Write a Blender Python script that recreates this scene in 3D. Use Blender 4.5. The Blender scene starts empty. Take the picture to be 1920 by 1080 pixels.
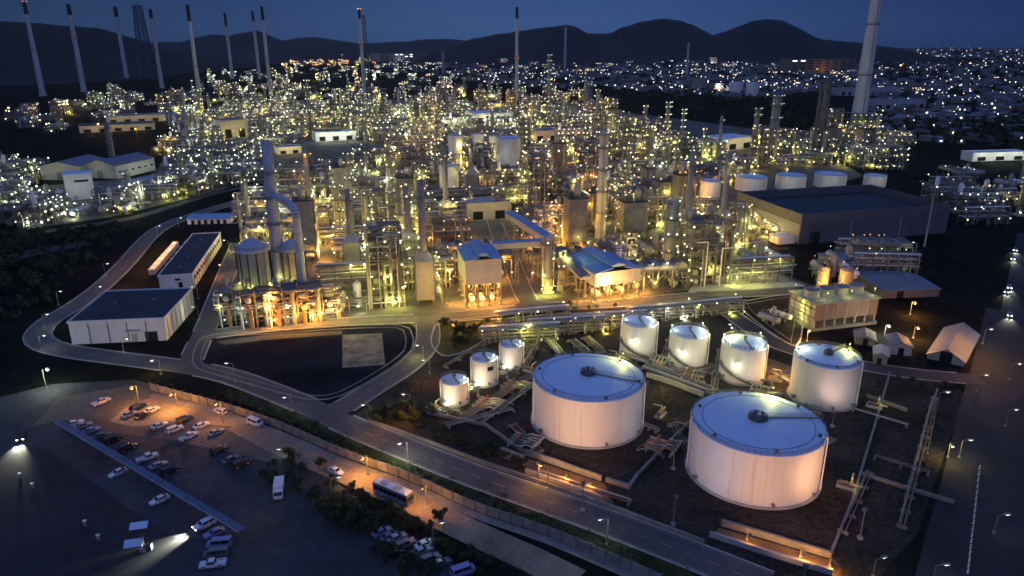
import bpy, math, random
from mathutils import Vector, Matrix, noise as mnoise

RND = random.Random(11)
SC = bpy.context.scene
COL = SC.collection
PI = math.pi

# ---------------------------------------------------------------- camera
F = 1344.0                       # focal length in pixels of the 1920 wide photograph
PITCH = math.atan(460 / F)
H = 100.0
cam_d = bpy.data.cameras.new('camera')
cam = bpy.data.objects.new('camera', cam_d)
COL.objects.link(cam)
cam_d.sensor_width = 36.0
cam_d.lens = F / 1920 * 36.0
cam_d.clip_start = 1.0
cam_d.clip_end = 60000.0
cam.location = (0, 0, H)
cam.rotation_euler = (PI / 2 - PITCH, 0, 0)
SC.camera = cam

SP, CP = math.sin(PITCH), math.cos(PITCH)


def g(px, py, z=0.0):
    """ground (or height z) point under a place of the photograph, in metres"""
    x = (px - 960) / F
    y = -(py - 540) / F
    dx, dy, dz = x, y * SP + CP, y * CP - SP
    t = (z - H) / dz
    return Vector((dx * t, dy * t, z))


def proj(p):
    z = p[2] - H
    c = p[1] * CP - z * SP
    u = p[1] * SP + z * CP
    return (960 + F * p[0] / c, 540 - F * u / c)


def zat(base, py):
    """height over a ground point that is seen at photograph row py"""
    y = -(py - 540) / F
    dy, dz = y * SP + CP, y * CP - SP
    return H + base[1] * dz / dy


def inpoly(p, poly):
    x, y = p[0], p[1]
    c = False
    n = len(poly)
    for i in range(n):
        x0, y0 = poly[i][0], poly[i][1]
        x1, y1 = poly[i - 1][0], poly[i - 1][1]
        if (y0 > y) != (y1 > y) and x < (x1 - x0) * (y - y0) / (y1 - y0) + x0:
            c = not c
    return c


# ---------------------------------------------------------------- materials
MATS = {}


def mat(name, col, rough=0.75, metal=0.0, nscale=0.6, namt=0.25, bump=0.0, stretch=(1, 1, 1), spec=0.3, fine=0.0):
    if name in MATS:
        return MATS[name]
    m = bpy.data.materials.new(name)
    m.use_nodes = True
    nt = m.node_tree
    b = nt.nodes['Principled BSDF']
    b.inputs['Roughness'].default_value = rough
    b.inputs['Metallic'].default_value = metal
    b.inputs['Specular IOR Level'].default_value = spec
    tc = nt.nodes.new('ShaderNodeTexCoord')
    mp = nt.nodes.new('ShaderNodeMapping')
    mp.inputs['Scale'].default_value = stretch
    nz = nt.nodes.new('ShaderNodeTexNoise')
    nz.inputs['Scale'].default_value = nscale
    nz.inputs['Detail'].default_value = 6
    nz.inputs['Roughness'].default_value = 0.65
    rp = nt.nodes.new('ShaderNodeValToRGB')
    lo = [max(0, c * (1 - namt)) for c in col]
    hi = [min(1, c * (1 + namt)) for c in col]
    rp.color_ramp.elements[0].position = 0.3
    rp.color_ramp.elements[1].position = 0.7
    rp.color_ramp.elements[0].color = (*lo, 1)
    rp.color_ramp.elements[1].color = (*hi, 1)
    L = nt.links.new
    L(tc.outputs['Object'], mp.inputs['Vector'])
    L(mp.outputs['Vector'], nz.inputs['Vector'])
    L(nz.outputs['Fac'], rp.inputs['Fac'])
    out = rp.outputs['Color']
    if fine:
        n2 = nt.nodes.new('ShaderNodeTexNoise')
        n2.inputs['Scale'].default_value = nscale * 14
        n2.inputs['Detail'].default_value = 4
        L(tc.outputs['Object'], n2.inputs['Vector'])
        mr = nt.nodes.new('ShaderNodeMapRange')
        mr.inputs['From Min'].default_value = 0.3
        mr.inputs['From Max'].default_value = 0.7
        mr.inputs['To Min'].default_value = 1 - fine
        mr.inputs['To Max'].default_value = 1 + fine
        L(n2.outputs['Fac'], mr.inputs['Value'])
        mx = nt.nodes.new('ShaderNodeVectorMath')
        mx.operation = 'SCALE'
        L(out, mx.inputs[0])
        L(mr.outputs['Result'], mx.inputs['Scale'])
        out = mx.outputs['Vector']
    L(out, b.inputs['Base Color'])
    if bump:
        bp = nt.nodes.new('ShaderNodeBump')
        bp.inputs['Strength'].default_value = bump
        bp.inputs['Distance'].default_value = 0.1
        L(nz.outputs['Fac'], bp.inputs['Height'])
        L(bp.outputs['Normal'], b.inputs['Normal'])
    MATS[name] = m
    return m


def ribbed(name, col, period, axis='X', rough=0.55, depth=0.5, amt=0.12):
    """profiled sheet: ribs across one object axis"""
    m = mat(name, col, rough, 0.0, 0.25, 0.18)
    nt = m.node_tree
    b = nt.nodes['Principled BSDF']
    tc = [n for n in nt.nodes if n.type == 'TEX_COORD'][0]
    w = nt.nodes.new('ShaderNodeTexWave')
    w.bands_direction = axis
    w.inputs['Scale'].default_value = 2 * PI / period / 20 * 1.0
    nt.links.new(tc.outputs['Object'], w.inputs['Vector'])
    bp = nt.nodes.new('ShaderNodeBump')
    bp.inputs['Strength'].default_value = depth
    bp.inputs['Distance'].default_value = 0.08
    nt.links.new(w.outputs['Fac'], bp.inputs['Height'])
    nt.links.new(bp.outputs['Normal'], b.inputs['Normal'])
    return m


def emit(name, col, strength):
    if name in MATS:
        return MATS[name]
    m = bpy.data.materials.new(name)
    m.use_nodes = True
    b = m.node_tree.nodes['Principled BSDF']
    b.inputs['Base Color'].default_value = (0.8, 0.8, 0.8, 1)
    b.inputs['Emission Color'].default_value = (*col, 1)
    b.inputs['Emission Strength'].default_value = strength
    m.cycles.emission_sampling = 'NONE'
    MATS[name] = m
    return m


M_STEEL = mat('galvanised_steel', (0.17, 0.17, 0.16), 0.6, 0.2, 0.3, 0.25)
M_DSTEEL = mat('painted_dark_steel', (0.12, 0.12, 0.12), 0.65, 0.1, 0.3, 0.3)
M_PIPE = mat('insulated_pipe_cladding', (0.33, 0.32, 0.29), 0.42, 0.35, 0.2, 0.2)
M_VESSEL = mat('vessel_cladding', (0.33, 0.32, 0.29), 0.5, 0.2, 0.15, 0.2)
M_RUST = mat('rusty_steel', (0.22, 0.13, 0.08), 0.8, 0.1, 0.5, 0.4)
M_GRATE = mat('platform_grating', (0.17, 0.17, 0.16), 0.8, 0.0, 0.8, 0.3)
M_CONC = mat('concrete', (0.33, 0.32, 0.30), 0.85, 0, 0.25, 0.22, 0.2, fine=0.1)
M_CONCD = mat('weathered_concrete', (0.2, 0.195, 0.18), 0.88, 0, 0.3, 0.35, 0.2, fine=0.15)
M_WHITE = mat('white_tank_paint', (0.78, 0.77, 0.75), 0.5, 0, 0.25, 0.07, 0.0, (1, 1, 0.08))
M_ROOFW = mat('pale_roof_paint', (0.50, 0.61, 0.78), 0.55, 0, 0.12, 0.08, fine=0.04)
M_WALLW = mat('white_wall_paint', (0.66, 0.67, 0.70), 0.7, 0, 0.3, 0.1, 0.0, (1, 1, 0.2))
M_WALLG = mat('grey_wall_cladding', (0.36, 0.36, 0.38), 0.7, 0, 0.2, 0.15)
M_ROOFD = mat('dark_roof_sheet', (0.028, 0.032, 0.045), 0.7, 0, 0.1, 0.25, fine=0.12)
M_ROOFB = ribbed('blue_grey_roof_sheet', (0.17, 0.29, 0.50), 1.0, 'X')
M_ROOFG = ribbed('grey_roof_sheet', (0.14, 0.155, 0.19), 1.2, 'X')
M_BLACK = mat('black_paint', (0.012, 0.012, 0.014), 0.6)
M_DUCT = mat('blue_grey_duct_steel', (0.33, 0.37, 0.47), 0.55, 0.1, 0.2, 0.15)
M_STACK = mat('pale_stack_paint', (0.46, 0.49, 0.55), 0.6, 0, 0.15, 0.15, 0, (1, 1, .2))
M_STACKG = mat('grey_stack_shell', (0.26, 0.25, 0.24), 0.6, 0.1, 0.15, 0.2)
M_RED = mat('red_warning_paint', (0.42, 0.10, 0.05), 0.6)
M_GLASS = mat('dark_window_glass', (0.015, 0.018, 0.022), 0.12, 0, 1, 0.1, spec=0.5)
M_TYRE = mat('tyre_rubber', (0.015, 0.015, 0.015), 0.9)
M_LEAF = mat('dark_leaves', (0.030, 0.045, 0.018), 0.8, 0, 1.5, 0.55)
M_LEAF2 = mat('olive_leaves', (0.05, 0.062, 0.02), 0.8, 0, 1.5, 0.5)
M_BARK = mat('bark', (0.06, 0.045, 0.035), 0.9)
M_GROUND = mat('dark_soil', (0.011, 0.012, 0.011), 0.95, 0, 0.02, 0.55, 0.3, spec=0.02, fine=0.4)
M_FARM = mat('tank_yard_ground', (0.040, 0.034, 0.029), 0.95, 0, 0.06, 0.5, 0.3, spec=0.02, fine=0.45)
M_YARD = mat('plant_yard_gravel', (0.092, 0.088, 0.075), 0.9, 0, 0.05, 0.45, 0.2, fine=0.25)
M_ROAD = mat('worn_road_concrete', (0.074, 0.075, 0.082), 0.85, 0, 0.06, 0.22, 0.1, fine=0.12)
M_ASPH = mat('asphalt', (0.040, 0.043, 0.052), 0.85, 0, 0.035, 0.5, 0.1, fine=0.2)
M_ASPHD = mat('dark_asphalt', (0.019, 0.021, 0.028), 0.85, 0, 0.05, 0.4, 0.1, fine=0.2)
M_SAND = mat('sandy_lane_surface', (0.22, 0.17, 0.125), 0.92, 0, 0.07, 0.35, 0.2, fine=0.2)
M_GRASS = mat('rough_grass', (0.030, 0.040, 0.014), 0.95, 0, 0.12, 0.6, 0.5, fine=0.5)
M_BASIN = mat('basin_bottom', (0.018, 0.021, 0.028), 0.95, 0, 0.04, 0.5, 0.1, spec=0.0)
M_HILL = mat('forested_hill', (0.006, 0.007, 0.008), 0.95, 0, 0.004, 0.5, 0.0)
M_HILLF = mat('haze_tinted_hill', (0.014, 0.016, 0.020), 0.95, 0, 0.002, 0.3, 0.0)  # paler, bluer copy of the near hill: distance haze put into the colour

# lamps: glass emission is raised with distance so small far lamps still show
LCOL = {'warm': (1.0, 0.82, 0.42), 'green': (0.90, 0.98, 0.55), 'white': (0.90, 0.96, 0.82), 'orange': (1.0, 0.42, 0.09), 'cool': (0.75, 0.85, 1.0), 'red': (1.0, 0.10, 0.05)}
PCOL = {'warm': (1.0, 0.72, 0.15), 'green': (0.95, 0.92, 0.18), 'white': (0.95, 1.0, 0.68), 'orange': (1.0, 0.40, 0.06), 'cool': (0.85, 0.92, 1.0), 'red': (1.0, 0.1, 0.05)}


def lamp_mat(kind, power):
    return emit('lamp_glass_%s_%s' % (kind, power), LCOL[kind], {'near': 2.4, 'mid': 3.0, 'far': 3.2, 'town': 10.0}[power])


# ---------------------------------------------------------------- mesh building
class MB:
    def __init__(s):
        s.v = []; s.f = []; s.m = []; s.sm = []; s.mats = []

    def mi(s, m):
        if m not in s.mats:
            s.mats.append(m)
        return s.mats.index(m)

    def add(s, vs, fs, m, smooth=False):
        o = len(s.v)
        i = s.mi(m)
        s.v.extend([tuple(v) for v in vs])
        for f in fs:
            s.f.append(tuple(o + k for k in f)); s.m.append(i); s.sm.append(smooth)

    def box(s, c, size, m, yaw=0.0, ax=None):
        hx, hy, hz = size[0] / 2, size[1] / 2, size[2] / 2
        ca, sa = math.cos(yaw), math.sin(yaw)
        vs = []
        for dx, dy, dz in ((-1, -1, -1), (1, -1, -1), (1, 1, -1), (-1, 1, -1), (-1, -1, 1), (1, -1, 1), (1, 1, 1), (-1, 1, 1)):
            x, y = dx * hx, dy * hy
            vs.append((c[0] + x * ca - y * sa, c[1] + x * sa + y * ca, c[2] + dz * hz))
        s.add(vs, [(0, 3, 2, 1), (4, 5, 6, 7), (0, 1, 5, 4), (1, 2, 6, 5), (2, 3, 7, 6), (3, 0, 4, 7)], m)

    def bar(s, p0, p1, w, m, h=None):
        """square section bar between two points"""
        p0, p1 = Vector(p0), Vector(p1)
        d = (p1 - p0)
        if d.length < 1e-6:
            return
        d.normalize()
        up = Vector((0, 0, 1)) if abs(d.z) < 0.95 else Vector((1, 0, 0))
        a = d.cross(up).normalized() * (w / 2)
        b = d.cross(a).normalized() * ((h or w) / 2)
        vs = [p + q for p in (p0, p1) for q in (-a - b, a - b, a + b, -a + b)]
        s.add(vs, [(0, 1, 2, 3), (7, 6, 5, 4), (0, 4, 5, 1), (1, 5, 6, 2), (2, 6, 7, 3), (3, 7, 4, 0)], m)

    def cyl(s, p0, p1, r0, m, r1=None, n=10, caps=True, smooth=True):
        p0, p1 = Vector(p0), Vector(p1)
        r1 = r0 if r1 is None else r1
        d = (p1 - p0).normalized()
        up = Vector((0, 0, 1)) if abs(d.z) < 0.95 else Vector((1, 0, 0))
        a = d.cross(up).normalized(); b = d.cross(a).normalized()
        vs = []
        for p, r in ((p0, r0), (p1, r1)):
            for k in range(n):
                t = 2 * PI * k / n
                vs.append(p + (a * math.cos(t) + b * math.sin(t)) * r)
        s.add(vs, [(k, (k + 1) % n, n + (k + 1) % n, n + k) for k in range(n)], m, smooth)
        if caps:
            s.add(vs, [tuple(range(n))[::-1], tuple(range(n, 2 * n))], m)

    def tube(s, pts, r, m, n=7):
        for i in range(len(pts) - 1):
            s.cyl(pts[i], pts[i + 1], r, m, n=n)

    def lathe(s, prof, m, c=(0, 0, 0), n=24, smooth=True, a0=0.0, a1=2 * PI):
        full = abs(a1 - a0 - 2 * PI) < 1e-6
        k = n if full else n + 1
        vs = []
        for r, z in prof:
            for i in range(k):
                t = a0 + (a1 - a0) * i / n
                vs.append((c[0] + r * math.cos(t), c[1] + r * math.sin(t), c[2] + z))
        fs = []
        for j in range(len(prof) - 1):
            for i in range(n):
                i2 = (i + 1) % k
                fs.append((j * k + i, j * k + i2, (j + 1) * k + i2, (j + 1) * k + i))
        s.add(vs, fs, m, smooth)

    def hdrum(s, c, length, r, m, yaw=0.0, n=12):
        d = Vector((math.cos(yaw), math.sin(yaw), 0))
        c = Vector(c)
        e = length / 2
        s.cyl(c - d * e, c + d * e, r, m, n=n, caps=False)
        for sg in (-1, 1):
            s.cyl(c + d * e * sg, c + d * (e + r * 0.35) * sg, r, m, r1=r * 0.75, n=n, caps=False)
            s.cyl(c + d * (e + r * 0.35) * sg, c + d * (e + r * 0.5) * sg, r * 0.75, m, r1=r * 0.1, n=n)

    def ball(s, c, r, m, n=6):
        c = Vector(c)
        prof = [(0.001, -r), (r * 0.8, -r * 0.55), (r, 0), (r * 0.8, r * 0.55), (0.001, r)]
        s.lathe(prof, m, c, n, True)

    def poly(s, pts, m, z=None):
        vs = [(p[0], p[1], p[2] if z is None else z) for p in pts]
        s.add(vs, [tuple(range(len(vs)))], m)

    def prism(s, pts, z0, z1, m, mtop=None):
        n = len(pts)
        area = sum(pts[i - 1][0] * pts[i][1] - pts[i][0] * pts[i - 1][1] for i in range(n))
        if area < 0:
            pts = list(pts)[::-1]
        vs = [(p[0], p[1], z0) for p in pts] + [(p[0], p[1], z1) for p in pts]
        s.add(vs, [(i, (i + 1) % n, n + (i + 1) % n, n + i) for i in range(n)] + [tuple(range(n))[::-1]], m)
        s.add(vs, [tuple(range(n, 2 * n))], mtop or m)

    def loft(s, rings, m, smooth=False, caps=True):
        n = len(rings[0])
        vs = [p for r in rings for p in r]
        fs = []
        for j in range(len(rings) - 1):
            for i in range(n):
                fs.append((j * n + i, j * n + (i + 1) % n, (j + 1) * n + (i + 1) % n, (j + 1) * n + i))
        s.add(vs, fs, m, smooth)
        if caps:
            s.add(vs, [tuple(range(n))[::-1], tuple((len(rings) - 1) * n + i for i in range(n))], m)

    def merge(s, o, M=None):
        off = len(s.v)
        s.v.extend(o.v if M is None else [tuple(M @ Vector(v)) for v in o.v])
        mp = [s.mi(m) for m in o.mats]
        s.f.extend(tuple(off + k for k in f) for f in o.f)
        s.m.extend(mp[k] for k in o.m)
        s.sm.extend(o.sm)

    def mesh(s, name):
        me = bpy.data.meshes.new(name)
        me.from_pydata(s.v, [], s.f)
        for m in s.mats:
            me.materials.append(m)
        me.polygons.foreach_set('material_index', s.m)
        me.polygons.foreach_set('use_smooth', s.sm)
        me.update()
        return me


def link(name, me, parent=None, loc=(0, 0, 0), rot=0.0):
    o = bpy.data.objects.new(name, me)
    COL.objects.link(o)
    o.location = loc
    o.rotation_euler = (0, 0, rot)
    if parent:
        o.parent = parent
    return o


def build(name, mb, parent=None, loc=(0, 0, 0), rot=0.0):
    return link(name, mb.mesh(name), parent, loc, rot)


LABELS = {}


def tag(o, label, cat, group=None, kind=None):
    o['label'] = label
    o['category'] = cat
    if group:
        o['group'] = group
    o['kind'] = kind or 'thing'
    LABELS.setdefault(label, []).append((o.name, group))
    return o


def thing(name, label, cat, loc=(0, 0, 0), rot=0.0, group=None):
    o = link(name, None, None, loc, rot)
    return tag(o, label, cat, group)


def structure(name, mb):
    o = build(name, mb)
    o['kind'] = 'structure'
    return o


ORD = ('zeroth first second third fourth fifth sixth seventh eighth ninth tenth eleventh twelfth thirteenth fourteenth fifteenth '
       'sixteenth seventeenth eighteenth nineteenth twentieth').split()
NLIGHT = [0]


def light(p, watts, kind='warm', radius=0.35, parent=None, spot=None, aim=None):
    d = bpy.data.lights.new('lamp_light', 'SPOT' if spot else 'POINT')
    d.energy = watts
    d.color = PCOL[kind] if isinstance(kind, str) else kind
    d.shadow_soft_size = radius
    o = bpy.data.objects.new('lamp_light', d)
    COL.objects.link(o)
    o.location = p
    if spot:
        d.spot_size = math.radians(spot)
        d.spot_blend = 0.8
        o.rotation_euler = (Vector(aim) - Vector(p)).to_track_quat('-Z', 'Y').to_euler()
    if parent:
        o.parent = parent
    NLIGHT[0] += 1
    return o


def smooth_line(pts, step=6.0):
    """Catmull-Rom through ground points"""
    P = [Vector((p[0], p[1], 0)) for p in pts]
    out = []
    for i in range(len(P) - 1):
        p0 = P[i - 1] if i else P[i] * 2 - P[i + 1]
        p1, p2 = P[i], P[i + 1]
        p3 = P[i + 2] if i + 2 < len(P) else p2 * 2 - p1
        n = max(2, int((p2 - p1).length / step))
        for k in range(n):
            t = k / n
            out.append(0.5 * ((2 * p1) + (p2 - p0) * t + (2 * p0 - 5 * p1 + 4 * p2 - p3) * t * t + (3 * p1 - p0 - 3 * p2 + p3) * t ** 3))
    out.append(P[-1])
    return out


def normals(line):
    ns = []
    for i in range(len(line)):
        a = line[max(0, i - 1)]; b = line[min(len(line) - 1, i + 1)]
        d = (b - a).normalized()
        ns.append(Vector((-d.y, d.x, 0)))
    return ns


def ribbon(mb, line, w, z, m, off=0.0):
    ns = normals(line)
    vs = []
    for p, n in zip(line, ns):
        vs.append((p.x + n.x * (off - w / 2), p.y + n.y * (off - w / 2), z))
        vs.append((p.x + n.x * (off + w / 2), p.y + n.y * (off + w / 2), z))
    mb.add(vs, [(2 * i, 2 * i + 2, 2 * i + 3, 2 * i + 1)[::-1] if False else (2 * i + 1, 2 * i, 2 * i + 2, 2 * i + 3) for i in range(len(line) - 1)], m)


def kerb(mb, line, off, m, w=0.35, h=0.15, skip=None):
    ns = normals(line)
    q = [p + n * off for p, n in zip(line, ns)]
    for a, b in zip(q[:-1], q[1:]):
        if skip and skip((a + b) / 2):
            continue
        mb.bar((a.x, a.y, h / 2), (b.x, b.y, h / 2), w, m, h)


# the lamp body used all over the works: dark hood over a glowing bulb
LAMP_ME = {}


def lamp_mb(kind, power, r):
    mb = MB()
    mb.ball((0, 0, 0), r, lamp_mat(kind, power), 6)
    mb.cyl((0, 0, r * 0.95), (0, 0, r * 1.35), r * 0.55, M_DSTEEL, r1=r * 0.2, n=6)
    return mb


def lamp_mesh(kind, power='near', r=0.3):
    k = (kind, power, r)
    if k not in LAMP_ME:
        LAMP_ME[k] = lamp_mb(kind, power, r).mesh('lamp')
    return LAMP_ME[k]
# ---------------------------------------------------------------- dusk sky, weak last light
world = bpy.data.worlds.new('World')
SC.world = world
world.use_nodes = True
nt = world.node_tree
bg = nt.nodes['Background']
SUN_EL, SUN_AZ = 8.0, 200.0
sky = nt.nodes.new('ShaderNodeTexSky')
sky.sky_type = 'NISHITA'
sky.sun_disc = False
sky.sun_elevation = math.radians(SUN_EL)
sky.sun_rotation = math.radians(SUN_AZ)
sky.ozone_density = 6.0
sky.dust_density = 0.3
tint = nt.nodes.new('ShaderNodeMixRGB'); tint.blend_type = 'MULTIPLY'; tint.inputs[0].default_value = 1.0
tc = nt.nodes.new('ShaderNodeTexCoord')
sep = nt.nodes.new('ShaderNodeSeparateXYZ')
ramp = nt.nodes.new('ShaderNodeValToRGB')
nt.links.new(tc.outputs['Generated'], sep.inputs[0])
nt.links.new(sep.outputs['Z'], ramp.inputs[0])
# the low sky is dusky, the high sky still holds the blue of the afterglow
RE = ramp.color_ramp.elements
RE[0].position = 0.0; RE[0].color = (0.185, 0.34, 0.98, 1)
RE[1].position = 0.87; RE[1].color = (13.4, 5.7, 4.7, 1)
for ps, c in ((.0175, (.20, .30, .79)), (.035, (.212, .265, .61)), (.07, (.21, .205, .385)), (.105, (.215, .178, .285)), (.21, (.8, .45, .57)), (.42, (4.5, 2.0, 1.85))):
    e = RE.new(ps); e.color = (*c, 1)
# the west still glows: the sky is brightest straight ahead and dies off to both sides
side = nt.nodes.new('ShaderNodeValToRGB')
mr = nt.nodes.new('ShaderNodeMapRange')
mr.inputs['From Min'].default_value = -1.0
nt.links.new(sep.outputs['X'], mr.inputs['Value'])
nt.links.new(mr.outputs['Result'], side.inputs[0])
SE = side.color_ramp.elements
SE[0].position = 0.0; SE[0].color = (.9, .9, .9, 1)
SE[1].position = 1.0; SE[1].color = (.9, .9, .9, 1)
for ps, c in ((.2, (.62, .62, .62)), (.35, (.78, .76, .78)), (.46, (1, 1, 1)), (.56, (.92, .94, .98)), (.66, (.66, .66, .74)), (.78, (.36, .36, .46)), (.9, (.6, .6, .65))):
    e = SE.new(ps); e.color = (*c, 1)
tint2 = nt.nodes.new('ShaderNodeMixRGB'); tint2.blend_type = 'MULTIPLY'; tint2.inputs[0].default_value = 1.0
nt.links.new(sky.outputs[0], tint.inputs[1])
nt.links.new(ramp.outputs[0], tint.inputs[2])
nt.links.new(tint.outputs[0], tint2.inputs[1])
nt.links.new(side.outputs[0], tint2.inputs[2])
nt.links.new(tint2.outputs[0], bg.inputs[0])
bg.inputs[1].default_value = 0.114

sun_d = bpy.data.lights.new('sun', 'SUN')
sun_d.energy = 0.03
sun_d.angle = math.radians(20)
sun_d.color = (0.75, 0.82, 1.0)
sun = bpy.data.objects.new('sun', sun_d)
COL.objects.link(sun)
az = math.radians(SUN_AZ)
sd = Vector((math.sin(az) * math.cos(math.radians(30)), math.cos(az) * math.cos(math.radians(30)), math.sin(math.radians(30))))
sun.rotation_euler = sd.to_track_quat('Z', 'Y').to_euler()

vs = SC.view_settings
vs.view_transform = 'Standard'
vs.look = 'None'
vs.exposure = 0.0
vs.gamma = 1.0
SC.cycles.use_denoising = True
SC.cycles.max_bounces = 4
SC.cycles.diffuse_bounces = 2
SC.cycles.glossy_bounces = 2
SC.cycles.sample_clamp_indirect = 3.0
SC.cycles.filter_width = 1.6
SC.cycles.use_light_tree = True
SC.cycles.use_adaptive_sampling = True
SC.cycles.adaptive_threshold = 0.03
SC.cycles.adaptive_min_samples = 24
SC.cycles.caustics_reflective = False
SC.cycles.caustics_refractive = False

# ---------------------------------------------------------------- ground, yards and roads
mb = MB()
rings = [(0, 1), (60, 24), (250, 24), (800, 24), (2500, 24), (8000, 24), (16500, 24)]
prev = None
vsl, fsl = [(0, 300, 0)], []
for r, n in rings[1:]:
    s0 = len(vsl)
    for k in range(n):
        t = 2 * PI * k / n
        vsl.append((r * math.cos(t), 300 + r * math.sin(t), 0))
    for k in range(n):
        if prev is None:
            fsl.append((0, s0 + k, s0 + (k + 1) % n))
        else:
            fsl.append((prev + k, s0 + k, s0 + (k + 1) % n, prev + (k + 1) % n))
    prev = s0
mb.add(vsl, fsl, M_GROUND)
structure('ground', mb)


def sheet(name, pix, z, m, smooth=0):
    pts = [g(*p) for p in pix]
    mb = MB()
    area = sum(pts[i - 1].x * pts[i].y - pts[i].x * pts[i - 1].y for i in range(len(pts)))
    if area < 0:
        pts = pts[::-1]
    mb.poly(pts, m, z)
    return structure(name, mb)


YARD = [(395, 612), (500, 603), (640, 594), (800, 588), (925, 580), (985, 568), (1100, 566), (1290, 545), (1520, 535), (1440, 500), (1440, 380), (1620, 330), (1480, 250),
        (1130, 205), (800, 185), (430, 190), (330, 235), (300, 330), (60, 350), (0, 365), (0, 420), (90, 424), (200, 408), (330, 378), (475, 340), (520, 345), (470, 420), (440, 470), (405, 560)]
sheet('plant_yard', YARD, 0.012, M_YARD)
FARM = [(660, 780), (830, 648), (1010, 592), (1290, 566), (1350, 572), (1470, 662), (1780, 718), (1810, 740), (1720, 1000), (1640, 1090), (1500, 1100), (1440, 1070), (1150, 960), (900, 865), (760, 812), (680, 790)]
sheet('tank_yard', FARM, 0.010, M_FARM)
LOT = [(-60, 760), (100, 720), (250, 712), (420, 755), (560, 830), (600, 880), (700, 960), (900, 1090), (900, 1300), (-300, 1300), (-300, 830)]
sheet('car_park', LOT, 0.010, M_ASPH)
sheet('car_park_shade_sheet', [(-60, 862), (90, 842), (250, 960), (330, 1010), (190, 1095), (-60, 1095)], 0.018, M_ASPHD)  # asphalt in shade: the darkness is painted as a darker sheet
sheet('lamp_tinted_forecourt', [(60, 800), (110, 745), (250, 722), (300, 736), (420, 768), (500, 812), (560, 850), (500, 866), (420, 846), (330, 826), (220, 812), (120, 786)], 0.016, mat('lamp_tinted_asphalt', (.10, .088, .072), .92, 0, .05, .5, .1, fine=.2))  # sandy asphalt browned further: orange lamplight put into its colour
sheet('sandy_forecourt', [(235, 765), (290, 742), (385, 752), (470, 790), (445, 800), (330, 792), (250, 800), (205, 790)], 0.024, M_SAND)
BASIN = [(372, 640), (400, 628), (520, 620), (640, 612), (750, 610), (772, 625), (774, 650), (762, 668), (715, 702), (640, 742), (590, 750), (545, 742), (430, 710), (368, 690), (362, 665)]
bl = smooth_line([g(*p) for p in BASIN + BASIN[:1]], 4)[:-1]
mb = MB(); mb.poly(bl[::-1] if sum(bl[i - 1].x * bl[i].y - bl[i].x * bl[i - 1].y for i in range(len(bl))) < 0 else bl, M_BASIN, 0.012)
structure('basin_ground', mb)
mb = MB(); kerb(mb, bl + bl[:1], 0.0, M_CONCD, 0.5, 0.2); kerb(mb, bl + bl[:1], -2.6, M_CONCD, 0.3, 0.12)
structure('basin_kerb', mb)
sheet('basin_slab', [(642, 628), (716, 625), (722, 684), (642, 690)], 0.05, mat('stained_slab', (0.12, 0.12, 0.12), 0.8, 0, 0.22, 0.75, 0.1, fine=0.3))
sheet('basin_path', [(405, 640), (500, 628), (640, 620), (642, 627), (500, 637), (420, 647)], 0.03, M_ASPH)
ISL = [(815, 612), (840, 604), (935, 598), (945, 604), (930, 622), (880, 655), (840, 668), (820, 660), (808, 640)]
il = smooth_line([g(*p) for p in ISL + ISL[:1]], 3)[:-1]
mb = MB(); mb.poly(il[::-1] if sum(il[i - 1].x * il[i].y - il[i].x * il[i - 1].y for i in range(len(il))) < 0 else il, M_GRASS, 0.05)
structure('grass_island_ground', mb)
mb = MB(); kerb(mb, il + il[:1], 0.0, M_CONC, 0.5, 0.2)
structure('grass_island_kerb', mb)
TRI = [(1385, 566), (1495, 556), (1500, 640), (1470, 640), (1400, 588)]
tl = smooth_line([g(*p) for p in TRI + TRI[:1]], 3)[:-1]
mb = MB(); mb.poly(tl[::-1] if sum(tl[i - 1].x * tl[i].y - tl[i].x * tl[i - 1].y for i in range(len(tl))) < 0 else tl, M_FARM, 0.04)
structure('corner_ground', mb)
mb = MB(); kerb(mb, tl + tl[:1], 0.0, M_CONC, 0.5, 0.2); kerb(mb, tl + tl[:1], -3.0, M_CONCD, 0.3, 0.15)
structure('corner_kerb', mb)
sheet('loading_pad', [(1290, 548), (1300, 532), (1430, 500), (1512, 537)], 0.03, M_CONC)

ROADS = {
    'main': ([(1440, 1098), (1300, 1042), (1135, 979), (1000, 931), (900, 896), (800, 857), (700, 817), (640, 791), (547, 749), (433, 706), (350, 689), (233, 673), (150, 662), (88, 648), (70, 628), (92, 602), (133, 578), (187, 540), (233, 497), (283, 442), (330, 415), (440, 380), (560, 345), (660, 318)], 8.5),
    'west': ([(352, 690), (374, 640), (392, 600), (407, 560), (430, 500), (448, 455)], 7.5),
    'cross': ([(374, 630), (500, 614), (640, 604), (800, 596), (900, 588), (1000, 577), (1150, 569), (1290, 556), (1400, 550), (1500, 544)], 8.5),
    'bend': ([(800, 596), (803, 630), (795, 656), (760, 690), (700, 728), (645, 763), (600, 778)], 8.0),
    'plant': ([(1005, 578), (985, 555), (970, 520), (955, 480), (940, 450), (925, 410)], 8.0),
    'farm': ([(1330, 556), (1370, 588), (1440, 636), (1490, 657), (1560, 673), (1640, 690), (1730, 703), (1840, 712)], 7.5),
    'east': ([(1866, 580), (1845, 680), (1820, 780), (1795, 900), (1770, 1000), (1748, 1095)], 6.2),
    'north': ([(85, 434), (175, 421), (250, 408), (325, 386), (400, 363), (475, 346), (600, 313), (700, 290), (770, 268)], 7.5),
    'service': ([(450, 795), (520, 832), (580, 858), (655, 889), (705, 911), (768, 936), (830, 971), (905, 1007), (1000, 1050), (1080, 1090)], 7.5),
}
RL = {}
road_z = {'main': .030, 'west': .038, 'cross': .046, 'bend': .054, 'plant': .062, 'farm': .062, 'east': .034, 'north': .03, 'service': .030}
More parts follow.
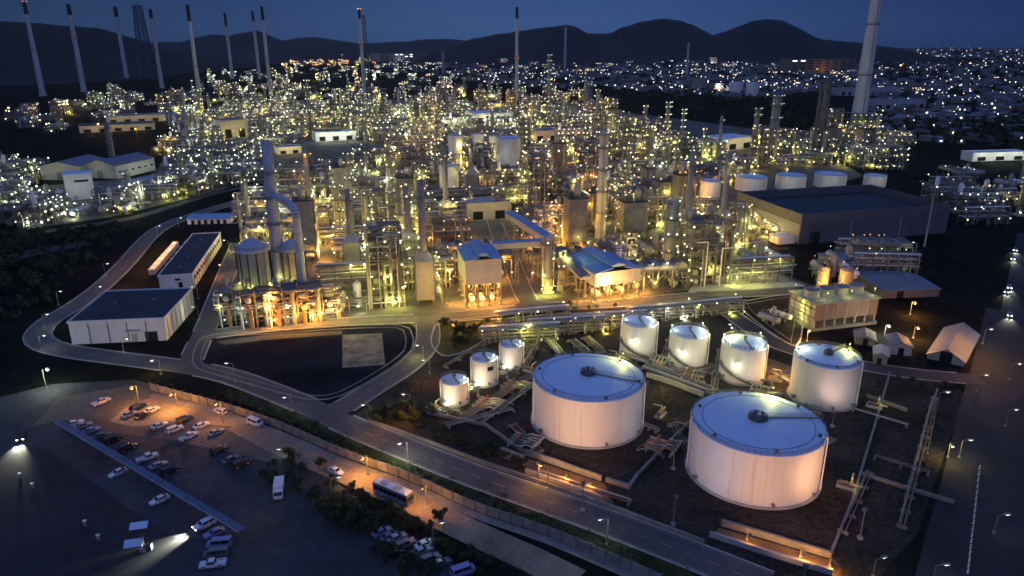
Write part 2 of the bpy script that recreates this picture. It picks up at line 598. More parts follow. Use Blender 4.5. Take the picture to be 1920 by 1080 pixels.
for k, (pix, w) in ROADS.items():
    ln = smooth_line([g(*p) for p in pix], 5)
    RL[k] = (ln, w)
    mb = MB()
    ribbon(mb, ln, w, road_z[k], M_SAND if k == 'service' else (M_ASPHD if k == 'east' else M_ASPH if k in ('farm', 'north') else M_ROAD))
    structure({'service': 'sandy_lane', 'main': 'road'}.get(k, 'road'), mb)


def on_road(p, but, margin=0.2):
    for k, (ln, w) in RL.items():
        if k == but:
            continue
        for q in ln:
            if (q - p).length < w / 2 + 2.5 + margin:
                return True
    return False


for k, (ln, w) in RL.items():
    if k in ('service', 'north', 'east'):
        continue
    mb = MB()
    for sg in (-1, 1):
        kerb(mb, ln, sg * (w / 2 + 0.2), M_CONC, 0.4, 0.16, skip=lambda p, k=k: on_road(p, k))
    structure('kerb', mb)
# worn paint: edge lines and a broken centre line
M_LINE = mat('worn_line_paint', (.26, .26, .25), .8, 0, .8, .5, fine=.3)
for k in ('main', 'cross', 'bend'):
    ln, w = RL[k]
    mb = MB()
    for sg in (-1, 1):
        ns = normals(ln)
        for i in range(len(ln) - 1):
            if on_road((ln[i] + ln[i + 1]) / 2 + ns[i] * sg * (w / 2 - .5), k, -1.5):
                continue
            a = ln[i] + ns[i] * sg * (w / 2 - .5); b = ln[i + 1] + ns[i + 1] * sg * (w / 2 - .5)
            n = Vector((-(b - a).y, (b - a).x, 0)).normalized() * .07
            mb.add([(q.x, q.y, road_z[k] + .006) for q in (a - n, b - n, b + n, a + n)], [(0, 1, 2, 3)], M_LINE)
    for i in range(0, len(ln) - 1):
        a, b = ln[i], ln[i].lerp(ln[i + 1], .5)
        n = Vector((-(b - a).y, (b - a).x, 0)).normalized() * .07
        mb.add([(q.x, q.y, road_z[k] + .006) for q in (a - n, b - n, b + n, a + n)], [(0, 1, 2, 3)], M_LINE)
    structure('road_marking', mb)
# parking bay lines
mb = MB()
for (ax, ay), (bx, by), nb, (dx, dy) in (((290, 812), (372, 842), 9, (34, -14)), ((320, 792), (420, 830), 9, (34, -14)), ((150, 806), (330, 900), 22, (28, -10)), ((235, 788), (292, 800), 6, (32, -13))):
    for k in range(nb + 1):
        f = k / nb
        a = g(ax + (bx - ax) * f, ay + (by - ay) * f); b = g(ax + (bx - ax) * f + dx, ay + (by - ay) * f + dy)
        n = Vector((-(b - a).y, (b - a).x, 0)).normalized() * .06
        mb.add([(q.x, q.y, .034) for q in (a - n, b - n, b + n, a + n)], [(0, 1, 2, 3)], M_LINE)
structure('bay_marking', mb)
# junction aprons
for nm, pix, z in (('junction', [(325, 690), (345, 672), (362, 640), (385, 660), (372, 690), (420, 712), (400, 716)], .070),
                   ('junction', [(580, 765), (640, 752), (668, 745), (650, 772), (668, 800), (640, 800)], .070),
                   ('junction', [(760, 602), (775, 612), (790, 632), (815, 632), (828, 606), (870, 598), (860, 588)], .070),
                   ('junction', [(930, 590), (975, 570), (990, 545), (1006, 545), (1022, 562), (1060, 572), (1050, 580)], .072)):
    sheet(nm, pix, z, M_ROAD)
mb = MB()
ln = smooth_line([g(*p) for p in [(1935, 440), (1918, 560), (1898, 700), (1880, 850), (1862, 980), (1845, 1100)]], 8)
ribbon(mb, ln, 13, .02, M_ASPHD)
structure('highway', mb)
HWY = ln
sheet('field_track', [(-20, 485), (60, 468), (160, 452), (172, 458), (70, 478), (-20, 498)], 0.02, M_ASPH)

# rough grass strips beside the main road
tuft = MB()
strips = [([(433, 735), (547, 779), (640, 823), (700, 850), (800, 890), (900, 929), (1000, 965), (1135, 1013), (1300, 1080)], 5.5)]
gm = MB()
for pix, w in strips:
    ln = smooth_line([g(*p) for p in pix], 4)
    ribbon(gm, ln, w, 0.02, M_GRASS)
    ns = normals(ln)
    for p, n in zip(ln, ns):
        for _ in range(150):
            q = p + n * RND.uniform(-w / 2, w / 2) + Vector((RND.uniform(-2, 2), RND.uniform(-2, 2), 0))
            if min((q - c).length for c in RL['main'][0][::2]) < RL['main'][1] / 2 + 1.9:
                continue
            h = RND.uniform(.1, .38); a = RND.uniform(0, PI); s = RND.uniform(.1, .28)
            dx, dy = math.cos(a) * s, math.sin(a) * s
            tuft.add([(q.x - dx, q.y - dy, .03), (q.x + dx, q.y + dy, .03), (q.x + dx * .6 + RND.uniform(-.2, .2), q.y + dy * .6, h), (q.x - dx * .6, q.y - dy * .6 + RND.uniform(-.2, .2), h)], [(0, 1, 2, 3)], RND.choice((M_LEAF, M_LEAF2)))
structure('verge', gm)
o = build('grass', tuft)
tag(o, 'rough dark green grass along the main road verge', 'grass', None, 'stuff')


# ---------------------------------------------------------------- hills
def hill(name, prof, Y, depth, m, seed, rough=6.0, back=1.3):
    """ridge line given as photograph points, built at distance Y as rising ground with its own slopes"""
    pts = []
    for i in range(len(prof) - 1):
        (x0, y0), (x1, y1) = prof[i], prof[i + 1]
        n = max(2, int(abs(x1 - x0) / 9))
        for k in range(n):
            t = k / n
            pts.append((x0 + (x1 - x0) * t, y0 + (y1 - y0) * (t * t * (3 - 2 * t))))
    pts.append(prof[-1])
    rows = [(-1.0, 0.0), (-0.8, .12), (-0.6, .33), (-0.4, .56), (-0.22, .78), (-0.1, .92), (0, 1.0), (0.15, .9), (.5, .5), (back, 0)]
    mb = MB()
    vsx = []
    for t, hh in rows:
        for i, (px, py) in enumerate(pts):
            y = -(py - 540) / F
            dy, dz = y * SP + CP, y * CP - SP
            top = max(2.0, H + Y * dz / dy)
            X = (px - 960) / F * (Y / dy)
            yy = Y + t * depth
            nz = mnoise.noise(Vector((X * .004 + seed, yy * .004, seed))) * rough * (1 - abs(hh - .5) * .6) + mnoise.noise(Vector((X * .02, yy * .02, seed))) * rough * .35
            vsx.append((X * (1 + t * depth / Y * .2), yy + nz * 4, -2 + (top + 2) * hh + (nz if 0 < hh else 0)))
    n = len(pts)
    mb.add(vsx, [(j * n + i, j * n + i + 1, (j + 1) * n + i + 1, (j + 1) * n + i) for j in range(len(rows) - 1) for i in range(n - 1)], m, True)
    structure(name, mb)


hill('hill', [(-260, 60), (-80, 44), (0, 39), (60, 43), (130, 48), (175, 52), (215, 64), (255, 78), (300, 94), (360, 112), (430, 134)], 2900, 1100, M_HILL, 3)
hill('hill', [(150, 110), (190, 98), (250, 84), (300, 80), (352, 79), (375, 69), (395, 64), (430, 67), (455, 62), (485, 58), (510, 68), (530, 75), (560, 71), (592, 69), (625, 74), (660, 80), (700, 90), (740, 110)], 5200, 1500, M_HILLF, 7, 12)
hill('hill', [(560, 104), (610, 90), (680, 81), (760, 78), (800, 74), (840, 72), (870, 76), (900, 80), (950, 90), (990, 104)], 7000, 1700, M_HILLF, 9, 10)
hill('hill', [(770, 114), (830, 92), (900, 70), (940, 62), (985, 56), (1030, 51), (1062, 46), (1080, 50), (1100, 62), (1125, 72), (1150, 86), (1210, 114)], 4600, 1300, M_HILL, 13, 10)
hill('hill', [(1000, 108), (1050, 80), (1100, 63), (1140, 62), (1170, 50), (1205, 40), (1240, 35), (1272, 38), (1300, 46), (1325, 60), (1350, 76), (1420, 108)], 5600, 1500, M_HILL, 17, 12)
hill('hill', [(1250, 110), (1290, 86), (1340, 65), (1360, 58), (1385, 48), (1415, 38), (1440, 36), (1466, 38), (1490, 50), (1515, 66), (1540, 74), (1600, 78), (1650, 86), (1720, 110)], 4900, 1300, M_HILL, 23, 10)
# ---------------------------------------------------------------- storage tanks
def solve_tank(xl, xr, yb, yf, ybot):
    cx, cy = (xl + xr) / 2, (yb + yf) / 2
    lo, hi = 0.5, 60.0
    for _ in range(40):
        h = (lo + hi) / 2
        C = g(cx, cy, h)
        c = C.y * CP - (h - H) * SP
        r = (xr - xl) / 2 * c / F
        d = Vector((C.x, C.y, 0)).normalized()
        q = Vector((C.x, C.y, 0)) - d * r
        if proj(q)[1] > ybot:
            hi = h
        else:
            lo = h
    return C.x, C.y, r, h


def arc_rail(mb, r, z0, hh, m, n, a0=0, a1=2 * PI, w=0.07, posts=None):
    pts = [(r * math.cos(a0 + (a1 - a0) * i / n), r * math.sin(a0 + (a1 - a0) * i / n)) for i in range(n + 1)]
    for fz in (0.55, 1.0):
        for p, q in zip(pts[:-1], pts[1:]):
            mb.bar((p[0], p[1], z0 + hh * fz), (q[0], q[1], z0 + hh * fz), w, m)
    for i, p in enumerate(pts):
        if i % (posts or 1) == 0:
            mb.bar((p[0], p[1], z0), (p[0], p[1], z0 + hh), w, m)


SHELL_MATS = {}


def shell_mat(name, course):
    """white plates: welded courses show as faint rings, rain streaks run down"""
    m = mat(name, (0.70, 0.685, 0.66), 0.55, 0, 0.35, 0.07, 0.0, (1, 1, 0.16), fine=.05)
    nt = m.node_tree
    b = nt.nodes['Principled BSDF']
    tc = [n for n in nt.nodes if n.type == 'TEX_COORD'][0]
    sp = nt.nodes.new('ShaderNodeSeparateXYZ')
    nt.links.new(tc.outputs['Object'], sp.inputs[0])
    md = nt.nodes.new('ShaderNodeMath'); md.operation = 'MODULO'; md.inputs[1].default_value = course
    nt.links.new(sp.outputs['Z'], md.inputs[0])
    lt = nt.nodes.new('ShaderNodeMath'); lt.operation = 'LESS_THAN'; lt.inputs[1].default_value = 0.09
    nt.links.new(md.outputs[0], lt.inputs[0])
    mx = nt.nodes.new('ShaderNodeMixRGB'); mx.inputs[2].default_value = (0.6, 0.58, 0.55, 1)
    src = b.inputs['Base Color'].links[0].from_socket
    sc = nt.nodes.new('ShaderNodeMath'); sc.operation = 'MULTIPLY'; sc.inputs[1].default_value = 0.55
    nt.links.new(lt.outputs[0], sc.inputs[0])
    nt.links.new(sc.outputs[0], mx.inputs[0])
    nt.links.new(src, mx.inputs[1])
    # rust and dirt that has run down from the rim
    mp = nt.nodes.new('ShaderNodeMapping'); mp.inputs['Scale'].default_value = (1, 1, .035)
    n2 = nt.nodes.new('ShaderNodeTexNoise'); n2.inputs['Scale'].default_value = 1.1; n2.inputs['Detail'].default_value = 3
    nt.links.new(tc.outputs['Object'], mp.inputs['Vector']); nt.links.new(mp.outputs['Vector'], n2.inputs['Vector'])
    rr = nt.nodes.new('ShaderNodeMapRange'); rr.inputs['From Min'].default_value = .60; rr.inputs['From Max'].default_value = .78; rr.inputs['To Max'].default_value = .5
    nt.links.new(n2.outputs['Fac'], rr.inputs['Value'])
    m2 = nt.nodes.new('ShaderNodeMixRGB'); m2.inputs[2].default_value = (.34, .27, .21, 1)
    nt.links.new(rr.outputs['Result'], m2.inputs[0])
    nt.links.new(mx.outputs[0], m2.inputs[1])
    nt.links.new(m2.outputs[0], b.inputs['Base Color'])
    return m


M_SHELL = shell_mat('tank_shell_plates', 2.4)


def tank(pix, label, cat='storage tank', group=None, style='big', stair=None, rise=0.055, roof=None, n=56, detail=True):
    x, y, r, h = solve_tank(*pix)
    t = thing('storage_tank', label, cat, (x, y, 0), 0, group)
    toward = math.atan2(-y, -x)                 # angle that faces the camera
    mb = MB()
    mb.lathe([(r, 0.35), (r, h)], M_SHELL, n=n)
    if detail:
        mb.lathe([(r + .02, h - .35), (r + .22, h - .3), (r + .22, h - .12), (r + .02, h - .08)], M_WHITE, n=n, smooth=False)
    build('shell', mb, t)
    mb = MB()
    rm = roof or M_ROOFW
    z1 = rise * r
    mb.lathe([(r + .12, h), (r * .66, h + z1 * .52), (r * .33, h + z1 * .86), (0.01, h + z1)], rm, n=n)
    mb.lathe([(r + .12, h - .12), (r + .12, h)], rm, n=n)
    ro = build('roof', mb, t)
    if not detail:
        return t, x, y, r, h, toward
    mb = MB()
    mb.lathe([(r + .7, 0), (r + .6, .35), (r - .1, .36)], M_CONC, n=n, smooth=False)
    build('foundation_ring', mb, t)
    mb = MB()
    if style == 'big':
        arc_rail(mb, r - .12, h + .02, 1.0, M_DSTEEL, 72, posts=1, w=.09)
        build('guard_rail', mb, t)
        # ring walkway rail line on the roof and the straight walkway to the middle
        mb = MB()
        k = 60
        rr = r * .84
        zz = h + z1 * .28
        for i in range(k):
            a, b = 2 * PI * i / k, 2 * PI * (i + 1) / k
            mb.bar((rr * math.cos(a), rr * math.sin(a), zz), (rr * math.cos(b), rr * math.sin(b), zz), .14, M_DSTEEL, .12)
        build('foam_pipe', mb, t)
        mb = MB()
        a = stair if stair is not None else toward + 1.2
        d = Vector((math.cos(a), math.sin(a), 0)); s = Vector((-d.y, d.x, 0))
        p0 = d * (r - .2) + Vector((0, 0, h + .25)); p1 = d * (r * .14) + Vector((0, 0, h + z1 + .1))
        mb.bar(p0, p1, .8, M_GRATE, .08)
        for sg in (-.45, .45):
            mb.bar(p0 + s * sg + Vector((0, 0, .9)), p1 + s * sg + Vector((0, 0, .9)), .07, M_DSTEEL)
            for q in range(14):
                c = p0.lerp(p1, q / 13) + s * sg
                mb.bar(c, c + Vector((0, 0, .9)), .06, M_DSTEEL)
        build('roof_walkway', mb, t)
        mb = MB()
        arc_rail(mb, r * .145, h + z1 - .05, 1.05, M_DSTEEL, 22, w=.09)
        mb.lathe([(r * .15, h + z1 - .1), (r * .15, h + z1 + .02), (.01, h + z1 + .06)], M_GRATE, n=22)
        build('roof_platform', mb, t)
        for k in range(5):
            q = MB()
            ang = k * 1.257 + .4
            c = Vector((math.cos(ang), math.sin(ang), 0)) * r * .085 + Vector((0, 0, h + z1))
            q.cyl(c, c + Vector((0, 0, 1.1)), .3, M_DSTEEL, n=10)
            q.cyl(c + Vector((0, 0, 1.1)), c + Vector((0, 0, 1.5)), .62, M_DSTEEL, r1=.25, n=10)
            build('vent', q, t)
        for k in range(6):
            q = MB()
            ang = toward + .35 + k * 1.05
            c = Vector((math.cos(ang), math.sin(ang), 0)) * r * .91 + Vector((0, 0, h + z1 * .1))
            q.cyl(c, c + Vector((0, 0, .6)), .42, M_DSTEEL, n=10)
            build('roof_hatch', q, t)
    else:
        arc_rail(mb, r - .1, h + .02, 1.1, M_STEEL, 30, w=.11)
        build('guard_rail', mb, t)
        mb = MB()
        mb.cyl((0, 0, h + z1), (0, 0, h + z1 + 1.0), .35, M_DSTEEL)
        mb.cyl((0, 0, h + z1 + 1), (0, 0, h + z1 + 1.4), .7, M_DSTEEL, r1=.3)
        build('vent', mb, t)
        mb = MB()
        d = Vector((math.cos(toward + .4), math.sin(toward + .4), 0))
        mb.bar(d * (r - .2) + Vector((0, 0, h + .25)), Vector((0, 0, h + z1 + .2)), .7, M_GRATE, .12)
        build('roof_walkway', mb, t)
    # spiral stair: dark stringer, treads and rail wound round the shell
    if stair is not None:
        mb = MB()
        sweep = (1.0 if style == 'big' else 4.2)
        nn = 40 if style == 'big' else 70
        a1 = stair
        sgn = 1.0
        prev = None
        for i in range(nn + 1):
            f = i / nn
            a = a1 + sgn * sweep * (1 - f)
            z = .4 + (h - .3) * f
            d = Vector((math.cos(a), math.sin(a), 0))
            inn = d * (r + .1) + Vector((0, 0, z)); out = d * (r + 1.0) + Vector((0, 0, z))
            mb.bar(inn, out, .34, M_DSTEEL, .08)
            if prev:
                mb.bar(prev[0], inn, .12, M_DSTEEL, .3)
                mb.bar(prev[1], out, .12, M_DSTEEL, .34)
                mb.bar(prev[1] + Vector((0, 0, 1.05)), out + Vector((0, 0, 1.05)), .09, M_DSTEEL)
                mb.bar(prev[1] + Vector((0, 0, .55)), out + Vector((0, 0, .55)), .06, M_DSTEEL)
            if i % 2 == 0:
                mb.bar(out, out + Vector((0, 0, 1.05)), .07, M_DSTEEL)
            prev = (inn, out)
        build('spiral_stair', mb, t)
    # nozzles, manhole and the shell pipework
    for k in range(3):
        q = MB()
        ang = toward + (-.9, .35, 1.1)[k]
        d = Vector((math.cos(ang), math.sin(ang), 0))
        rr = (.45, .3, .3)[k]
        q.cyl(d * (r - .1) + Vector((0, 0, 1.2)), d * (r + .8) + Vector((0, 0, 1.2)), rr, M_STEEL)
        q.cyl(d * (r + .7) + Vector((0, 0, 1.2)), d * (r + .85) + Vector((0, 0, 1.2)), rr * 1.45, M_STEEL)
        build('manhole' if k == 0 else 'nozzle', q, t)
    for k in range(2):
        q = MB()
        ang = toward + (1.35, -1.25)[k]
        d = Vector((math.cos(ang), math.sin(ang), 0))
        q.tube([d * (r + .45) + Vector((0, 0, .3)), d * (r + .45) + Vector((0, 0, h + .6)), d * (r - .8) + Vector((0, 0, h + .6))], .16, M_WHITE, 8)
        build('riser_pipe', q, t)
    return t, x, y, r, h, toward


def wall_lamp(t, r, ang, z, kind='green', watts=700, out=1.1, rad=.32):
    """lantern on a short arm from a tank shell, part of the tank"""
    d = Vector((math.cos(ang), math.sin(ang), 0))
    mb = MB()
    mb.bar(d * r + Vector((0, 0, z + .5)), d * (r + out) + Vector((0, 0, z + .5)), .1, M_DSTEEL)
    c = d * (r + out) + Vector((0, 0, z))
    q = lamp_mb(kind, 'near', rad)
    mb.merge(q, Matrix.Translation(c))
    build('lamp', mb, t)
    light(d * (r + out + .5) + Vector((0, 0, z - .3)), watts, kind, .4, t)


TK = {}
TK['A'] = tank((1000, 1207, 658, 752, 840), 'large white storage tank with pale blue roof in the middle of the tank yard', style='big', stair=math.radians(-18))
TK['B'] = tank((1300, 1541, 733, 847, 948), 'largest white storage tank, nearest the bottom right, warm lit shell', style='big', stair=math.radians(5))
TK['C'] = tank((1494, 1611, 643, 692, 768), 'medium white storage tank in front of the cooling tower, roof half lit', style='big', stair=math.radians(40), rise=.07)
for k, pix, lab in (('D', (1167, 1232, 590, 614, 673), 'tall white tank with dark spiral stair, leftmost of the three in its row'),
                    ('E', (1259, 1328, 609, 636, 695), 'tall white tank with dark spiral stair, middle of the three in its row'),
                    ('F', (1357, 1437, 627, 656, 722), 'tall white tank with dark spiral stair, rightmost of the three, brightly lit roof')):
    TK[k] = tank(pix, lab, style='small', stair=0.0, rise=.1)
for k, pix, lab in (('G', (938, 980, 636, 652, 693), 'small white tank at the back of the row of three small tanks'),
                    ('H', (884, 931, 661, 678, 726), 'small white tank with dark opening, middle of the three small tanks'),
                    ('I', (827, 876, 701, 721, 762), 'small white tank with pink lit foot, front of the three small tanks')):
    TK[k] = tank(pix, lab, style='small', stair=None, rise=.08, n=32)
# the stairs of the three tall tanks run down across the camera side: rebuild angle from each tank's own bearing
for k in 'DEF':
    t, x, y, r, h, tw = TK[k]
    for c in t.children:
        if c.name.startswith('spiral_stair'):
            c.rotation_euler = (0, 0, tw - 3.6)
    wall_lamp(t, r, tw - .28, h * .62, 'white', 750, 1.5, .5)
    for a in (tw - 1.5, tw + 2.4, tw + .9):
        wall_lamp(t, r, a, h + 1.9, 'white', 650, -.3, .24)
t, x, y, r, h, tw = TK['F']
wall_lamp(t, r, tw - 2.2, h + 3.0, 'green', 2600, -1.2, .3)
for k in 'GHI':
    t, x, y, r, h, tw = TK[k]
    wall_lamp(t, r, tw + .9, h + 1.8, 'white', 500, -.2, .22)
    wall_lamp(t, r, tw - .5, 1.6, 'white', 600, 1.6, .24)
t, x, y, r, h, tw = TK['A']
wall_lamp(t, r, math.radians(42), h + 2.4, 'green', 3000, -.6, .2)
t, x, y, r, h, tw = TK['B']
wall_lamp(t, r, math.radians(58), h + 2.6, 'green', 3000, -.6, .2)
t, x, y, r, h, tw = TK['C']
wall_lamp(t, r, math.radians(25), h + 2.2, 'green', 2200, -.6, .2)
wall_lamp(t, r, math.radians(140), h + 2.2, 'white', 2200, -.6, .2)
t, x, y, r, h, tw = TK['H']
mb = MB()
d = Vector((math.cos(tw + .5), math.sin(tw + .5), 0)); s = Vector((-d.y, d.x, 0))
mb.box(d * (r + .05) + Vector((0, 0, h * .72)), (.25, 1.9, 1.3), M_BLACK, tw + .5)
build('access_opening', mb, t)

# far tanks
for pix, lab in (((840, 871, 249, 258, 310), 'tall white far tank, left of the centre group among the plant lights'),
                 ((884, 907, 247, 254, 302), 'white far tank between two others, with stair shadow across it'),
                 ((917, 934, 252, 257, 302), 'narrow white far tank beside the broad one in the plant centre'),
                 ((930, 976, 252, 264, 312), 'broad white far tank at the plant centre, right of the group'),
                 ((823, 860, 304, 316, 356), 'squat white tank in front of the far group in the plant centre'),
                 ((1381, 1438, 325, 337, 361), 'squat white far tank behind the dark warehouse, leftmost of the row'),
                 ((1457, 1511, 322, 333, 358), 'squat white far tank behind the dark warehouse, second of the row'),
                 ((1530, 1587, 320, 331, 354), 'squat white far tank behind the dark warehouse, third of the row'),
                 ((1622, 1662, 325, 332, 352), 'greyish far tank behind the dark warehouse, rightmost and dimmest of the row'),
                 ((1312, 1352, 333, 343, 374), 'small white tank among pipes just left of the dark warehouse'),
                 ((1368, 1394, 152, 157, 180), 'pale far tank in the town, left one of a distant pair'),
                 ((1400, 1424, 153, 158, 181), 'pale far tank in the town, right one of a distant pair')):
    t, x, y, r, h, tw = tank(pix, lab, rise=.1, n=32, detail=False, roof=M_ROOFW)
    mb = MB()
    arc_rail(mb, r - .1, h, 1.1, M_STEEL, 24, w=.14)
    build('guard_rail', mb, t)
    if y < 900:
        light((x - r * .5, y - r - 9, 10), 800, 'white', .5)
        light((x + r * 1.4, y - r * .7 - 6, 8), 500, 'warm', .5)
# ---------------------------------------------------------------- buildings
def frame_of(fl, fr, depth):
    """local frame of a building from two ground corners of its near wall: x along the wall, y away from the camera"""
    a, b = g(*fl), g(*fr)
    d = b - a
    L = d.length
    yaw = math.atan2(d.y, d.x)
    return a, yaw, L, depth


def hall(label, fl, fr, depth, top, wall, roof, name='warehouse', cat='building', rise=0.0, ridge='x', parapet=True, group=None, z0=0.0, skip=()):
    """long shed: each wall, the roof, doors and windows are parts"""
    a, yaw, L, D = frame_of(fl, fr, depth)
    h = zat(a, top)
    t = thing(name, label, cat, a, yaw, group)
    mb = MB()
    tk = .3
    mb.box((L / 2, tk / 2, (h + z0) / 2), (L, tk, h - z0), wall)
    mb.box((L / 2, D - tk / 2, (h + z0) / 2), (L, tk, h - z0), wall)
    mb.box((tk / 2, D / 2, (h + z0) / 2), (tk, D - 2 * tk - .01, h - z0), wall)
    mb.box((L - tk / 2, D / 2, (h + z0) / 2), (tk, D - 2 * tk - .01, h - z0), wall)
    build('wall', mb, t)
    mb = MB()
    e = .5
    if rise and ridge == 'x':
        pr = [(-e, h), (D / 2, h + rise), (D + e, h)]
        rings = [[(x, y, z) for y, z in pr] + [(x, y, z - .25) for y, z in pr[::-1]] for x in (-e, L + e)]
        mb.loft(rings, roof)
        for x in (tk / 2, L - tk / 2):
            mb.add([(x - .1, 0, h), (x - .1, D, h), (x - .1, D / 2, h + rise - .26), (x + .1, 0, h), (x + .1, D, h), (x + .1, D / 2, h + rise - .26)], [(0, 1, 2), (5, 4, 3)], wall)
    elif rise:
        pr = [(-e, h), (L / 2, h + rise), (L + e, h)]
        rings = [[(x, y, z) for x, z in pr] + [(x, y, z - .25) for x, z in pr[::-1]] for y in (-e, D + e)]
        mb.loft(rings, roof)
        for y in (tk / 2, D - tk / 2):
            mb.add([(0, y - .1, h), (L, y - .1, h), (L / 2, y - .1, h + rise - .26), (0, y + .1, h), (L, y + .1, h), (L / 2, y + .1, h + rise - .26)], [(0, 1, 2), (5, 4, 3)], wall)
    else:
        mb.box((L / 2, D / 2, h + .1), (L - .02, D - .02, .2), roof)
        for k in range(1, int(L / 9)):
            mb.box((k * 9, D / 2, h + .26), (.16, D - 1, .1), roof)
    build('roof', mb, t)
    if parapet and not rise:
        mb = MB()
        for c, s in (((L / 2, -.1, h + .25), (L + .5, .35, .9)), ((L / 2, D + .1, h + .25), (L + .5, .35, .9)), ((-.1, D / 2, h + .25), (.35, D - .2, .9)), ((L + .1, D / 2, h + .25), (.35, D - .2, .9))):
            mb.box(c, s, wall)
        build('parapet', mb, t)
    return t, L, D, h, yaw, a


def part_box(t, name, c, size, m, proud=None):
    mb = MB()
    mb.box(c, size, m)
    return build(name, mb, t)


# --- low white warehouse, lower left
t, L, D, h, yaw, a = hall('white warehouse with flat dark roof beside the road bend, lower left', (136, 646), (314, 638), 33, 606, M_WALLW, M_ROOFD)
for k in range(1, 5):
    part_box(t, 'downpipe', (L * k / 5, -.12, h * .48), (.25, .2, h * .92), M_DSTEEL)
d = part_box(t, 'door', (L * .84, -.06, 1.8), (4.2, .12, 3.6), M_BLACK)
part_box(d, 'door_frame', (L * .84, -.05, 3.72), (4.8, .2, .22), M_WALLG)
part_box(t, 'canopy', (L * .66, -.8, 4.6), (5.0, 1.6, .18), M_WALLG)
part_box(t, 'door', (L * .66, -.06, 1.5), (2.0, .12, 3.0), M_WALLG)
for k in range(7):
    part_box(t, 'wall_rib', (L + .1, 2.5 + k * 4.6, h * .5), (.2, .35, h * .98), M_WALLG)
part_box(t, 'roof_vent', (L * .3, D * .5, h + .7), (1.4, 1.4, 1.0), M_ROOFG)
part_box(t, 'roof_vent', (L * .7, D * .6, h + .7), (1.4, 1.4, 1.0), M_ROOFG)
LOWHALL = (t, L, D, h, yaw, a)

# --- long building behind it
t, L, D, h, yaw, a = hall('long white building with dark roof and orange lit side, between the two left roads', (301, 545), (364, 541), 72, 519, M_WALLW, M_ROOFD, name='long_building')
part_box(t, 'door', (L * .62, -.06, 1.6), (1.6, .12, 3.2), M_GLASS)
part_box(t, 'window', (L * .55, -.05, h * .72), (2.2, .1, .9), M_GLASS)
for k in range(14):
    part_box(t, 'wall_rib', (L + .12, 2.5 + k * 5.0, h * .5), (.24, .5, h * .97), M_WALLG)
    if k < 13:
        part_box(t, 'window', (L + .04, 5.0 + k * 5.0, h * .62), (.08, 2.6, 1.4), M_GLASS)
    if k % 2 == 0 and k > 3:
        part_box(t, 'buttress', (-1.2, 3.5 + k * 5.0, h * .4), (2.4, 2.6, h * .8), M_WALLW)
for k in range(4):
    part_box(t, 'roof_vent', (L * .5, 10 + k * 16, h + .65), (1.2, 1.2, .9), M_ROOFG)
Mx = Matrix.Translation(a) @ Matrix.Rotation(yaw, 4, 'Z')
for k in range(4):
    p = Mx @ Vector((-11.5, 30 + k * 13, 7.5))
    light(p, 4200, 'orange', .4)
light(Mx @ Vector((-16, 8, 5)), 2600, 'orange', .4)

for k in range(7):
    p = Mx @ Vector((-9, 27 + 7.2 * k, 0))
    c = thing('storage_container', 'orange lit storage container beside the long white building, %s from the near end' % ORD[k + 1], 'container', p, yaw, 'containers beside the long building')
    mb = MB(); mb.box((0, 0, 1.35), (2.6, 6.0, 2.5), M_WALLW)
    for q in range(11):
        mb.box((1.33, -2.7 + q * .54, 1.35), (.06, .2, 2.3), M_WALLW); mb.box((-1.33, -2.7 + q * .54, 1.35), (.06, .2, 2.3), M_WALLW)
    build('body', mb, c)
    mb = MB(); mb.box((0, 0, 2.66), (2.7, 6.1, .12), M_WALLW); build('roof', mb, c)
    for sx in (-.64, .64):
        mb = MB(); mb.box((sx, -3.04, 1.35), (1.22, .08, 2.3), M_WALLG); mb.bar((sx * .5, -3.1, .3), (sx * .5, -3.1, 2.4), .06, M_STEEL); build('door', mb, c)

# --- low blue roof building beyond
t, L, D, h, yaw, a = hall('low building with pale blue roof behind the long white building', (352, 421), (432, 419), 14, 411, M_WALLW, M_ROOFB, name='low_building', rise=1.2)
for k in range(6):
    part_box(t, 'door', (3 + k * (L - 6) / 5, -.06, 1.2), (1.8, .12, 2.4), M_GLASS)

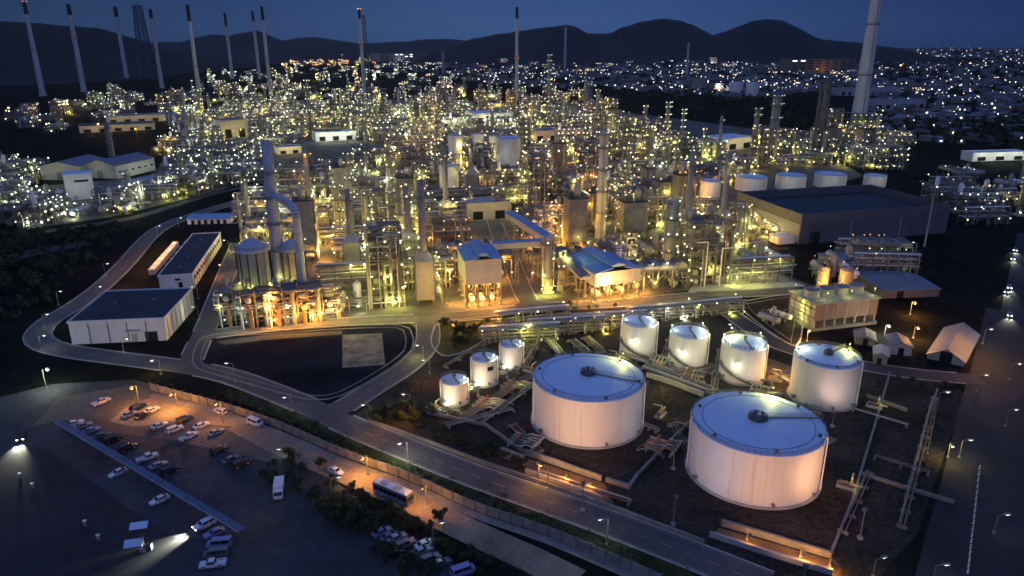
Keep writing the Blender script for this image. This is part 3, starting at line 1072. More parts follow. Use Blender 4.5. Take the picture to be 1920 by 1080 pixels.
# --- shed on legs with ribbed blue roof (two of them)
def leg_house(label, fl, fr, ybot, ytop, depth, lamp_side):
    a, yaw, L, D = frame_of(fl, fr, depth)
    z0, h = zat(a, ybot), zat(a, ytop)
    t = thing('machine_house', label, 'machine house', a, yaw)
    mb = MB()
    mb.box((L / 2, .15, (z0 + h) / 2), (L, .3, h - z0), M_WALLG)
    mb.box((L / 2, D - .15, (z0 + h) / 2), (L, .3, h - z0), M_WALLG)
    mb.box((.15, D / 2, (z0 + h) / 2), (.3, D - .62, h - z0), M_WALLG)
    mb.box((L - .15, D / 2, (z0 + h) / 2), (.3, D - .62, h - z0), M_WALLG)
    for k in range(1, 8):
        mb.box((L * k / 8, -.05, (z0 + h) / 2), (.12, .1, h - z0 - .4), M_WALLG)
    build('wall', mb, t)
    mb = MB()
    mb.box((L / 2, D / 2, z0 + .2), (L - .7, D - .7, .4), M_GRATE)
    build('floor', mb, t)
    mb = MB()
    rise = L * .075
    for x0, x1, z0r, z1r in ((-.5, L * .38, h - .05, h + rise), (L * .62, L + .5, h + rise, h - .05)):
        rings = [[(x0, y, z0r), (x1, y, z1r), (x1, y, z1r - .25), (x0, y, z0r - .25)] for y in (-.6, D + .6)]
        mb.loft(rings, M_ROOFB)
    ro = build('roof', mb, t)
    mb = MB()
    rings = [[(L * .36, y, h + rise + .3), (L * .36, y, h + rise + 1.0), (L * .5, y, h + rise + 1.7), (L * .64, y, h + rise + 1.0), (L * .64, y, h + rise + .3)] for y in (-.3, D + .3)]
    mb.loft(rings, M_ROOFB)
    for k in range(int(D / 1.5)):
        mb.box((L * .645, .8 + k * 1.5, h + rise + .55), (.12, .5, .5), M_WALLW)
    build('ridge_vent', mb, t)
    nx, ny = 4, 4
    for i in range(nx):
        for j in range(ny):
            mb = MB()
            x, y = .4 + (L - .8) * i / (nx - 1), .4 + (D - .8) * j / (ny - 1)
            mb.box((x, y, z0 / 2), (.55, .55, z0), M_STEEL)
            mb.box((x, y, .3), (1.3, 1.3, .6), M_CONC)
            build('leg', mb, t)
    mb = MB()
    for i in range(nx - 1):
        x, x2 = .4 + (L - .8) * i / (nx - 1), .4 + (L - .8) * (i + 1) / (nx - 1)
        for y in (.4, D - .4):
            if i != 1:
                mb.bar((x, y, .5), (x2, y, z0 - .3), .22, M_STEEL)
    for y in (.4, D - .4):
        mb.bar((.4, y, z0 * .5), (L - .4, y, z0 * .5), .3, M_STEEL)
    build('brace', mb, t)
    for k in range(3):
        mb = MB()
        c = (L * (.22 + .28 * k), D * .3, 1.9)
        mb.hdrum(c, 4.2, 1.1, M_WHITE, PI / 2, 10)
        mb.box((c[0], c[1], .5), (2.0, 3.0, 1.0), M_CONC)
        build('pump_drum', mb, t)
    Mx = Matrix.Translation(a) @ Matrix.Rotation(yaw, 4, 'Z')
    for k in range(5):
        mb = MB()
        c = Vector((L * (.1 + .2 * k), .9, z0 - .6))
        mb.merge(lamp_mb('orange', 'near', .24), Matrix.Translation(c))
        build('lamp', mb, t)
        light(Mx @ (c + Vector((0, .2, -.6))), 2400, 'orange', .3)
    light(Mx @ Vector((L * .3, D * .6, z0 - 1.5)), 2400, 'orange', .3)
    for fx, fy in ((.15, .6), (.5, 1.6), (.85, .6), (1.22, 3), (-.22, 3)):
        light(Mx @ Vector((L * fx, fy, 3.2)), 3400, 'orange', .3)
    return t, a, yaw, L, D, z0, h


B3 = leg_house('grey machine house on legs with ribbed blue roof, left of the plant road', (874, 576), (941, 571), 535, 489, 21, 0)
B4 = leg_house('grey machine house on legs with glowing white front, right of the plant road', (1114, 569), (1198, 557), 538, 513, 26, 1)
# the flood lamp that washes the front of the right hand house
t, a, yaw, L, D, z0, h = B4
Mx = Matrix.Translation(a) @ Matrix.Rotation(yaw, 4, 'Z')
light(Mx @ Vector((L * .2, -3.2, z0 + 1.5)), 5200, (1, .62, .28), .3)
light(Mx @ Vector((L * .55, -4.5, z0 + 2.2)), 2600, 'orange', .3)

# --- big dark warehouse on the right
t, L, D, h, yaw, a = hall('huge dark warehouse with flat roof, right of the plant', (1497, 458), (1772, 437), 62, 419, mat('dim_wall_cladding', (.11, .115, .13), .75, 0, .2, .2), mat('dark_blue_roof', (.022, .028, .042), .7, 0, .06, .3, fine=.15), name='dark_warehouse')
for k in range(1, 12):
    part_box(t, 'wall_rib', (L * k / 12, -.12, h * .5), (.4, .24, h * .96), M_WALLG if k % 4 == 0 else MATS['dim_wall_cladding'])
for k in range(9):
    part_box(t, 'side_louvre', (-.16, D / 2, h * (.12 + .095 * k)), (.3, D - 1.5, .5), M_WALLG)
for c, sz in (((L / 2, .3, h + 2.4), (L, .6, 4.8)), ((L / 2, D - .3, h + 2.4), (L, .6, 4.8)), ((.3, D / 2, h + 2.4), (.6, D - 1.22, 4.8)), ((L - .3, D / 2, h + 2.4), (.6, D - 1.22, 4.8))):
    part_box(t, 'upstand', c, sz, MATS['dim_wall_cladding'])
part_box(t, 'door', (L * .1, -.06, 3), (6, .12, 6), M_BLACK)
Mx = Matrix.Translation(a) @ Matrix.Rotation(yaw, 4, 'Z')
light(Mx @ Vector((-9, 20, 7)), 900, 'warm', .4)
light(Mx @ Vector((-8, 50, 7)), 700, 'warm', .4)
part_box(t, 'annex', (-6, 6, 2), (10, 8, 4), M_WALLW)

# --- cooling tower
a, yaw, L, D = frame_of((1524, 621), (1640, 607), 15)
h = zat(a, 572)
t = thing('cooling_tower', 'long cooling tower with brown cladding, open foot and pale fan deck', 'cooling tower', a, yaw)
brown = mat('brown_tower_cladding', (.21, .155, .125), .8, 0, .2, .25, 0, (1, 1, .3))
zl = h * .38
mb = MB()
mb.box((L / 2, .2, (zl + h) / 2), (L, .4, h - zl), brown)
mb.box((L / 2, D - .2, (zl + h) / 2), (L, .4, h - zl), brown)
mb.box((L - .2, D / 2, h / 2), (.4, D - .82, h), brown)
build('wall', mb, t)
mb = MB()
for k in range(5):
    for j in range(6):
        mb.box((.2 + (.25 if j % 2 else 0), 1.4 + k * (D - 2.8) / 4, .7 + j * h / 6.2), (.4, 2.3, h / 8), M_CONC)
build('side_louvre', mb, t)
mb = MB()
mb.box((L / 2, D / 2, .6), (L + .9, D + .9, 1.2), M_CONCD)
build('basin', mb, t)
for i in range(7):
    for y in (.35, D - .35):
        mb = MB()
        mb.box((.4 + (L - .8) * i / 6, y, zl / 2 + .3), (.45, .45, zl - .4), M_CONC)
        build('column', mb, t)
for k in range(1, 6):
    part_box(t, 'wall_rib', (L * k / 6, -.1, (zl + h) / 2), (.3, .2, h - zl - .1), M_CONC)
part_box(t, 'fan_deck', (L / 2, D / 2, h + .2), (L + 1.2, D + 1.2, .4), mat('deck_concrete', (.28, .28, .24), .8, 0, .3, .3))
mb = MB()
for y in (-.5, D + .5):
    for z in (h + .9, h + 1.5):
        mb.bar((-.5, y, z), (L + .5, y, z), .1, M_STEEL)
    for k in range(14):
        mb.bar((-.5 + (L + 1) * k / 13, y, h + .4), (-.5 + (L + 1) * k / 13, y, h + 1.5), .1, M_STEEL)
build('guard_rail', mb, t)
for k in range(4):
    mb = MB()
    c = (L * (.14 + .24 * k), D * .52, h + .4)
    mb.lathe([(3.0, 0), (2.5, 1.2), (2.55, 2.0), (2.9, 2.8), (2.7, 2.8), (2.3, 1.6)], M_CONC, c, 24)
    f = build('fan_cowl', mb, t)
    mb = MB()
    for q in range(6):
        b = q * PI / 3
        mb.bar((c[0], c[1], c[2] + 1.5), (c[0] + 2.2 * math.cos(b), c[1] + 2.2 * math.sin(b), c[2] + 1.5), .5, M_DSTEEL, .1)
    mb.cyl((c[0], c[1], c[2] + 1.2), (c[0], c[1], c[2] + 1.9), .45, M_DSTEEL)
    build('fan', mb, f)
Mx = Matrix.Translation(a) @ Matrix.Rotation(yaw, 4, 'Z')
for k in range(6):
    c = Vector((L * (.02 + .19 * k), D * (.12 if k % 2 else .9), h + 3.4))
    mb = MB()
    mb.bar((c.x, c.y, h + .4), (c.x, c.y, c.z), .12, M_STEEL)
    mb.merge(lamp_mb('green', 'near', .22), Matrix.Translation(c))
    build('deck_lamp', mb, t)
    light(Mx @ (c + Vector((0, .3, -.7))), 380, 'green', .3)
for z in (2.5, h * .55, h * .85):
    c = Vector((-1.6, D * .45, z))
    light(Mx @ c, 500, 'green', .3)
light(Mx @ Vector((L * .75, -9, 6)), 800, (1, .62, .4), .4)

# --- two orange lit silos behind the cooling tower
for px, w, lab in ((1537, 11, 'orange lit cylindrical silo behind the cooling tower, the brighter left one'), (1580, 13, 'orange lit cylindrical silo behind the cooling tower, the dimmer right one')):
    p = g(px, 562)
    t = thing('silo', lab, 'silo', p)
    r = w * p.y / F
    hh = zat(p, 506)
    mb = MB(); mb.lathe([(r, 0), (r, hh)], M_VESSEL, n=20); build('shell', mb, t)
    mb = MB(); mb.lathe([(r + .1, hh), (r * .5, hh + .8), (.01, hh + 1.1)], M_VESSEL, n=20); build('roof', mb, t)
    mb = MB(); arc_rail(mb, r, hh, 1.1, M_STEEL, 14, w=.1); build('guard_rail', mb, t)
p = g(1537, 562) + Vector((0, -6.5, 8))
light(p, 9000, 'orange', .4)
light(p + Vector((0, 3.2, 7)), 2500, 'orange', .3)

# --- gable sheds on the right
def gable(label, fl, fr, top, depth, rise, wall, roof, ridge='y', name='gable_shed'):
    return hall(label, fl, fr, depth, top, wall, roof, name=name, cat='shed', rise=rise, ridge=ridge)


t, L, D, h, yaw, a = gable('grey gable roofed shed with orange lit right side, right of the tank yard', (1738, 672), (1806, 688), 664, 30, 3.4, mat('shed_wall_sheet', (.2, .21, .25), .7, 0, .2, .15), mat('pale_shed_sheet', (.15, .165, .21), .6, 0, .2, .1))
part_box(t, 'door', (L * .5, -.06, 1.9), (3.6, .12, 3.8), M_GLASS)
Mx = Matrix.Translation(a) @ Matrix.Rotation(yaw, 4, 'Z')
light(Mx @ Vector((L + 3.5, D * .4, 12)), 11000, 'orange', .4)
light(Mx @ Vector((L + 3, 4, 5)), 900, 'orange', .4)
t, L, D, h, yaw, a = gable('small blue grey shed left of the gable shed with a bright seam', (1668, 664), (1708, 668), 648, 9, 1.6, M_WALLG, mat('slate_blue_sheet', (.09, .12, .17), .6, 0, .2, .15))
part_box(t, 'door', (L * .5, -.06, 1.3), (1.8, .12, 2.6), M_GLASS)
t, L, D, h, yaw, a = gable('small white roofed hut between cooling tower and the medium tank', (1603, 645), (1640, 650), 634, 8, 1.4, M_CONCD, M_CONCD)
part_box(t, 'door', (L * .5, -.06, 1.2), (1.6, .12, 2.4), M_GLASS)
t, L, D, h, yaw, a = gable('small pale hut with lit wall just right of the medium tank', (1637, 682), (1662, 686), 664, 7, 1.2, M_CONCD, M_WALLG)
part_box(t, 'door', (L * .4, -.06, 1.2), (1.4, .12, 2.4), M_GLASS)
t, L, D, h, yaw, a = gable('lean blue roofed shelter among lights behind the cooling tower', (1590, 512), (1640, 506), 497, 20, 1.2, M_WALLG, mat('teal_sheet', (.12, .25, .36), .6, 0, .2, .15), ridge='x')
part_box(t, 'door', (L * .4, -.06, 1.2), (2, .12, 2.6), M_GLASS)
t, L, D, h, yaw, a = gable('low dark flat shed in the far right yard near the highway', (1655, 560), (1760, 556), 545, 26, 1.0, mat('dim_wall_cladding', (0, 0, 0)), M_ROOFG, ridge='x')
part_box(t, 'door', (L * .3, -.06, 1.5), (3, .12, 3), M_GLASS)

# --- sheds on the left plant
t, L, D, h, yaw, a = gable('grey gable shed in the left plant, the farther left of two', (150, 338), (205, 322), 312, 30, 3.5, M_WALLG, M_ROOFG, ridge='x')
part_box(t, 'door', (-.06, D * .5, 3), (.12, 5, 6), M_ROOFG)
Mx = Matrix.Translation(a) @ Matrix.Rotation(yaw, 4, 'Z')
light(Mx @ Vector((-14, D * .5, 8)), 1800, 'green', .4)
t, L, D, h, yaw, a = gable('grey gable shed in the left plant, the bigger right of two', (220, 336), (292, 319), 311, 30, 4.0, M_WALLG, M_ROOFG, ridge='x')
part_box(t, 'door', (-.06, D * .5, 3), (.12, 5, 6), M_ROOFG)
for k in range(6):
    part_box(t, 'window', (L * (k + .5) / 6, -.05, h * .5), (L / 6 * .4, .1, 1.2), M_GLASS)
Mx = Matrix.Translation(a) @ Matrix.Rotation(yaw, 4, 'Z')
light(Mx @ Vector((-14, D * .5, 8)), 1800, 'green', .4)
for k in range(6):
    light(Mx @ Vector((L * (k + .5) / 6, -9, 5)), 700, 'white', .4)
t, L, D, h, yaw, a = hall('pale cube shaped building in front of the two left gable sheds', (127, 377), (180, 372), 16, 330, M_WALLW, M_ROOFW, name='plant_building')
part_box(t, 'window', (L * .6, -.04, h * .75), (L * .5, .1, 1.5), M_GLASS)
part_box(t, 'door', (L * .3, -.06, 1.6), (3, .12, 3.2), M_WALLG)
Mx = Matrix.Translation(a) @ Matrix.Rotation(yaw, 4, 'Z')
light(Mx @ Vector((L * .5, -12, 7)), 900, 'white', .4)
t, L, D, h, yaw, a = hall('long low grey hall running along the left plant road', (222, 370), (352, 338), 15, 353, M_WALLG, M_WALLG, name='long_hall')
for k in range(10):
    part_box(t, 'door', (4 + k * (L - 8) / 9, -.06, 1.6), (2.6, .12, 3.2), M_GLASS)
t, L, D, h, yaw, a = hall('low blue roofed hall at the left edge of the plant', (-20, 410), (102, 385), 30, 388, M_WALLG, mat('deep_blue_sheet', (.10, .15, .32), .6, 0, .1, .1), name='long_hall')
part_box(t, 'door', (L * .5, -.06, 2), (4, .12, 4), M_GLASS)

# --- other low buildings seen among the lights
for lab, fl, fr, dep, top, wall, roof in (
        ('big grey block building standing over lights in the upper left plant', (417, 262), (468, 258), 26, 228, M_WALLG, M_ROOFG),
        ('white lit hall with pale roof above the plant centre left', (592, 266), (668, 262), 20, 250, M_WALLW, M_ROOFW),
        ('small blue roofed hall right of the twin duct tower top', (520, 290), (566, 287), 16, 278, M_WALLW, mat('deep_blue_sheet', (0, 0, 0))),
        ('small blue roofed hall left of the twin duct tower', (375, 278), (414, 275), 16, 268, M_WALLW, mat('deep_blue_sheet', (0, 0, 0))),
        ('bright white hall behind the centre tanks, lower one of two', (828, 240), (868, 238), 30, 226, M_WALLW, M_ROOFW),
        ('bright white hall behind the centre tanks, upper wide one', (890, 236), (962, 233), 40, 214, M_WALLW, M_ROOFW),
        ('dark roofed round ended hall above the centre tanks', (895, 208), (960, 206), 60, 196, M_WALLG, M_ROOFD),
        ('dark long shed left of the centre tanks', (740, 250), (835, 246), 40, 236, M_WALLG, M_ROOFD),
        ('long dark hall in the far left plant, lower one of two', (150, 250), (292, 243), 30, 238, M_WALLG, M_ROOFD),
        ('long dark hall in the far left plant, upper one of two', (200, 232), (330, 226), 30, 220, M_WALLG, M_ROOFG),
        ('low white lit hall in the far left plant above the dark halls', (290, 222), (392, 224), 22, 214, M_WALLW, M_ROOFW),
        ('orange lit open hall right of the centre tanks', (1000, 266), (1100, 262), 22, 247, M_WALLG, M_ROOFG),
        ('grey louvred block with long roof behind the left machine house', (876, 415), (958, 410), 16, 384, M_WALLG, M_WALLG),
        ('white curved hall with lit edges at the far right', (1822, 303), (1925, 300), 14, 288, M_WALLW, M_ROOFW),
        ('pale blue roofed hall behind the right chimney of the plant', (1360, 283), (1412, 277), 30, 262, M_WALLW, M_ROOFW),
        ('blue roofed hall at the right rear of the plant', (1140, 246), (1190, 243), 30, 230, M_WALLG, mat('deep_blue_sheet', (0, 0, 0))),
        ('long pale hall in the dark land right of the tall chimney', (1575, 180), (1690, 178), 30, 166, M_WALLG, M_ROOFG),
        ('long dim hall below another in the dark land right of the tall chimney', (1640, 206), (1735, 204), 30, 190, M_WALLG, M_ROOFG)):
    t, L, D, h, yaw, a = hall(lab, fl, fr, dep, top, wall, roof, name='hall')
    n = max(2, int(L / 14))
    for k in range(n):
        part_box(t, 'door', (L * (k + .5) / n, -.06, h * .3), (L / n * .45, .12, h * .5), M_GLASS)
    Mx = Matrix.Translation(a) @ Matrix.Rotation(yaw, 4, 'Z')
    kind = 'orange' if 'orange' in lab else ('white' if 'white' in lab else 'warm')
    if 'dim' not in lab and 'dark land' not in lab:
        sc = (a.length / 500) ** 1
        for k in range(3):
            light(Mx @ Vector((L * (k + .5) / 3, -7 * sc, 8)), 900 * sc * sc * (2.2 if 'white' in lab else 1), kind, .4)

# --- duct tower and silos of the furnace corner
p = g(531, 562)
t = thing('duct_tower', 'tall blue grey steel duct tower with a side branch bending down', 'duct tower', p)
ht = zat(p, 264)
r0 = 2.35
mb = MB()
mb.lathe([(r0 * 1.15, 0), (r0 * 1.15, 20), (r0, 24), (r0, zat(p, 335)), (r0 * .86, zat(p, 325)), (r0 * .86, ht), (r0 * .7, ht)], M_DUCT, n=22)
build('shaft', mb, t)
for py in (325, 372, 420, 470):
    z = zat(p, py)
    mb = MB()
    mb.lathe([(r0 + .05, z), (r0 + .8, z), (r0 + .8, z + .25), (r0 + .05, z + .25)], M_GRATE, n=22, smooth=False)
    pf = build('ring_platform', mb, t)
    mb = MB(); arc_rail(mb, r0 + .75, z + .2, 1.0, M_DSTEEL, 14, w=.08); build('guard_rail', mb, pf)
ze = zat(p, 366)
q = g(574, 592) - p
q.z = 0
mb = MB()
arc = []
for k in range(9):
    b = k / 8 * PI / 2
    arc.append(Vector((q.x * (.55 + .45 * math.sin(b)), q.y * (.55 + .45 * math.sin(b)), ze - (1 - math.cos(b)) * 4.5)))
pts = [Vector((q.x * .1, q.y * .1, ze))] + arc
mb.tube(pts, 1.5, M_DUCT, 16)
mb.tube([pts[-1], Vector((q.x, q.y, 0))], 1.5, M_DUCT, 16)
for z in (8, 14, 20, 26, 32):
    if z < ze - 6:
        mb.cyl((q.x, q.y, z), (q.x, q.y, z + .4), 1.75, M_DUCT, n=16)
build('branch_duct', mb, t)
mb = MB()
for k in range(30):
    z = 2 + k * (ht - 4) / 30
    mb.bar((-r0 - .3, -1.2, z), (-r0 + .4, -1.9, z), .1, M_DSTEEL)
mb.bar((-r0 - .3, -1.2, 1), (-r0 - .3, -1.2, ht - 2), .12, M_DSTEEL); mb.bar((-r0 + .4, -1.9, 1), (-r0 + .4, -1.9, ht - 2), .12, M_DSTEEL)
build('ladder', mb, t)


def hopper(label, px, py, rpx, yroof_top, yroof_edge, ybody):
    p = g(px, py)
    r = rpx * p.y / F
    ze, zt, zb = zat(p, yroof_edge), zat(p, yroof_top), zat(p, ybody)
    t = thing('hopper_silo', label, 'silo', p)
    mb = MB(); mb.lathe([(r * .25, zb - r * .8), (r, zb), (r, ze)], M_STACK, n=28)
    for k in range(12):
        b = k * PI / 6
        mb.bar(((r + .1) * math.cos(b), (r + .1) * math.sin(b), zb), ((r + .1) * math.cos(b), (r + .1) * math.sin(b), ze - .6), .3, M_STEEL); build('shell', mb, t)
    mb = MB(); mb.lathe([(r + .6, ze - .5), (r + .6, ze + .7), (r * .55, (ze + zt) / 2 + .6), (r * .12, zt), (.01, zt)], M_DUCT, n=28); build('roof', mb, t)
    mb = MB(); arc_rail(mb, r + .5, ze + .7, 1.1, M_STEEL, 22, w=.1); build('guard_rail', mb, t)
    for k in range(8):
        b = k * PI / 4
        mb = MB(); mb.cyl((r * .95 * math.cos(b), r * .95 * math.sin(b), 0), (r * .95 * math.cos(b), r * .95 * math.sin(b), ze - .6), .32, M_STEEL, n=8); build('leg', mb, t)
    for z in (zb * .5, zb * .95):
        mb = MB(); arc_rail(mb, r + .9, z, 1.1, M_STEEL, 20, w=.1)
        mb.lathe([(r * .9, z), (r + 1, z), (r + 1, z - .2), (r * .9, z - .2)], M_GRATE, n=24, smooth=False); build('platform', mb, t)
    tw = math.atan2(-p.y, -p.x)
    for k, (da, z, kd) in enumerate(((-.9, zb + 2, 'green'), (-.2, zb + 1, 'green'), (.7, zb + 1, 'green'), (-.5, 3, 'white'), (.5, 3, 'orange'), (0, zb * .55, 'white'))):
        d = Vector((math.cos(tw + da), math.sin(tw + da), 0)) * (r + 1.4)
        mb = MB(); mb.merge(lamp_mb(kd, 'near', .26), Matrix.Translation(d + Vector((0, 0, z))))
        mb.bar(d * .92 + Vector((0, 0, z + .3)), d + Vector((0, 0, z + .3)), .12, M_DSTEEL)
        build('lamp', mb, t)
        light(p + d * 1.08 + Vector((0, 0, z - .5)), 420, kd, .3)
    return t


hopper('grey silo with dark low cone roof, left of the duct tower foot', 488, 590, 31, 446, 466, 530)
hopper('pinkish silo with dark low cone roof behind the duct tower branch', 556, 560, 25, 448, 465, 520)
for k, (px, py, pw, kd) in enumerate(((560, 592, 4200, 'orange'), (590, 588, 3600, 'orange'), (530, 596, 2600, 'orange'), (622, 580, 1500, (1, .72, .22)), (430, 600, 900, 'white'), (470, 606, 900, 'white'), (572, 560, 2200, 'orange'))):
    light(g(px, py, 5), pw, kd, .4)

# --- conveyor galleries
def gallery(label, p0, p1, z0, z1, w, hgt, roof, name='conveyor_gallery'):
    a, b = Vector((p0.x, p0.y, 0)), Vector((p1.x, p1.y, 0))
    d = b - a; L = d.length; yaw = math.atan2(d.y, d.x)
    t = thing(name, label, 'conveyor', a, yaw)
    mb = MB()
    rings = [[(x, -w / 2, z), (x, w / 2, z), (x, w / 2, z + hgt), (x, -w / 2, z + hgt)] for x, z in ((0, z0), (L, z1))]
    mb.loft(rings, M_WALLG)
    build('casing', mb, t)
    mb = MB()
    rings = [[(x, -w / 2 - .3, z + hgt), (x, w / 2 + .3, z + hgt), (x, 0, z + hgt + .7)] for x, z in ((-.3, z0), (L + .3, z1))]
    mb.loft(rings, roof)
    build('roof', mb, t)
    n = max(2, int(L / 11))
    for k in range(n + 1):
        x = L * (k + .02) / (n + .04)
        z = z0 + (z1 - z0) * x / L
        mb = MB()
        for s in (-1, 1):
            mb.bar((x, s * w * .75, 0), (x, s * w * .4, z), .35, M_STEEL)
        for q in (.3, .6, .92):
            mb.bar((x, -w * (.75 - .35 * q), z * q), (x, w * (.75 - .35 * q), z * q), .25, M_STEEL)
        mb.bar((x, -w * .68, z * .05), (x, w * .6, z * .3), .2, M_STEEL); mb.bar((x, w * .64, z * .3), (x, -w * .54, z * .6), .2, M_STEEL)
        build('trestle', mb, t)
    return t


b3 = Matrix.Translation(B3[1]) @ Matrix.Rotation(B3[2], 4, 'Z')
pa, pb, pc = g(955, 408, 17), g(1030, 455, 17), g(922, 462, 17)
gallery('blue roofed conveyor gallery running diagonally down to the plant road crossing', pa, pb, 17, 17, 4.6, 3, M_ROOFB)
gallery('straight conveyor gallery from the left machine house to the crossing tower', pc, g(1016, 456, 17), 16, 16, 4, 2.6, M_ROOFB)
gallery('sloping pipe gallery from the crossing tower down beside the right machine house', g(1042, 470, 15), g(1098, 520, 12), 15, 11, 4.5, 1.2, M_STEEL, 'pipe_gallery')
# ---------------------------------------------------------------- process plant prototypes
# a prototype is a list of parts (name, MB) and the places of its lamps
def rail_rect(mb, x0, y0, x1, y1, z, w=.1):
    for zz in (z + .6, z + 1.1):
        mb.bar((x0, y0, zz), (x1, y0, zz), w, M_STEEL); mb.bar((x1, y0, zz), (x1, y1, zz), w, M_STEEL)
        mb.bar((x1, y1, zz), (x0, y1, zz), w, M_STEEL); mb.bar((x0, y1, zz), (x0, y0, zz), w, M_STEEL)


def vert_vessel(mb, c, r, h, m, n=14):
    mb.lathe([(r * .9, 0), (r * .9, h * .12), (r, h * .14), (r, h), (r * .8, h + r * .35), (.01, h + r * .55)], m, c, n)
    mb.cyl((c[0], c[1], c[2] + h + r * .5), (c[0], c[1], c[2] + h + r * .5 + .8), .25, m, n=6)


def p_frame(seed, nx, ny, nz, bay=6.0, hz=4.6):
    R = random.Random(seed)
    parts = []
    W, D = nx * bay, ny * bay
    ox, oy = -W / 2, -D / 2
    fr = MB()
    hts = {}
    for i in range(nx + 1):
        for j in range(ny + 1):
            k = nz if (i in (0, nx // 2) or R.random() < .7) else max(1, nz - R.randint(1, 2))
            hts[i, j] = k * hz + R.choice((0, 1.2))
            fr.box((ox + i * bay, oy + j * bay, hts[i, j] / 2), (.5, .5, hts[i, j]), M_STEEL)
    for k in range(1, nz + 1):
        z = k * hz
        for i in range(nx + 1):
            for j in range(ny + 1):
                if i < nx and hts[i, j] >= z and hts[i + 1, j] >= z:
                    fr.bar((ox + i * bay, oy + j * bay, z), (ox + (i + 1) * bay, oy + j * bay, z), .35, M_STEEL)
                    if R.random() < .2:
                        fr.bar((ox + i * bay, oy + j * bay, z - hz), (ox + (i + 1) * bay, oy + j * bay, z), .25, M_STEEL)
                if j < ny and hts[i, j] >= z and hts[i, j + 1] >= z:
                    fr.bar((ox + i * bay, oy + j * bay, z), (ox + i * bay, oy + (j + 1) * bay, z), .35, M_STEEL)
    parts.append(('frame', fr))
    lamps = []
    for k in range(1, nz + 1):
        z = k * hz
        pl = MB()
        for i in range(nx):
            for j in range(ny):
                if min(hts[i, j], hts[i + 1, j], hts[i, j + 1], hts[i + 1, j + 1]) >= z and R.random() < (.74 if k < nz else .5):
                    pl.box((ox + (i + .5) * bay, oy + (j + .5) * bay, z + .24), (bay - .5, bay - .5, .12), M_GRATE)
                    x0, y0 = ox + i * bay + .2, oy + j * bay + .2
                    rail_rect(pl, x0, y0, x0 + bay - .4, y0 + bay - .4, z + .3, .12)
        if pl.v:
            parts.append(('platform', pl))
        for i in range(nx + 1):
            if R.random() < .72:
                lamps.append((ox + i * bay + R.uniform(-1.5, 1.5), oy - .7, z - R.uniform(.3, 1.6)))
            if R.random() < .3:
                lamps.append((ox + i * bay + R.uniform(-1.5, 1.5), oy + D + .7, z + R.uniform(.5, 1.8)))
        for j in range(ny + 1):
            if R.random() < .35:
                lamps.append((ox - .7, oy + j * bay + R.uniform(-1, 1), z - R.uniform(.3, 1.5)))
            if R.random() < .35:
                lamps.append((ox + W + .7, oy + j * bay + R.uniform(-1, 1), z - R.uniform(.3, 1.5)))
    for q in range(R.randint(7, 10)):
        v = MB()
        i, j, k = R.randrange(nx), R.randrange(ny), R.randrange(nz)
        c = (ox + (i + .5) * bay, oy + (j + .5) * bay, k * hz + .35)
        if R.random() < .5:
            r = R.uniform(.9, 1.6)
            v.hdrum((c[0], c[1], c[2] + r + .5), R.uniform(4, 7), r, M_VESSEL, R.choice((0, PI / 2)), 12)
            v.box((c[0], c[1], c[2] + .4), (1.0, 1.0, .8), M_CONC)
        else:
            vert_vessel(v, c, R.uniform(.9, 1.7), R.uniform(4, 9), R.choice((M_VESSEL, M_PIPE, M_WHITE)))
        parts.append(('vessel', v))
    pp = MB()
    for q in range(26):
        r = R.choice((.14, .2, .25, .35, .5))
        m = R.choice((M_PIPE, M_PIPE, M_STEEL, M_RUST, M_WHITE))
        x, y = ox + R.uniform(-1.2, W + 1.2), oy + R.choice((R.uniform(-1.3, -.4), R.uniform(0, D), D + .8))
        z1 = R.uniform(.5, 1.1) * nz * hz
        x2 = x + R.uniform(-9, 9); x2 = max(ox - 2, min(ox + W + 2, x2))
        y2 = y + R.uniform(-6, 6); y2 = max(oy - 2, min(oy + D + 2, y2))
        z0 = R.choice((0, 0, hz * R.randint(0, nz - 1)))
        pp.tube([(x, y, z0), (x, y, z1), (x2, y, z1), (x2, y2, z1)], r, m, 6)
    for q in range(20):
        z = R.choice([k * hz + R.uniform(.5, 3.5) for k in range(nz)])
        y = oy + R.uniform(-.8, D)
        pp.cyl((ox - 1.5, y, z), (ox + W + 1.5, y, z), R.choice((.14, .2, .3)), R.choice((M_PIPE, M_STEEL, M_WHITE)), n=6)
    parts.append(('pipework', pp))
    for q in range(6):
        eq = MB()
        i, j, k = R.randrange(nx), R.randrange(ny), R.randrange(nz)
        sx, sy, sz = R.uniform(2, 4.6), R.uniform(2, 4.4), R.uniform(1.6, 3.6)
        eq.box((ox + (i + .5) * bay, oy + (j + .5) * bay, k * hz + .32 + sz / 2), (sx, sy, sz), R.choice((M_VESSEL, M_CONC, M_DSTEEL, M_PIPE)))
        parts.append(('equipment_box', eq))
    st = MB()
    for k in range(nz):
        a, b = (ox + W + .9, oy + .5, k * hz), (ox + W + .9, oy + bay - .5, (k + 1) * hz)
        if k % 2:
            a, b = (a[0], b[1], a[2]), (b[0], a[1], b[2])
        st.bar(a, b, 1.0, M_GRATE, .2)
        st.bar((a[0] + .5, a[1], a[2] + 1), (b[0] + .5, b[1], b[2] + 1), .1, M_STEEL)
    parts.append(('stair', st))
    return parts, lamps, max(W, D) / 2, nz * hz


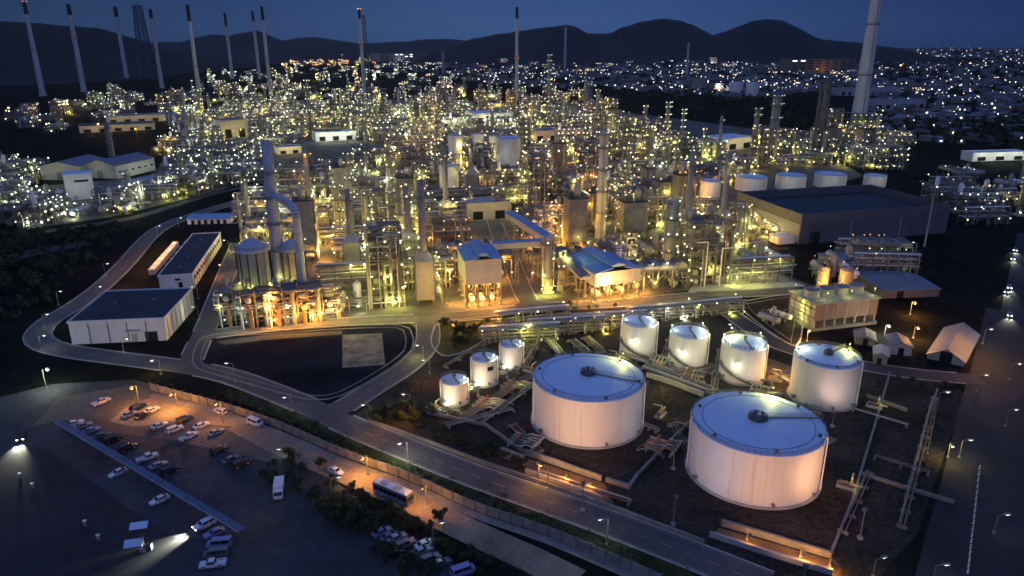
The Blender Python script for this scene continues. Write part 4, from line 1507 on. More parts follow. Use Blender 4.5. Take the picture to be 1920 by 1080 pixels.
def p_column(seed, h, r, pair=False):
    R = random.Random(seed)
    parts, lamps = [], []
    cols = [(0, 0, r, h)] + ([(r * 3.2, r * .6, r * .75, h * .72)] if pair else [])
    for cx, cy, r, h in cols:
        sh = MB()
        sh.lathe([(r * 1.15, 0), (r * 1.05, h * .06), (r, h * .07), (r, h * .62), (r * .82, h * .66), (r * .82, h * .97), (r * .6, h * .99), (.01, h)], M_VESSEL, (cx, cy, 0), 18)
        sh.cyl((cx, cy, h - .2), (cx, cy, h + 1.8), .3, M_PIPE, n=8)
        parts.append(('shell', sh))
        n = max(3, int(h / 6.5))
        for k in range(1, n + 1):
            z = h * k / (n + .15)
            a0 = R.uniform(0, 2 * PI)
            pl = MB()
            rr = r + 1.3
            pl.lathe([(r * .8, z), (rr, z), (rr, z - .15), (r * .8, z - .15)], M_GRATE, (cx, cy, 0), 16, False, a0, a0 + 4.4)
            q = [(cx + rr * math.cos(a0 + 4.4 * i / 12), cy + rr * math.sin(a0 + 4.4 * i / 12)) for i in range(13)]
            for u, v in zip(q[:-1], q[1:]):
                for zz in (.55, 1.1):
                    pl.bar((u[0], u[1], z + zz), (v[0], v[1], z + zz), .1, M_STEEL)
                pl.bar((u[0], u[1], z), (u[0], u[1], z + 1.1), .1, M_STEEL)
            parts.append(('platform', pl))
            for b in (-2.2, -1.1, .5):
                if R.random() < .72:
                    t = b + R.uniform(-.4, .4)
                    lamps.append((cx + (rr + .35) * math.cos(t), cy + (rr + .35) * math.sin(t), z + 1.5))
        ld = MB()
        b = R.uniform(-2, -1)
        x, y = cx + (r + .5) * math.cos(b), cy + (r + .5) * math.sin(b)
        for s in (-.3, .3):
            ld.bar((x + s, y, .5), (x + s, y, h * .95), .12, M_STEEL)
        for k in range(int(h / 1.4)):
            ld.bar((x - .3, y, 1 + k * 1.4), (x + .3, y, 1 + k * 1.4), .09, M_STEEL)
        parts.append(('ladder', ld))
        pp = MB()
        for b, rr in ((R.uniform(-3, -2), .38), (R.uniform(-.8, 0), .28)):
            x, y = cx + (r + .75) * math.cos(b), cy + (r + .75) * math.sin(b)
            pp.tube([(cx, cy, h + 1.6), (x, y, h + 1.6), (x, y, 3.0), (x + 4, y - 1, 3.0)], rr, M_PIPE, 7)
        parts.append(('pipework', pp))
    ba = MB()
    ba.box((0, 0, .5), (r * 3.4, r * 3.4, 1.0), M_CONC)
    parts.append(('plinth', ba))
    for k in range(3):
        lamps.append((R.uniform(-5, 5), -r - 2.5, R.uniform(2.5, 4)))
    return parts, lamps, r + 3, h


def p_rack(seed, L, W=7.0, tiers=3, z0=4.5):
    R = random.Random(seed)
    fr, parts, lamps = MB(), [], []
    n = int(L / 6)
    top = z0 + (tiers - 1) * 2.6
    for k in range(n + 1):
        x = -L / 2 + L * k / n
        for y in (-W / 2, W / 2):
            fr.box((x, y, (top + .8) / 2), (.45, .45, top + .8), M_STEEL)
        for t in range(tiers):
            fr.bar((x, -W / 2, z0 + t * 2.6), (x, W / 2, z0 + t * 2.6), .4, M_STEEL)
        if k < n and k % 2 == 0:
            for y in (-W / 2, W / 2):
                fr.bar((x, y, 0), (x + L / n, y, z0), .22, M_STEEL)
    for y in (-W / 2, W / 2):
        for t in range(tiers):
            fr.bar((-L / 2, y, z0 + t * 2.6 - .3), (L / 2, y, z0 + t * 2.6 - .3), .3, M_STEEL)
    parts.append(('frame', fr))
    for t in range(tiers):
        pp = MB()
        y = -W / 2 + .6
        while y < W / 2 - .5:
            r = R.choice((.12, .16, .22, .3, .4))
            e0, e1 = -L / 2 - R.uniform(0, 2), L / 2 + R.uniform(0, 2)
            pp.cyl((e0, y + r, z0 + t * 2.6 + .22 + r), (e1, y + r, z0 + t * 2.6 + .22 + r), r, R.choice((M_PIPE, M_PIPE, M_STEEL, M_WHITE, M_RUST)), n=6)
            y += 2 * r + R.uniform(.15, .7)
        for q in range(4):
            x = R.uniform(-L / 2, L / 2)
            pp.tube([(x, R.uniform(-W / 2, W / 2), z0 + t * 2.6 + .5), (x, -W / 2 - R.uniform(.6, 2), z0 + t * 2.6 + .5), (x, -W / 2 - R.uniform(.6, 2), 1)], .2, M_PIPE, 6)
        parts.append(('pipework', pp))
    wk = MB()
    wk.box((0, W / 2 + .7, z0 + 2.6), (L, 1.1, .12), M_GRATE)
    for zz in (.55, 1.1):
        wk.bar((-L / 2, W / 2 + 1.2, z0 + 2.6 + zz), (L / 2, W / 2 + 1.2, z0 + 2.6 + zz), .1, M_STEEL)
    parts.append(('walkway', wk))
    for k in range(n + 1):
        x = -L / 2 + L * k / n
        for s in (-1, 1):
            if R.random() < .7:
                lamps.append((x + R.uniform(-1, 1), s * (W / 2 + .8), R.choice((z0 - .6, z0 - .6, top + 1.4))))
    return parts, lamps, L / 2, top


def p_cooler(seed, n=4, W=9.0, z=9.0):
    R = random.Random(seed)
    parts, lamps = [], []
    L = n * 6.5
    fr = MB()
    for k in range(n + 1):
        for y in (-W / 2, W / 2):
            fr.box((-L / 2 + k * 6.5, y, z / 2), (.45, .45, z), M_STEEL)
        fr.bar((-L / 2 + k * 6.5, -W / 2, z), (-L / 2 + k * 6.5, W / 2, z), .4, M_STEEL)
    for y in (-W / 2, W / 2):
        fr.bar((-L / 2, y, z), (L / 2, y, z), .45, M_STEEL)
        for k in range(0, n, 2):
            fr.bar((-L / 2 + k * 6.5, y, .2), (-L / 2 + (k + 1) * 6.5, y, z), .25, M_STEEL)
    parts.append(('frame', fr))
    bd = MB()
    for k in range(n):
        bd.box((-L / 2 + (k + .5) * 6.5, 0, z + 1.1), (6.2, W - .3, 1.3), M_PIPE)
    parts.append(('cooler_bundle', bd))
    for k in range(n):
        f = MB()
        for y in (-W / 4, W / 4):
            f.lathe([(2.0, z + 1.75), (1.75, z + 2.3), (1.85, z + 2.9), (1.7, z + 2.9), (1.6, z + 2.2)], M_STEEL, (-L / 2 + (k + .5) * 6.5, y, 0), 14)
        parts.append(('fan_cowl', f))
    pp = MB()
    for q in range(8):
        x = R.uniform(-L / 2, L / 2)
        pp.tube([(x, -W / 2 - .8, z + 1), (x, -W / 2 - .8, R.uniform(1, 4)), (x + R.uniform(-4, 4), -W / 2 - .8, R.uniform(1, 4))], .25, M_PIPE, 6)
    for q in range(3):
        pp.hdrum((-L / 3 + q * L / 3, 0, 2.4), 6, 1.2, M_VESSEL, PI / 2, 10)
        pp.box((-L / 3 + q * L / 3, 0, .6), (1.2, 3.5, 1.2), M_CONC)
    parts.append(('pipework', pp))
    for k in range(n * 2 + 1):
        if R.random() < .8:
            lamps.append((-L / 2 + k * 3.25, -W / 2 - .9, R.choice((z - .8, z - .8, z + 3.4, 3.2))))
        if R.random() < .3:
            lamps.append((-L / 2 + k * 3.25, W / 2 + .9, z + 3.4))
    return parts, lamps, L / 2, z + 3


def p_heater(seed, w=9, d=7, h=12, sh=26):
    R = random.Random(seed)
    parts, lamps = [], []
    bx = MB()
    bx.box((0, 0, 2 + h / 2), (w, d, h), M_VESSEL)
    for k in range(6):
        x = -w / 2 + w * k / 5
        bx.box((x, -d / 2 - .15, 2 + h / 2), (.35, .3, h), M_STEEL)
        bx.box((x, d / 2 + .15, 2 + h / 2), (.35, .3, h), M_STEEL)
    parts.append(('fire_box', bx))
    hd = MB()
    r0 = [(-w / 2, -d / 2, 2 + h), (w / 2, -d / 2, 2 + h), (w / 2, d / 2, 2 + h), (-w / 2, d / 2, 2 + h)]
    r1 = [(-1.7, -1.7, 5.5 + h), (1.7, -1.7, 5.5 + h), (1.7, 1.7, 5.5 + h), (-1.7, 1.7, 5.5 + h)]
    hd.loft([r0, r1], M_VESSEL)
    parts.append(('hood', hd))
    stk = MB()
    stk.lathe([(1.5, 5.4 + h), (1.3, h + sh), (1.1, h + sh), (1.0, h + 7)], M_STACKG, n=16)
    parts.append(('stack', stk))
    for i in range(4):
        for y in (-d / 2 + .4, d / 2 - .4):
            lg = MB()
            lg.box((-w / 2 + .4 + (w - .8) * i / 3, y, 1), (.5, .5, 2), M_STEEL)
            parts.append(('leg', lg))
    for z in (4, 9, 2 + h):
        pl = MB()
        pl.box((0, -d / 2 - 1.1, z), (w + 3.5, 1.6, .15), M_GRATE)
        rail_rect(pl, -w / 2 - 1.7, -d / 2 - 1.9, w / 2 + 1.7, -d / 2 - .4, z, .1)
        parts.append(('platform', pl))
        for k in range(3):
            lamps.append((-w / 2 + k * w / 2, -d / 2 - 2.2, z + 1.8))
        lamps.append((w / 2 + 1.9, 0, z + 1.5))
    pl = MB()
    z = h + sh * .8
    pl.lathe([(1.2, z), (2.6, z), (2.6, z - .15), (1.2, z - .15)], M_GRATE, n=16, smooth=False)
    arc_rail(pl, 2.55, z, 1.1, M_STEEL, 10, w=.1)
    parts.append(('platform', pl))
    lamps += [(0, -2.9, z + 1.4), (2.7, .5, z + 1.4)]
    pp = MB()
    for q in range(7):
        x = R.uniform(-w / 2, w / 2)
        pp.tube([(x, -d / 2 - .5, 3 + R.uniform(0, h - 2)), (x, -d / 2 - 3, 3 + R.uniform(0, 3)), (x, -d / 2 - 3, .5)], .2, M_PIPE, 6)
    parts.append(('pipework', pp))
    return parts, lamps, w / 2 + 2, h + 6


def p_drums(seed, n=4):
    R = random.Random(seed)
    parts, lamps = [], []
    for k in range(n):
        v = MB()
        x = (k - (n - 1) / 2) * 6.5
        if k % 2 == 0:
            r = R.uniform(1.5, 2.2)
            v.hdrum((x, 0, r + 1.8), R.uniform(11, 15), r, R.choice((M_VESSEL, M_WHITE, M_PIPE)), PI / 2, 14)
            for y in (-4, 4):
                v.box((x, y, (r + 1) / 2 + .1), (2.2, .8, r + 1), M_CONC)
            v.bar((x, -6, r * 2 + 2), (x, 6, r * 2 + 2), .9, M_GRATE, .12)
        else:
            vert_vessel(v, (x, R.uniform(-2, 2), 0), R.uniform(1.3, 2.0), R.uniform(8, 15), R.choice((M_VESSEL, M_WHITE)))
        parts.append(('vessel', v))
        lamps.append((x + 2.6, -6, R.uniform(3, 7)))
        lamps.append((x, -7.5, R.uniform(2.5, 4)))
        if R.random() < .5:
            lamps.append((x - 1, 5, R.uniform(6, 9)))
    pp = MB()
    for q in range(12):
        x, y = R.uniform(-n * 3.3, n * 3.3), R.uniform(-7, 7)
        z = R.uniform(2, 8)
        pp.tube([(x, y, .3), (x, y, z), (x + R.uniform(-8, 8), y, z)], R.choice((.15, .22, .32)), R.choice((M_PIPE, M_STEEL, M_RUST)), 6)
    parts.append(('pipework', pp))
    pl = MB()
    pl.box((0, -6.5, 5), (n * 6.5, 1.6, .15), M_GRATE)
    rail_rect(pl, -n * 3.25, -7.3, n * 3.25, -5.7, 5, .1)
    for k in range(n + 1):
        pl.box((-n * 3.25 + k * 6.5, -6.5, 2.5), (.3, .3, 5), M_STEEL)
    parts.append(('platform', pl))
    return parts, lamps, n * 3.3, 10


def p_clad(seed, w=13, d=10, h=22, z0=7):
    """process house: clad upper storeys on open legs, louvre bands and roof gear"""
    R = random.Random(seed)
    parts, lamps = [], []
    fr = MB()
    for i in range(4):
        for y in (-d / 2, d / 2):
            fr.box((-w / 2 + w * i / 3, y, z0 / 2), (.6, .6, z0), M_STEEL)
    for y in (-d / 2, d / 2):
        fr.bar((-w / 2, y, .2), (-w / 6, y, z0), .3, M_STEEL); fr.bar((w / 2, y, .2), (w / 6, y, z0), .3, M_STEEL)
    parts.append(('frame', fr))
    wl = MB()
    wl.box((0, 0, z0 + (h - z0) / 2), (w, d, h - z0), M_CONCD)
    for k in range(10):
        wl.box((-w / 2 + w * (k + .5) / 10, -d / 2 - .06, z0 + (h - z0) / 2), (.2, .12, h - z0 - .3), M_DSTEEL)
    parts.append(('wall', wl))
    lv = MB()
    for k in range(5):
        lv.box((0, -d / 2 - .12, z0 + 2.2 + k * .5), (w * .7, .2, .26), M_STEEL)
        lv.box((0, -d / 2 - .12, h - 4 + k * .5), (w * .7, .2, .26), M_STEEL)
    parts.append(('louvre', lv))
    rf = MB()
    rf.box((0, 0, h + .2), (w + .8, d + .8, .4), M_ROOFD)
    parts.append(('roof', rf))
    gear = MB()
    vert_vessel(gear, (-w * .2, 0, h + .4), 1.6, 5, M_VESSEL)
    gear.box((w * .22, 0, h + 1.4), (4, 4, 2), M_DSTEEL)
    rail_rect(gear, -w / 2, -d / 2, w / 2, d / 2, h + .4)
    parts.append(('roof_gear', gear))
    pp = MB()
    for q in range(9):
        x = R.uniform(-w / 2, w / 2)
        pp.tube([(x, -d / 2 - .8, R.uniform(0, 5)), (x, -d / 2 - .8, R.uniform(8, h)), (x + R.uniform(-4, 4), -d / 2 - .8, R.uniform(8, h))], R.choice((.2, .3, .45)), M_PIPE, 7)
    v = MB()
    for x in (-w * .25, w * .25):
        v.hdrum((x, 0, 2.6), 6, 1.4, M_VESSEL, PI / 2)
        v.box((x, 0, .7), (1.4, 3, 1.4), M_CONC)
    parts.append(('vessel', v)); parts.append(('pipework', pp))
    for k in range(4):
        lamps.append((-w / 2 + w * k / 3, -d / 2 - .9, z0 - .7))
        if k % 2:
            lamps.append((-w / 2 + w * k / 3, -d / 2 - 1, h - 5))
        lamps.append((-w / 2 + w * k / 3, -d / 2 - .3, h + 2.2))
    lamps += [(w / 2 + .9, 0, z0 + 3), (-w / 2 - .9, 0, z0 + 3), (w / 2 + .9, 0, h - 3)]
    return parts, lamps, w / 2 + 1, h + 5


PROTO = {}
SPEC = [('frame_a', 'process_unit', 'process unit', lambda: p_frame(1, 4, 2, 4)), ('frame_b', 'process_unit', 'process unit', lambda: p_frame(2, 3, 3, 3)),
        ('frame_c', 'process_unit', 'process unit', lambda: p_frame(3, 3, 2, 6)), ('frame_d', 'process_unit', 'process unit', lambda: p_frame(4, 5, 2, 3)),
        ('frame_e', 'process_unit', 'process unit', lambda: p_frame(5, 2, 2, 7)),
        ('column_a', 'distillation_column', 'distillation column', lambda: p_column(1, 34, 1.7)), ('column_b', 'distillation_column', 'distillation column', lambda: p_column(2, 26, 1.4, True)),
        ('column_c', 'distillation_column', 'distillation column', lambda: p_column(3, 44, 2.0)), ('column_d', 'distillation_column', 'distillation column', lambda: p_column(4, 22, 1.8, True)),
        ('rack_a', 'pipe_rack', 'pipe rack', lambda: p_rack(1, 26)), ('rack_b', 'pipe_rack', 'pipe rack', lambda: p_rack(2, 26, 9, 4)),
        ('cooler', 'air_cooler', 'air cooler', lambda: p_cooler(1)), ('heater', 'fired_heater', 'fired heater', lambda: p_heater(1)), ('heater_b', 'fired_heater', 'fired heater', lambda: p_heater(2, 7, 7, 16, 34)),
        ('clad_a', 'process_house', 'process house', lambda: p_clad(1)), ('clad_b', 'process_house', 'process house', lambda: p_clad(2, 10, 9, 30, 9)), ('column_e', 'distillation_column', 'distillation column', lambda: p_column(7, 32, 3.3)),
        ('drums', 'drum_row', 'process drums', lambda: p_drums(1)), ('drums_b', 'drum_row', 'process drums', lambda: p_drums(2, 3))]
for k, nm, cat, fn in SPEC:
    parts, lamps, rad, hh = fn()
    PROTO[k] = dict(name=nm, cat=cat, parts=parts, lamps=lamps, rad=rad, h=hh, meshes=None, merged={})


def place_near(k, p, yaw, label, kinds, watts, nlight, group, R, lamp_r=.27, sc=1.0, lk=None):
    P = PROTO[k]
    if P['meshes'] is None:
        P['meshes'] = [(n, mb.mesh(n)) for n, mb in P['parts']]
    t = thing(P['name'], label, P['cat'], p, yaw, group)
    for n, me in P['meshes']:
        link(n, me, t)
    Mx = Matrix.Translation(p) @ Matrix.Rotation(yaw, 4, 'Z')
    L = [q for q in P['lamps'] if R.random() < .86]
    watts *= R.choice((.2, .5, .8, 1.0, 1.5))
    main = R.choice(kinds)
    for i, q in enumerate(L):
        kd = main if R.random() < .75 else R.choice(kinds)
        link('lamp', lamp_mesh(kd, 'near', round(lamp_r * R.choice((.75, 1.0, 1.25)), 2)), t, q)
    R.shuffle(L)
    for q in L[:nlight]:
        v = Vector(q)
        out = Vector((q[0], q[1], 0))
        out = out.normalized() * .9 if out.length > .1 else Vector((0, -.9, 0))
        light(Mx @ (v + out + Vector((0, 0, -.6))), watts * R.uniform(.5, 1.5), lk or main, .35)
    return t


def place_far(k, p, yaw, label, kind, power, watts, nlight, group, R, lamp_r=.4):
    """a unit too far off to show its parts: one mesh"""
    P = PROTO[k]
    key = (kind, power, lamp_r)
    if key not in P['merged']:
        mb = MB()
        for n, q in P['parts']:
            mb.merge(q)
        for q in P['lamps']:
            if R.random() < (.4 if power == 'far' else .2):
                continue
            kd = kind if R.random() < .8 else R.choice(('warm', 'green', 'white', 'white', 'orange'))
            mb.ball(q, lamp_r * R.choice((.7, 1, 1.3)), lamp_mat(kd, power), 6)
        P['merged'][key] = mb.mesh(P['name'])
    o = link(P['name'], P['merged'][key], None, p, yaw)
    tag(o, label, P['cat'], group)
    Mx = Matrix.Translation(p) @ Matrix.Rotation(yaw, 4, 'Z')
    L = list(P['lamps'])
    R.shuffle(L)
    watts *= R.choice((.15, .5, .8, 1.4))
    for q in L[:nlight]:
        v = Vector(q)
        out = Vector((q[0], q[1], 0))
        out = out.normalized() * 1.6 if out.length > .1 else Vector((0, -1.6, 0))
        light(Mx @ (v + out + Vector((0, 0, -.6))), watts * R.uniform(.5, 1.5), kind, .5)
    return o


# ---------------------------------------------------------------- where the units stand
UA = math.radians(11.6)
UX, UY = Vector((math.cos(UA), math.sin(UA), 0)), Vector((-math.sin(UA), math.cos(UA), 0))
ORG = g(1005, 578)
PR = random.Random(5)


def uv(u, v):
    return ORG + UX * u + UY * v


OCC = []       # (centre, radius) already taken on the ground
for k, (t, x, y, r, h, tw) in TK.items():
    OCC.append((Vector((x, y, 0)), r + 4))
for o in list(COL.objects):
    if o.parent is None and o.get('category') in ('building', 'shed', 'machine house', 'storage tank', 'silo', 'duct tower', 'cooling tower'):
        pts = [o.matrix_basis @ c.matrix_basis @ Vector(q) for c in o.children if c.type == 'MESH' for q in c.bound_box]
        cx = sum((p for p in pts), Vector()) / len(pts); cx.z = 0
        x0, x1 = min(p.x for p in pts), max(p.x for p in pts)
        y0, y1 = min(p.y for p in pts), max(p.y for p in pts)
        n = max(1, int(max(x1 - x0, y1 - y0) / 14))
        # long buildings: cover with circles along their own axis
        big = Vector((x1 - x0, y1 - y0, 0))
        if o.get('category') in ('building', 'shed', 'machine house', 'cooling tower'):
            w = o.children[0]
            bb = [Vector(q) for q in w.bound_box]
            Lx, Ly = max(b.x for b in bb), max(b.y for b in bb)
            st = 7.0
            for i in range(int(Lx / st) + 2):
                for j in range(int(Ly / st) + 2):
                    q = o.matrix_basis @ Vector((min(i * st, Lx), min(j * st, Ly), 0))
                    OCC.append((q, 3.0))
        else:
            OCC.append((cx, max(x1 - x0, y1 - y0) / 2 + 1))
ROADP = []
for k, (ln, w) in RL.items():
    for q in ln:
        ROADP.append((q, w / 2 + 1.0))


def free(p, r, slack=0.0):
    for q, rr in OCC:
        if (q.x - p.x) ** 2 + (q.y - p.y) ** 2 < (rr + r - slack) ** 2:
            return False
    for q, rr in ROADP:
        if (q.x - p.x) ** 2 + (q.y - p.y) ** 2 < (rr + r) ** 2:
            return False
    return True


# keep the view lines to these things clear of anything tall: (x0, x1, y_lowest) of what must stay visible
KEEP = [(838, 982, 318), (820, 864, 358), (1378, 1590, 362), (1312, 1356, 374), (1418, 1790, 458), (874, 960, 415), (855, 945, 535), (1082, 1200, 540), (925, 1035, 470),
        (415, 472, 258), (90, 300, 345), (120, 184, 378), (590, 672, 262), (826, 965, 242), (450, 612, 500), (1000, 1102, 262), (352, 434, 421), (500, 530, 300), (1790, 1920, 304), (1360, 1412, 282), (1485, 1645, 560), (1108, 1146, 446), (648, 670, 425), (1480, 1500, 458)]


def blocks(p, r, h):
    px0, pyb = proj((p.x - r, p.y, 0))
    px1, _ = proj((p.x + r, p.y, 0))
    pyt = proj((p.x, p.y, h))[1]
    for x0, x1, yl in KEEP:
        if px1 > x0 + 2 and px0 < x1 - 2 and pyb > yl + 1 and pyt < yl - (3 if pyb < 300 else 7):
            return True
    return False


CORE = [(470, 606), (600, 596), (835, 588), (862, 580), (960, 576), (985, 560), (1015, 566), (1105, 566), (1290, 542), (1445, 525), (1445, 470), (1420, 420), (1405, 340), (1385, 300), (1420, 262), (1370, 250), (1140, 214), (840, 200), (600, 205), (560, 240), (650, 280), (760, 262), (790, 285), (640, 330), (520, 352), (470, 420), (452, 470), (430, 590)]
ROWW = 24.0
near, mid = [], []
FLAT = ['frame_b', 'rack_a', 'rack_b', 'drums', 'drums_b', 'cooler', 'frame_d', 'frame_b', 'rack_a', 'frame_a', 'column_d', 'column_b']
CYC = ['frame_a', 'column_a', 'rack_b', 'frame_b', 'drums', 'frame_c', 'cooler', 'column_b', 'frame_d', 'rack_a', 'heater', 'frame_e', 'column_d', 'drums_b', 'frame_b', 'column_c', 'rack_b', 'frame_a', 'heater_b', 'frame_c', 'clad_a', 'clad_b', 'column_e', 'clad_a', 'column_e', 'column_a']
for row in range(0, 40):
    v = 17 + row * ROWW * (1 if row < 10 else 1.25) - (0 if row < 10 else 10 * ROWW * .25)
    u = -190.0
    col = 0
    if row in (12, 16, 21, 26, 31):      # service roads
        continue
    while u < 260:
        k = PR.choice(CYC)
        P = PROTO[k]
        p = None
        for tries in range(6):
            k = PR.choice(CYC if PR.random() < (.8 if row < 6 else .3) else FLAT)
            P = PROTO[k]
            rr = min(P['rad'], 13)
            q = uv(u + rr, v + PR.uniform(-3, 3))
            px, py = proj(q)
            if not inpoly((px, py), CORE):
                continue
            if free(q, min(rr, 8.5), 2.0) and not blocks(q, rr, P['h']):
                p = q
                break
        if p is None:
            u += 7
            continue
        (near if row < 10 else mid).append((k, p, row, UA + PR.choice((0, 0, 0, PI / 2 if P['rad'] < 9 else 0, PI)) + PR.uniform(-.02, .02)))
        OCC.append((p, rr * .8))
        u += rr * 2 + PR.choice((1, 2, 4, 7, 13))
        col += 1

# strong sodium lamps deep between the units
for px, py, w in ((1020, 462, 9000), (1048, 440, 9000), (1075, 462, 9000), (1000, 430, 6000), (1060, 415, 6000), (1292, 432, 7000), (1285, 395, 8000), (1300, 365, 5000), (600, 470, 8000), (620, 440, 7000), (606, 400, 6000), (560, 440, 4000), (890, 588, 3500), (925, 582, 3500), (1120, 572, 3500), (1180, 562, 3500), (800, 292, 9000), (770, 282, 9000), (1050, 272, 9000)):
    light(g(px, py, 5.5), w * 1.8, 'orange', .4)
for px, py in ((650, 580), (700, 572), (760, 575), (820, 566), (1240, 552), (1300, 540), (1360, 530), (1420, 512), (690, 540), (760, 530), (1230, 520), (1330, 505)):
    light(g(px, py, 6), 2600, PR.choice(('warm', 'green')), .4)
SAY = {'frame_a': 'four storey open steel process frame', 'frame_b': 'square three storey open steel frame', 'frame_c': 'tall six storey open steel frame', 'frame_d': 'long three storey open steel frame', 'frame_e': 'slim seven storey open steel frame',
       'column_a': 'single distillation column with ring platforms', 'column_b': 'twin distillation columns with ring platforms', 'column_c': 'very tall distillation column with ring platforms', 'column_d': 'stout twin distillation columns',
       'rack_a': 'three tier pipe rack', 'rack_b': 'wide four tier pipe rack', 'clad_a': 'squat clad process house on open legs', 'clad_b': 'tall clad process house on open legs', 'column_e': 'very thick distillation column', 'cooler': 'raised air cooler bank with fan cowls', 'heater': 'box fired heater with stack', 'heater_b': 'tall fired heater with high stack', 'drums': 'row of four process drums', 'drums_b': 'row of three process drums'}


def hue_at(p):
    px, py = proj(p)
    if 560 < px < 640 and py < 560 and py > 330:
        return ['orange', 'warm', 'warm', 'green']
    if 980 < px < 1110 and 330 < py < 470:
        return ['orange', 'orange', 'warm']
    if 1260 < px < 1320 and 340 < py < 450:
        return ['orange', 'warm']
    if px < 480:
        return ['white', 'white', 'green']
    if 800 < px < 1160 and py > 300:
        return ['warm', 'warm', 'orange', 'green', 'warm']
    if px < 760:
        return ['green', 'green', 'warm', 'white']
    return ['warm', 'green', 'green', 'warm', 'white', 'orange'] if py < 330 else ['warm', 'green', 'green', 'warm', 'white']


byrow = {}
for it in near:
    byrow.setdefault(it[2], []).append(it)
rowno = 0
for row in sorted(byrow):
    its = sorted(byrow[row], key=lambda it: proj(it[1])[0])
    rowno += 1
    cnt = {}
    for k, p, _, yaw in its:
        cnt[k] = cnt.get(k, 0) + 1
        tot = sum(1 for i in its if i[0] == k)
        pos = '' if tot == 1 else (', %s from left' % ORD[cnt[k]])
        lab = '%s, %s row behind the cross road%s' % (SAY[k], ORD[rowno], pos)
        place_near(k, p, yaw, lab, hue_at(p), 1900, 4 if rowno < 6 else 3, 'process units of the plant', PR, .36)
for k, p, row, yaw in mid:
    kd = PR.choice(hue_at(p))
    if kd == 'orange' and PR.random() < .5:
        kd = 'warm'
    place_far(k, p, yaw, '%s in the crowded plant rear' % SAY[k], kd, 'mid', 2900, 2, 'rear %s units' % SAY[k], PR, .48)

# far refinery across the rear and the left plant
ZONES = [
    ('left', [(0, 330), (60, 318), (90, 345), (300, 345), (350, 336), (360, 300), (480, 290), (490, 340), (330, 376), (200, 405), (70, 422), (0, 424)], 15, ['white', 'green', 'white'], 'mid', 2400, 2, .46, 'in the left plant by the road'),
    ('left back', [(300, 290), (330, 235), (500, 205), (600, 215), (600, 250), (500, 300), (420, 300), (360, 300)], 24, ['white', 'green', 'warm'], 'mid', 3000, 2, .45, 'in the pale lit left plant'),
    ('far left', [(0, 235), (30, 205), (200, 185), (480, 165), (700, 170), (850, 165), (1120, 178), (1130, 210), (900, 200), (640, 205), (480, 215), (250, 225), (120, 250), (20, 250)], 62, ['warm', 'warm', 'white', 'green'], 'far', 9000, 1, .58, 'in the far refinery'),
    ('far strip', [(360, 165), (400, 140), (620, 128), (760, 135), (860, 150), (850, 165), (700, 170), (480, 165)], 120, ['white', 'warm', 'white'], 'far', 15000, 1, .9, 'in the farthest refinery strip'),
    ('far orange', [(525, 126), (545, 112), (700, 108), (705, 120), (640, 126)], 110, ['orange', 'orange', 'warm'], 'far', 30000, 1, 1.3, 'in the orange far strip'),
    ('right', [(1410, 330), (1395, 300), (1430, 272), (1560, 258), (1700, 262), (1680, 318), (1600, 322), (1500, 316)], 25, ['warm', 'green', 'warm'], 'mid', 2600, 2, .42, 'near the tall right chimney'),
    ('right edge', [(1775, 325), (1920, 318), (1920, 420), (1780, 420)], 27, ['green', 'white', 'warm'], 'mid', 900, 1, .34, 'in the dim right edge plant'),
]
FARN = []
for nm, poly, sp, kinds, power, watts, nl, lr, where in ZONES:
    pts = [g(*q) for q in poly]
    x0, x1 = min(p.x for p in pts), max(p.x for p in pts)
    y0, y1 = min(p.y for p in pts), max(p.y for p in pts)
    y = y0
    while y < y1:
        x = x0
        while x < x1:
            q = Vector((x + PR.uniform(-.3, .3) * sp, y + PR.uniform(-.3, .3) * sp, 0))
            x += sp
            if not inpoly(q, pts):
                continue
            k = PR.choice(FLAT if PR.random() < .85 else CYC)
            P = PROTO[k]
            if nm == 'left' and P['h'] > 20:
                k = PR.choice(('frame_b', 'drums', 'rack_a', 'cooler', 'drums_b', 'frame_d'))
                P = PROTO[k]
            if not free(q, min(9, P['rad']), 3.0) or blocks(q, P['rad'], P['h']):
                continue
            OCC.append((q, min(9, P['rad']) * .8))
            FARN.append(nm)
            place_far(k, q, PR.choice((0, UA, UA, PI / 2)) + PR.uniform(-.1, .1), '%s %s' % (SAY[k], where), PR.choice(kinds), power, watts, nl if PR.random() < .8 else 0, '%s %s' % (SAY[k], where), PR, lr)
        y += sp
print('NEAR', len(near), 'MID', len(mid), 'FAR', {n: FARN.count(n) for n in set(FARN)})
